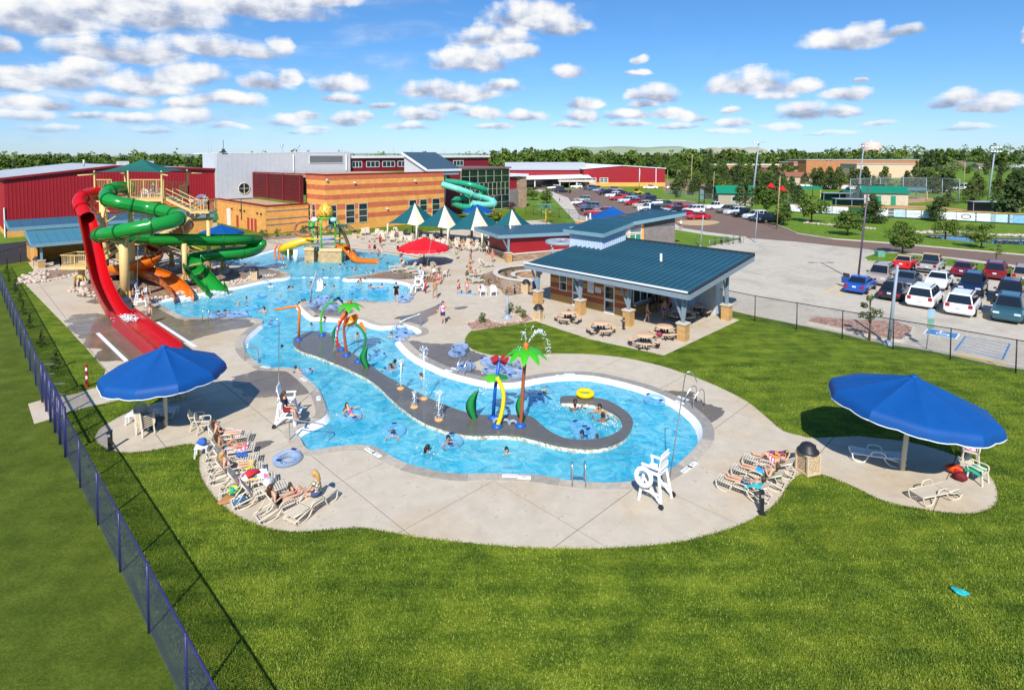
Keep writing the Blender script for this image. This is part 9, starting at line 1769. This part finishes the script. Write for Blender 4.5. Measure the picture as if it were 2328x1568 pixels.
# hills
def hill(nm,u0,u1,vtop,Y,depth,col,flat=.5):
 mb=MB();x0,x1=(u0-CU)/FPX*Y,(u1-CU)/FPX*Y;h=CAMH+(HORIZ-vtop)*Y/FPX;vs=[];n,m=24,6
 for i in range(n+1):
  t_=i/n;e=min(1,sin(pi*t_)/(1-flat+.01))**.8 if 0<t_<1 else 0
  for j in range(m+1):q=j/m;vs.append((x0+(x1-x0)*t_,Y+depth*(q-.5),max(-1,h*e*sin(pi*min(1,q*1.1+.02))**.5*(1+.06*sin(t_*17))-1*(q in(0,1)))))
 mb.add(vs,[(i*(m+1)+j,(i+1)*(m+1)+j,(i+1)*(m+1)+j+1,i*(m+1)+j+1)for i in range(n)for j in range(m)],0,True);struct(mb.build(nm,mat('hill_'+str(u0),col,.95,.2,.004)))
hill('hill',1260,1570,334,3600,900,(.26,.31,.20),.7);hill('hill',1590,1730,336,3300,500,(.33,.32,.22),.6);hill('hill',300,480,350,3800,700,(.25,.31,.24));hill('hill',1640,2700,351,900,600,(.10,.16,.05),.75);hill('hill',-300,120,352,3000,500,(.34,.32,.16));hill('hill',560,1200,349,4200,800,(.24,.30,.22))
# FAR BUILDINGS AND THE PARK
def house(nm,label,u,v,w_,dp,h,m,roofm,rz=0,gable=1.6,wins=3,cat='building',chim=False):
 o=thing(nm,label,cat,G(u,v),rz);MB().box((0,0,h/2),(w_,dp,h)).build('wall',m,o);mb=MB();e=.5
 if gable:mb.add([(-w_/2-e,-dp/2-e,h),(w_/2+e,-dp/2-e,h),(w_/2+e,0,h+gable),(-w_/2-e,0,h+gable),(w_/2+e,dp/2+e,h),(-w_/2-e,dp/2+e,h)],[(0,1,2,3),(3,2,4,5)]);mb.add([(-w_/2,-dp/2,h),(-w_/2,dp/2,h),(-w_/2,0,h+gable),(w_/2,-dp/2,h),(w_/2,dp/2,h),(w_/2,0,h+gable)],[(0,2,1),(3,4,5)],1)
 else:mb.box((0,0,h+.2),(w_+.6,dp+.6,.4))
 mb.build('roof',[roofm,m],o)
 for k in range(wins):window(o,(-w_/2+w_*(k+.5)/wins-w_*.12/2*2,-dp/2-.01),(1,0,0),w_*.24/max(1,wins/3),h*.35,h*.75,2,1,(0,-1,0),WTRIM,DARKG,.12)
 return o
BRICKO=block_mat('orange_brick',(.46,.20,.09),.6,.25,.1);GRNR=mat('green_sheet_roof',(.008,.20,.11),.45,.08);BLOCKP=block_mat('pale_block',(.55,.48,.36),.4,.2,.08);BRNR=mat('brown_roof',(.20,.13,.10),.9,.15)
house('school_hall','long orange brick school hall behind the pines',1935,397,72,24,9.6,BRICKO,ROOFG,0,0,0);house('school_wing','low orange brick school wing with pale roof edge',1690,395,55,20,6.2,BRICKO,ROOFW,0,0,6);house('school_annex','cream annex with grey roof before the orange school hall',1992,404,32,16,7.6,mat('cream_render',(.62,.45,.30),.8),ROOFG,0,0,0);house('school_wing','raised orange brick block between the two school wings',1845,396,34,20,8,BRICKO,ROOFG,0,0,4)
house('ranch_house','white house with brown dormered roof on the far slope',2166,384,19,9,3.6,mat('white_siding',(.7,.7,.68),.7),BRNR,0,4,3,'house');house('ranch_house','long low grey house on the far slope',2238,384,18,9,3,mat('grey_siding',(.45,.43,.4),.7),BRNR,0,2.2,3,'house');house('ranch_house','low house with maroon roof by the school wing',1716,408,24,10,3.4,mat('beige_siding',(.5,.4,.3),.7),mat('maroon_roof',(.16,.05,.05),.8),0,2.2,3,'house');house('cottage','small beige house with brown roof among the park trees',1806,418,12,8,3.2,mat('beige_siding',(.5,.4,.3)),mat('rust_roof',(.26,.10,.06),.8),0,2,2,'house');house('ranch_house','pale low house at the picture edge on the slope',2300,388,20,9,3,mat('white_siding',(.7,.7,.68)),ROOFG,0,2,3,'house')
house('park_building','grey-walled park building with bright green gable roof by the park gate',1670,465,8.5,6,3.0,mat('greige_wall',(.36,.31,.25),.8),GRNR,-.25,1.9,1);cn=house('concession_building','pale block concession building with wide green roof behind home plate',2003,463,9.6,9,3.0,BLOCKP,GRNR,-.35,1.6,0)
for x in(-1.6,1.6):MB().box((x,-4.53,1.2),(1.1,.06,2.3)).build('door',GREENP,cn)
house('storage_hut','small white hut with dark green roof by the dugout',1931,457,3.2,3,2.2,WHITE,mat('dark_green_roof',(.01,.10,.08),.5),0,.8,0,'hut')
for u,v,w_,lab in((1834,448,7.0,'green shade roof on posts by the playground'),(2065,452,9.0,'blue-green shade roof beside the concession building')):
 o=thing('park_shelter',lab,'shelter',G(u,v));mb=MB();mb.slab4(V((-w_/2,-2.5,2.6)),V((w_/2,-2.5,2.6)),V((w_/2,.0,3.3)),V((-w_/2,.0,3.3)),.1);mb.slab4(V((-w_/2,0,3.3)),V((w_/2,0,3.3)),V((w_/2,2.5,2.6)),V((-w_/2,2.5,2.6)),.1);mb.build('roof',GRNR if w_<8 else mat('blue_green_sheet',(.03,.16,.17),.5),o)
 for x in(-1,1):
  for y in(-2.2,2.2):MB().box((x*w_*.42,y,1.3),(.18,.18,2.6)).build('post',TANM,o)
for u,v,w_,lab in((2257,482,9,'dark dugout with flat roof on the first base line'),(1932,474,7,'dark green dugout beside home plate'),(1905,458,8,'low green windscreened dugout behind the trees')):o=thing('dugout',lab,'dugout',G(u,v),-.15);MB().box((0,1,1.1),(w_,.2,2.2)).build('back_wall',DKTRIM if u>2000 else mat('dugout_green',(.01,.08,.07),.7),o);MB().box((0,0,2.3),(w_+.4,2.6,.12)).build('roof',GREYM,o);[MB().box((s_*w_/2,-1,1.1),(.1,.1,2.2)).build('post',GREYM,o)for s_ in(-1,0,1)]
py_=thing('playground_tower','playground tower with two red peaked roofs and blue slide','playground',G(1778,462))
for x,h in((0,3.4),(-3,4.2)):mb=MB();mb.lathe([(1.3,h),(0,h+1.2)],4,(x,0,0));mb.build('roof',mat('red_canvas',(.62,.008,.012)),py_);[MB().box((x+sx*.8,sy*.8,h/2),(.12,.12,h)).build('post',REDM,py_)for sx in(-1,1)for sy in(-1,1)];MB().box((x,0,1.4),(1.8,1.8,.12)).build('deck',BLUEI,py_)
yslide([(0,0,0)]*2,.1,ORG,'x')if False else MB().tube([(.9,0,1.5),(2.6,0,.3)],.35,8,arc=(pi,2*pi)).build('slide',mat('blue_slide',(.05,.3,.6),.4),py_)
sc_=thing('park_gate','dark steel park gate with square sign panels','gate',G(1612,463));[MB().box((x,0,2.0),(.2,.2,4)).build('post',BLACKM,sc_)for x in(-2.6,-1.3,1.3,2.6)];MB().box((0,0,4.1),(5.6,.3,.5)).build('beam',BLACKM,sc_);[MB().box((x,-.15,z),(1.0,.08,1.0)).build('sign_panel',mat('teal_panel',(.12,.22,.24),.5),sc_)for x in(-1.95,1.95)for z in(1.6,3.0)]
ORR=mat('orange_rail',(.62,.33,.08),.6);bf0,bf1=G(1790,483),G(2345,513);bd_=bf1-bf0;Lb_=bd_.length;bd_.normalize();bf=thing('outfield_fence','green outfield fence with orange top rail carrying a row of banners','fence',bf0);mb=MB();wallbox(mb,(0,0),bd_*Lb_,.06,0,1.9,inward=(0,1));mb.build('windscreen',mat('green_windscreen',(.03,.09,.03),.8),bf);mb=MB();mb.tube([UP*2,bd_*Lb_+UP*2],.09,6);mb.build('top_rail',ORR,bf)
BP=[mat('banner_'+n_,c_,.6,.25,1.6)for n_,c_ in(('white',(.72,.73,.74)),('pale_blue',(.45,.6,.68)),('ice',(.66,.72,.76)),('blue',(.2,.42,.62)))]
for i,(u,lab,k)in enumerate(((1813,'plain white banner at the far end of the outfield fence',0),(1842,'white banner behind the pale-trunked tree',0),(1884,'white banner two along from the pale-trunked tree',2),(1908,'white banner with grey print before the round dark tree',0),(2010,'white banner behind the tall pine',0),(2039,'pale blue banner beside the tall pine',1),(2078,'white banner in the middle of the fence',2),(2114,'white banner with a dark mark behind a pine',0),(2156,'white banner right of the small pine',0),(2195,'white banner with a grey oval emblem',0),(2237,'pale banner near the pond tree',2),(2275,'blue and white banner near the tall edge pine',1),(2315,'blue banner at the picture edge',3))):
 t_=(u-1790)/555;p=G(u,483+30*t_)+V((0,-.12,0));rz=atan2(bd_.y,bd_.x);mb=MB();mb.box((0,0,1.05),(3.1,.05,1.5));o=one(mb,'banner',BP[k],lab,'banner','banners on the outfield fence',p,rz)
 if i==9:MB().torus((0,-.04,1.05),.42,.05,20,5,M_=Matrix.Rotation(pi/2,3,'X')@Matrix.Diagonal((1.6,1,1))).build('emblem',DKTRIM,o)
 elif i in(3,7,6):mb=MB();[mb.box((-.6+q*.4,-.035,1.0+.2*(q%2)),(.32,.02,.1))for q in range(4)];mb.build('print',mat('grey_print',(.2,.22,.28),.7),o)
b2=thing('outfield_fence','second outfield fence with white banners behind the pines','fence',G(1812,428));e_=G(2160,437)-b2.location;mb=MB();wallbox(mb,(0,0),e_,.08,0,1.6,inward=(0,1));mb.build('windscreen',mat('green_windscreen',(.03,.09,.03)),b2);mb=MB();mb.tube([UP*1.8,e_+UP*1.8],.16,6);mb.build('top_rail',ORR,b2);bm_=MB().box((0,0,.9),(3.2,.06,1.3)).mesh('banner_panel',BP[0])
for k in range(17):obj('banner_panel',bm_,b2,e_*((k+.5)/17)+V((0,-.15,0)),atan2(e_.y,e_.x))
wt=thing('water_tower','pale pink water tower standing above the trees','water tower',D(1980,349,880));wt.location.z=14;mb=MB();mb.lathe([(14,0),(14,15),(12,18),(0,20.5)],28);mb.build('tank',mat('tower_pink',(.62,.45,.40),.6,.04),wt);mb=MB();mb.lathe([(1,20),(1,22),(0,22)],8);mb.build('vent_cap',ROOFW,wt)
for i,(u,vt,Y)in enumerate(((778,336,420),(705,338,430),(895,335,500),(936,336,480),(1010,340,520),(1100,342,520),(640,338,450),(475,334,500),(482,330,520))):p=D(u,380,Y);p.z=0;mb=MB();mb.tube([(0,0,0),(0,0,CAMH+(HORIZ-vt)*Y/FPX)],[.3,.12],6);one(mb,'antenna_mast',GREYM,'thin distant mast against the sky','mast','thin distant masts',p)
# blades of grass on the near lawn and along the edges of the deck
rg=np.random.default_rng(3);nB=260000;gy=12.6+26*rg.random(nB)**1.5;gx=(rg.random(nB)-.5)*2*(gy*.93);ok=~inpoly(gx,gy,deck_loop)&(gx+gy>5.4)&(gx+gy<61.3)&(gy<34)
ei=rg.integers(0,len(deck_loop),26000);e0_=np.array([(p.x,p.y)for p in deck_loop]);e1_=np.roll(e0_,-1,0);tt_=rg.random(26000)[:,None];pe=e0_[ei]*(1-tt_)+e1_[ei]*tt_;pe+=rg.normal(0,.035,pe.shape);pe=pe[(pe[:,1]<40)&(pe.sum(1)>5.4)];pe=pe[~inpoly(pe[:,0],pe[:,1],deck_loop)|(rg.random(len(pe))<.3)]
gp=np.concatenate([np.stack([gx[ok],gy[ok]],1),pe]);n_=len(gp);an=rg.random(n_)*6.283;hh=(.035+.05*rg.random(n_));wv=np.stack([np.cos(an),np.sin(an)],1)*(.012+.012*rg.random(n_))[:,None];tp=gp+rg.normal(0,.022,gp.shape)
co_=np.zeros((n_,3,3));co_[:,0,:2]=gp-wv;co_[:,1,:2]=gp+wv;co_[:,2,:2]=tp;co_[:,:2,2]=.0;co_[:,2,2]=hh
me=bpy.data.meshes.new('grass_blades');me.vertices.add(n_*3);me.vertices.foreach_set('co',co_.ravel());me.loops.add(n_*3);me.loops.foreach_set('vertex_index',np.arange(n_*3));me.polygons.add(n_);me.polygons.foreach_set('loop_start',np.arange(0,n_*3,3));me.polygons.foreach_set('loop_total',np.full(n_,3));me.update(calc_edges=True);gm=bpy.data.materials.new('grass_blade');gm.use_nodes=True;t=NT(gm.node_tree);tc=t.add('ShaderNodeTexCoord').outputs['Object'];mp=t.add('ShaderNodeMapping');t.put(mp.inputs[0],tc);mp.inputs['Rotation'].default_value=(0,0,radians(-38));mp.inputs['Scale'].default_value=(.25,1.6,1)
f=t.math('ADD',t.math('MULTIPLY',t.add('ShaderNodeNewGeometry').outputs['Random Per Island'],.22),t.math('ADD',t.math('MULTIPLY',t.noise(tc,.45,5,.65),.95),t.math('MULTIPLY',t.noise(mp.outputs[0],1.1,4,.6),.55)));t.put(t.n['Principled BSDF'].inputs['Base Color'],t.ramp(f,[(.58,(.035,.075,.004)),(.82,(.110,.170,.009)),(1.0,(.21,.255,.022))]));t.n['Principled BSDF'].inputs['Roughness'].default_value=.7;me.materials.append(gm)
tag(obj('grass_blades',me),'short grass blades of the near lawn','grass',None,'stuff')
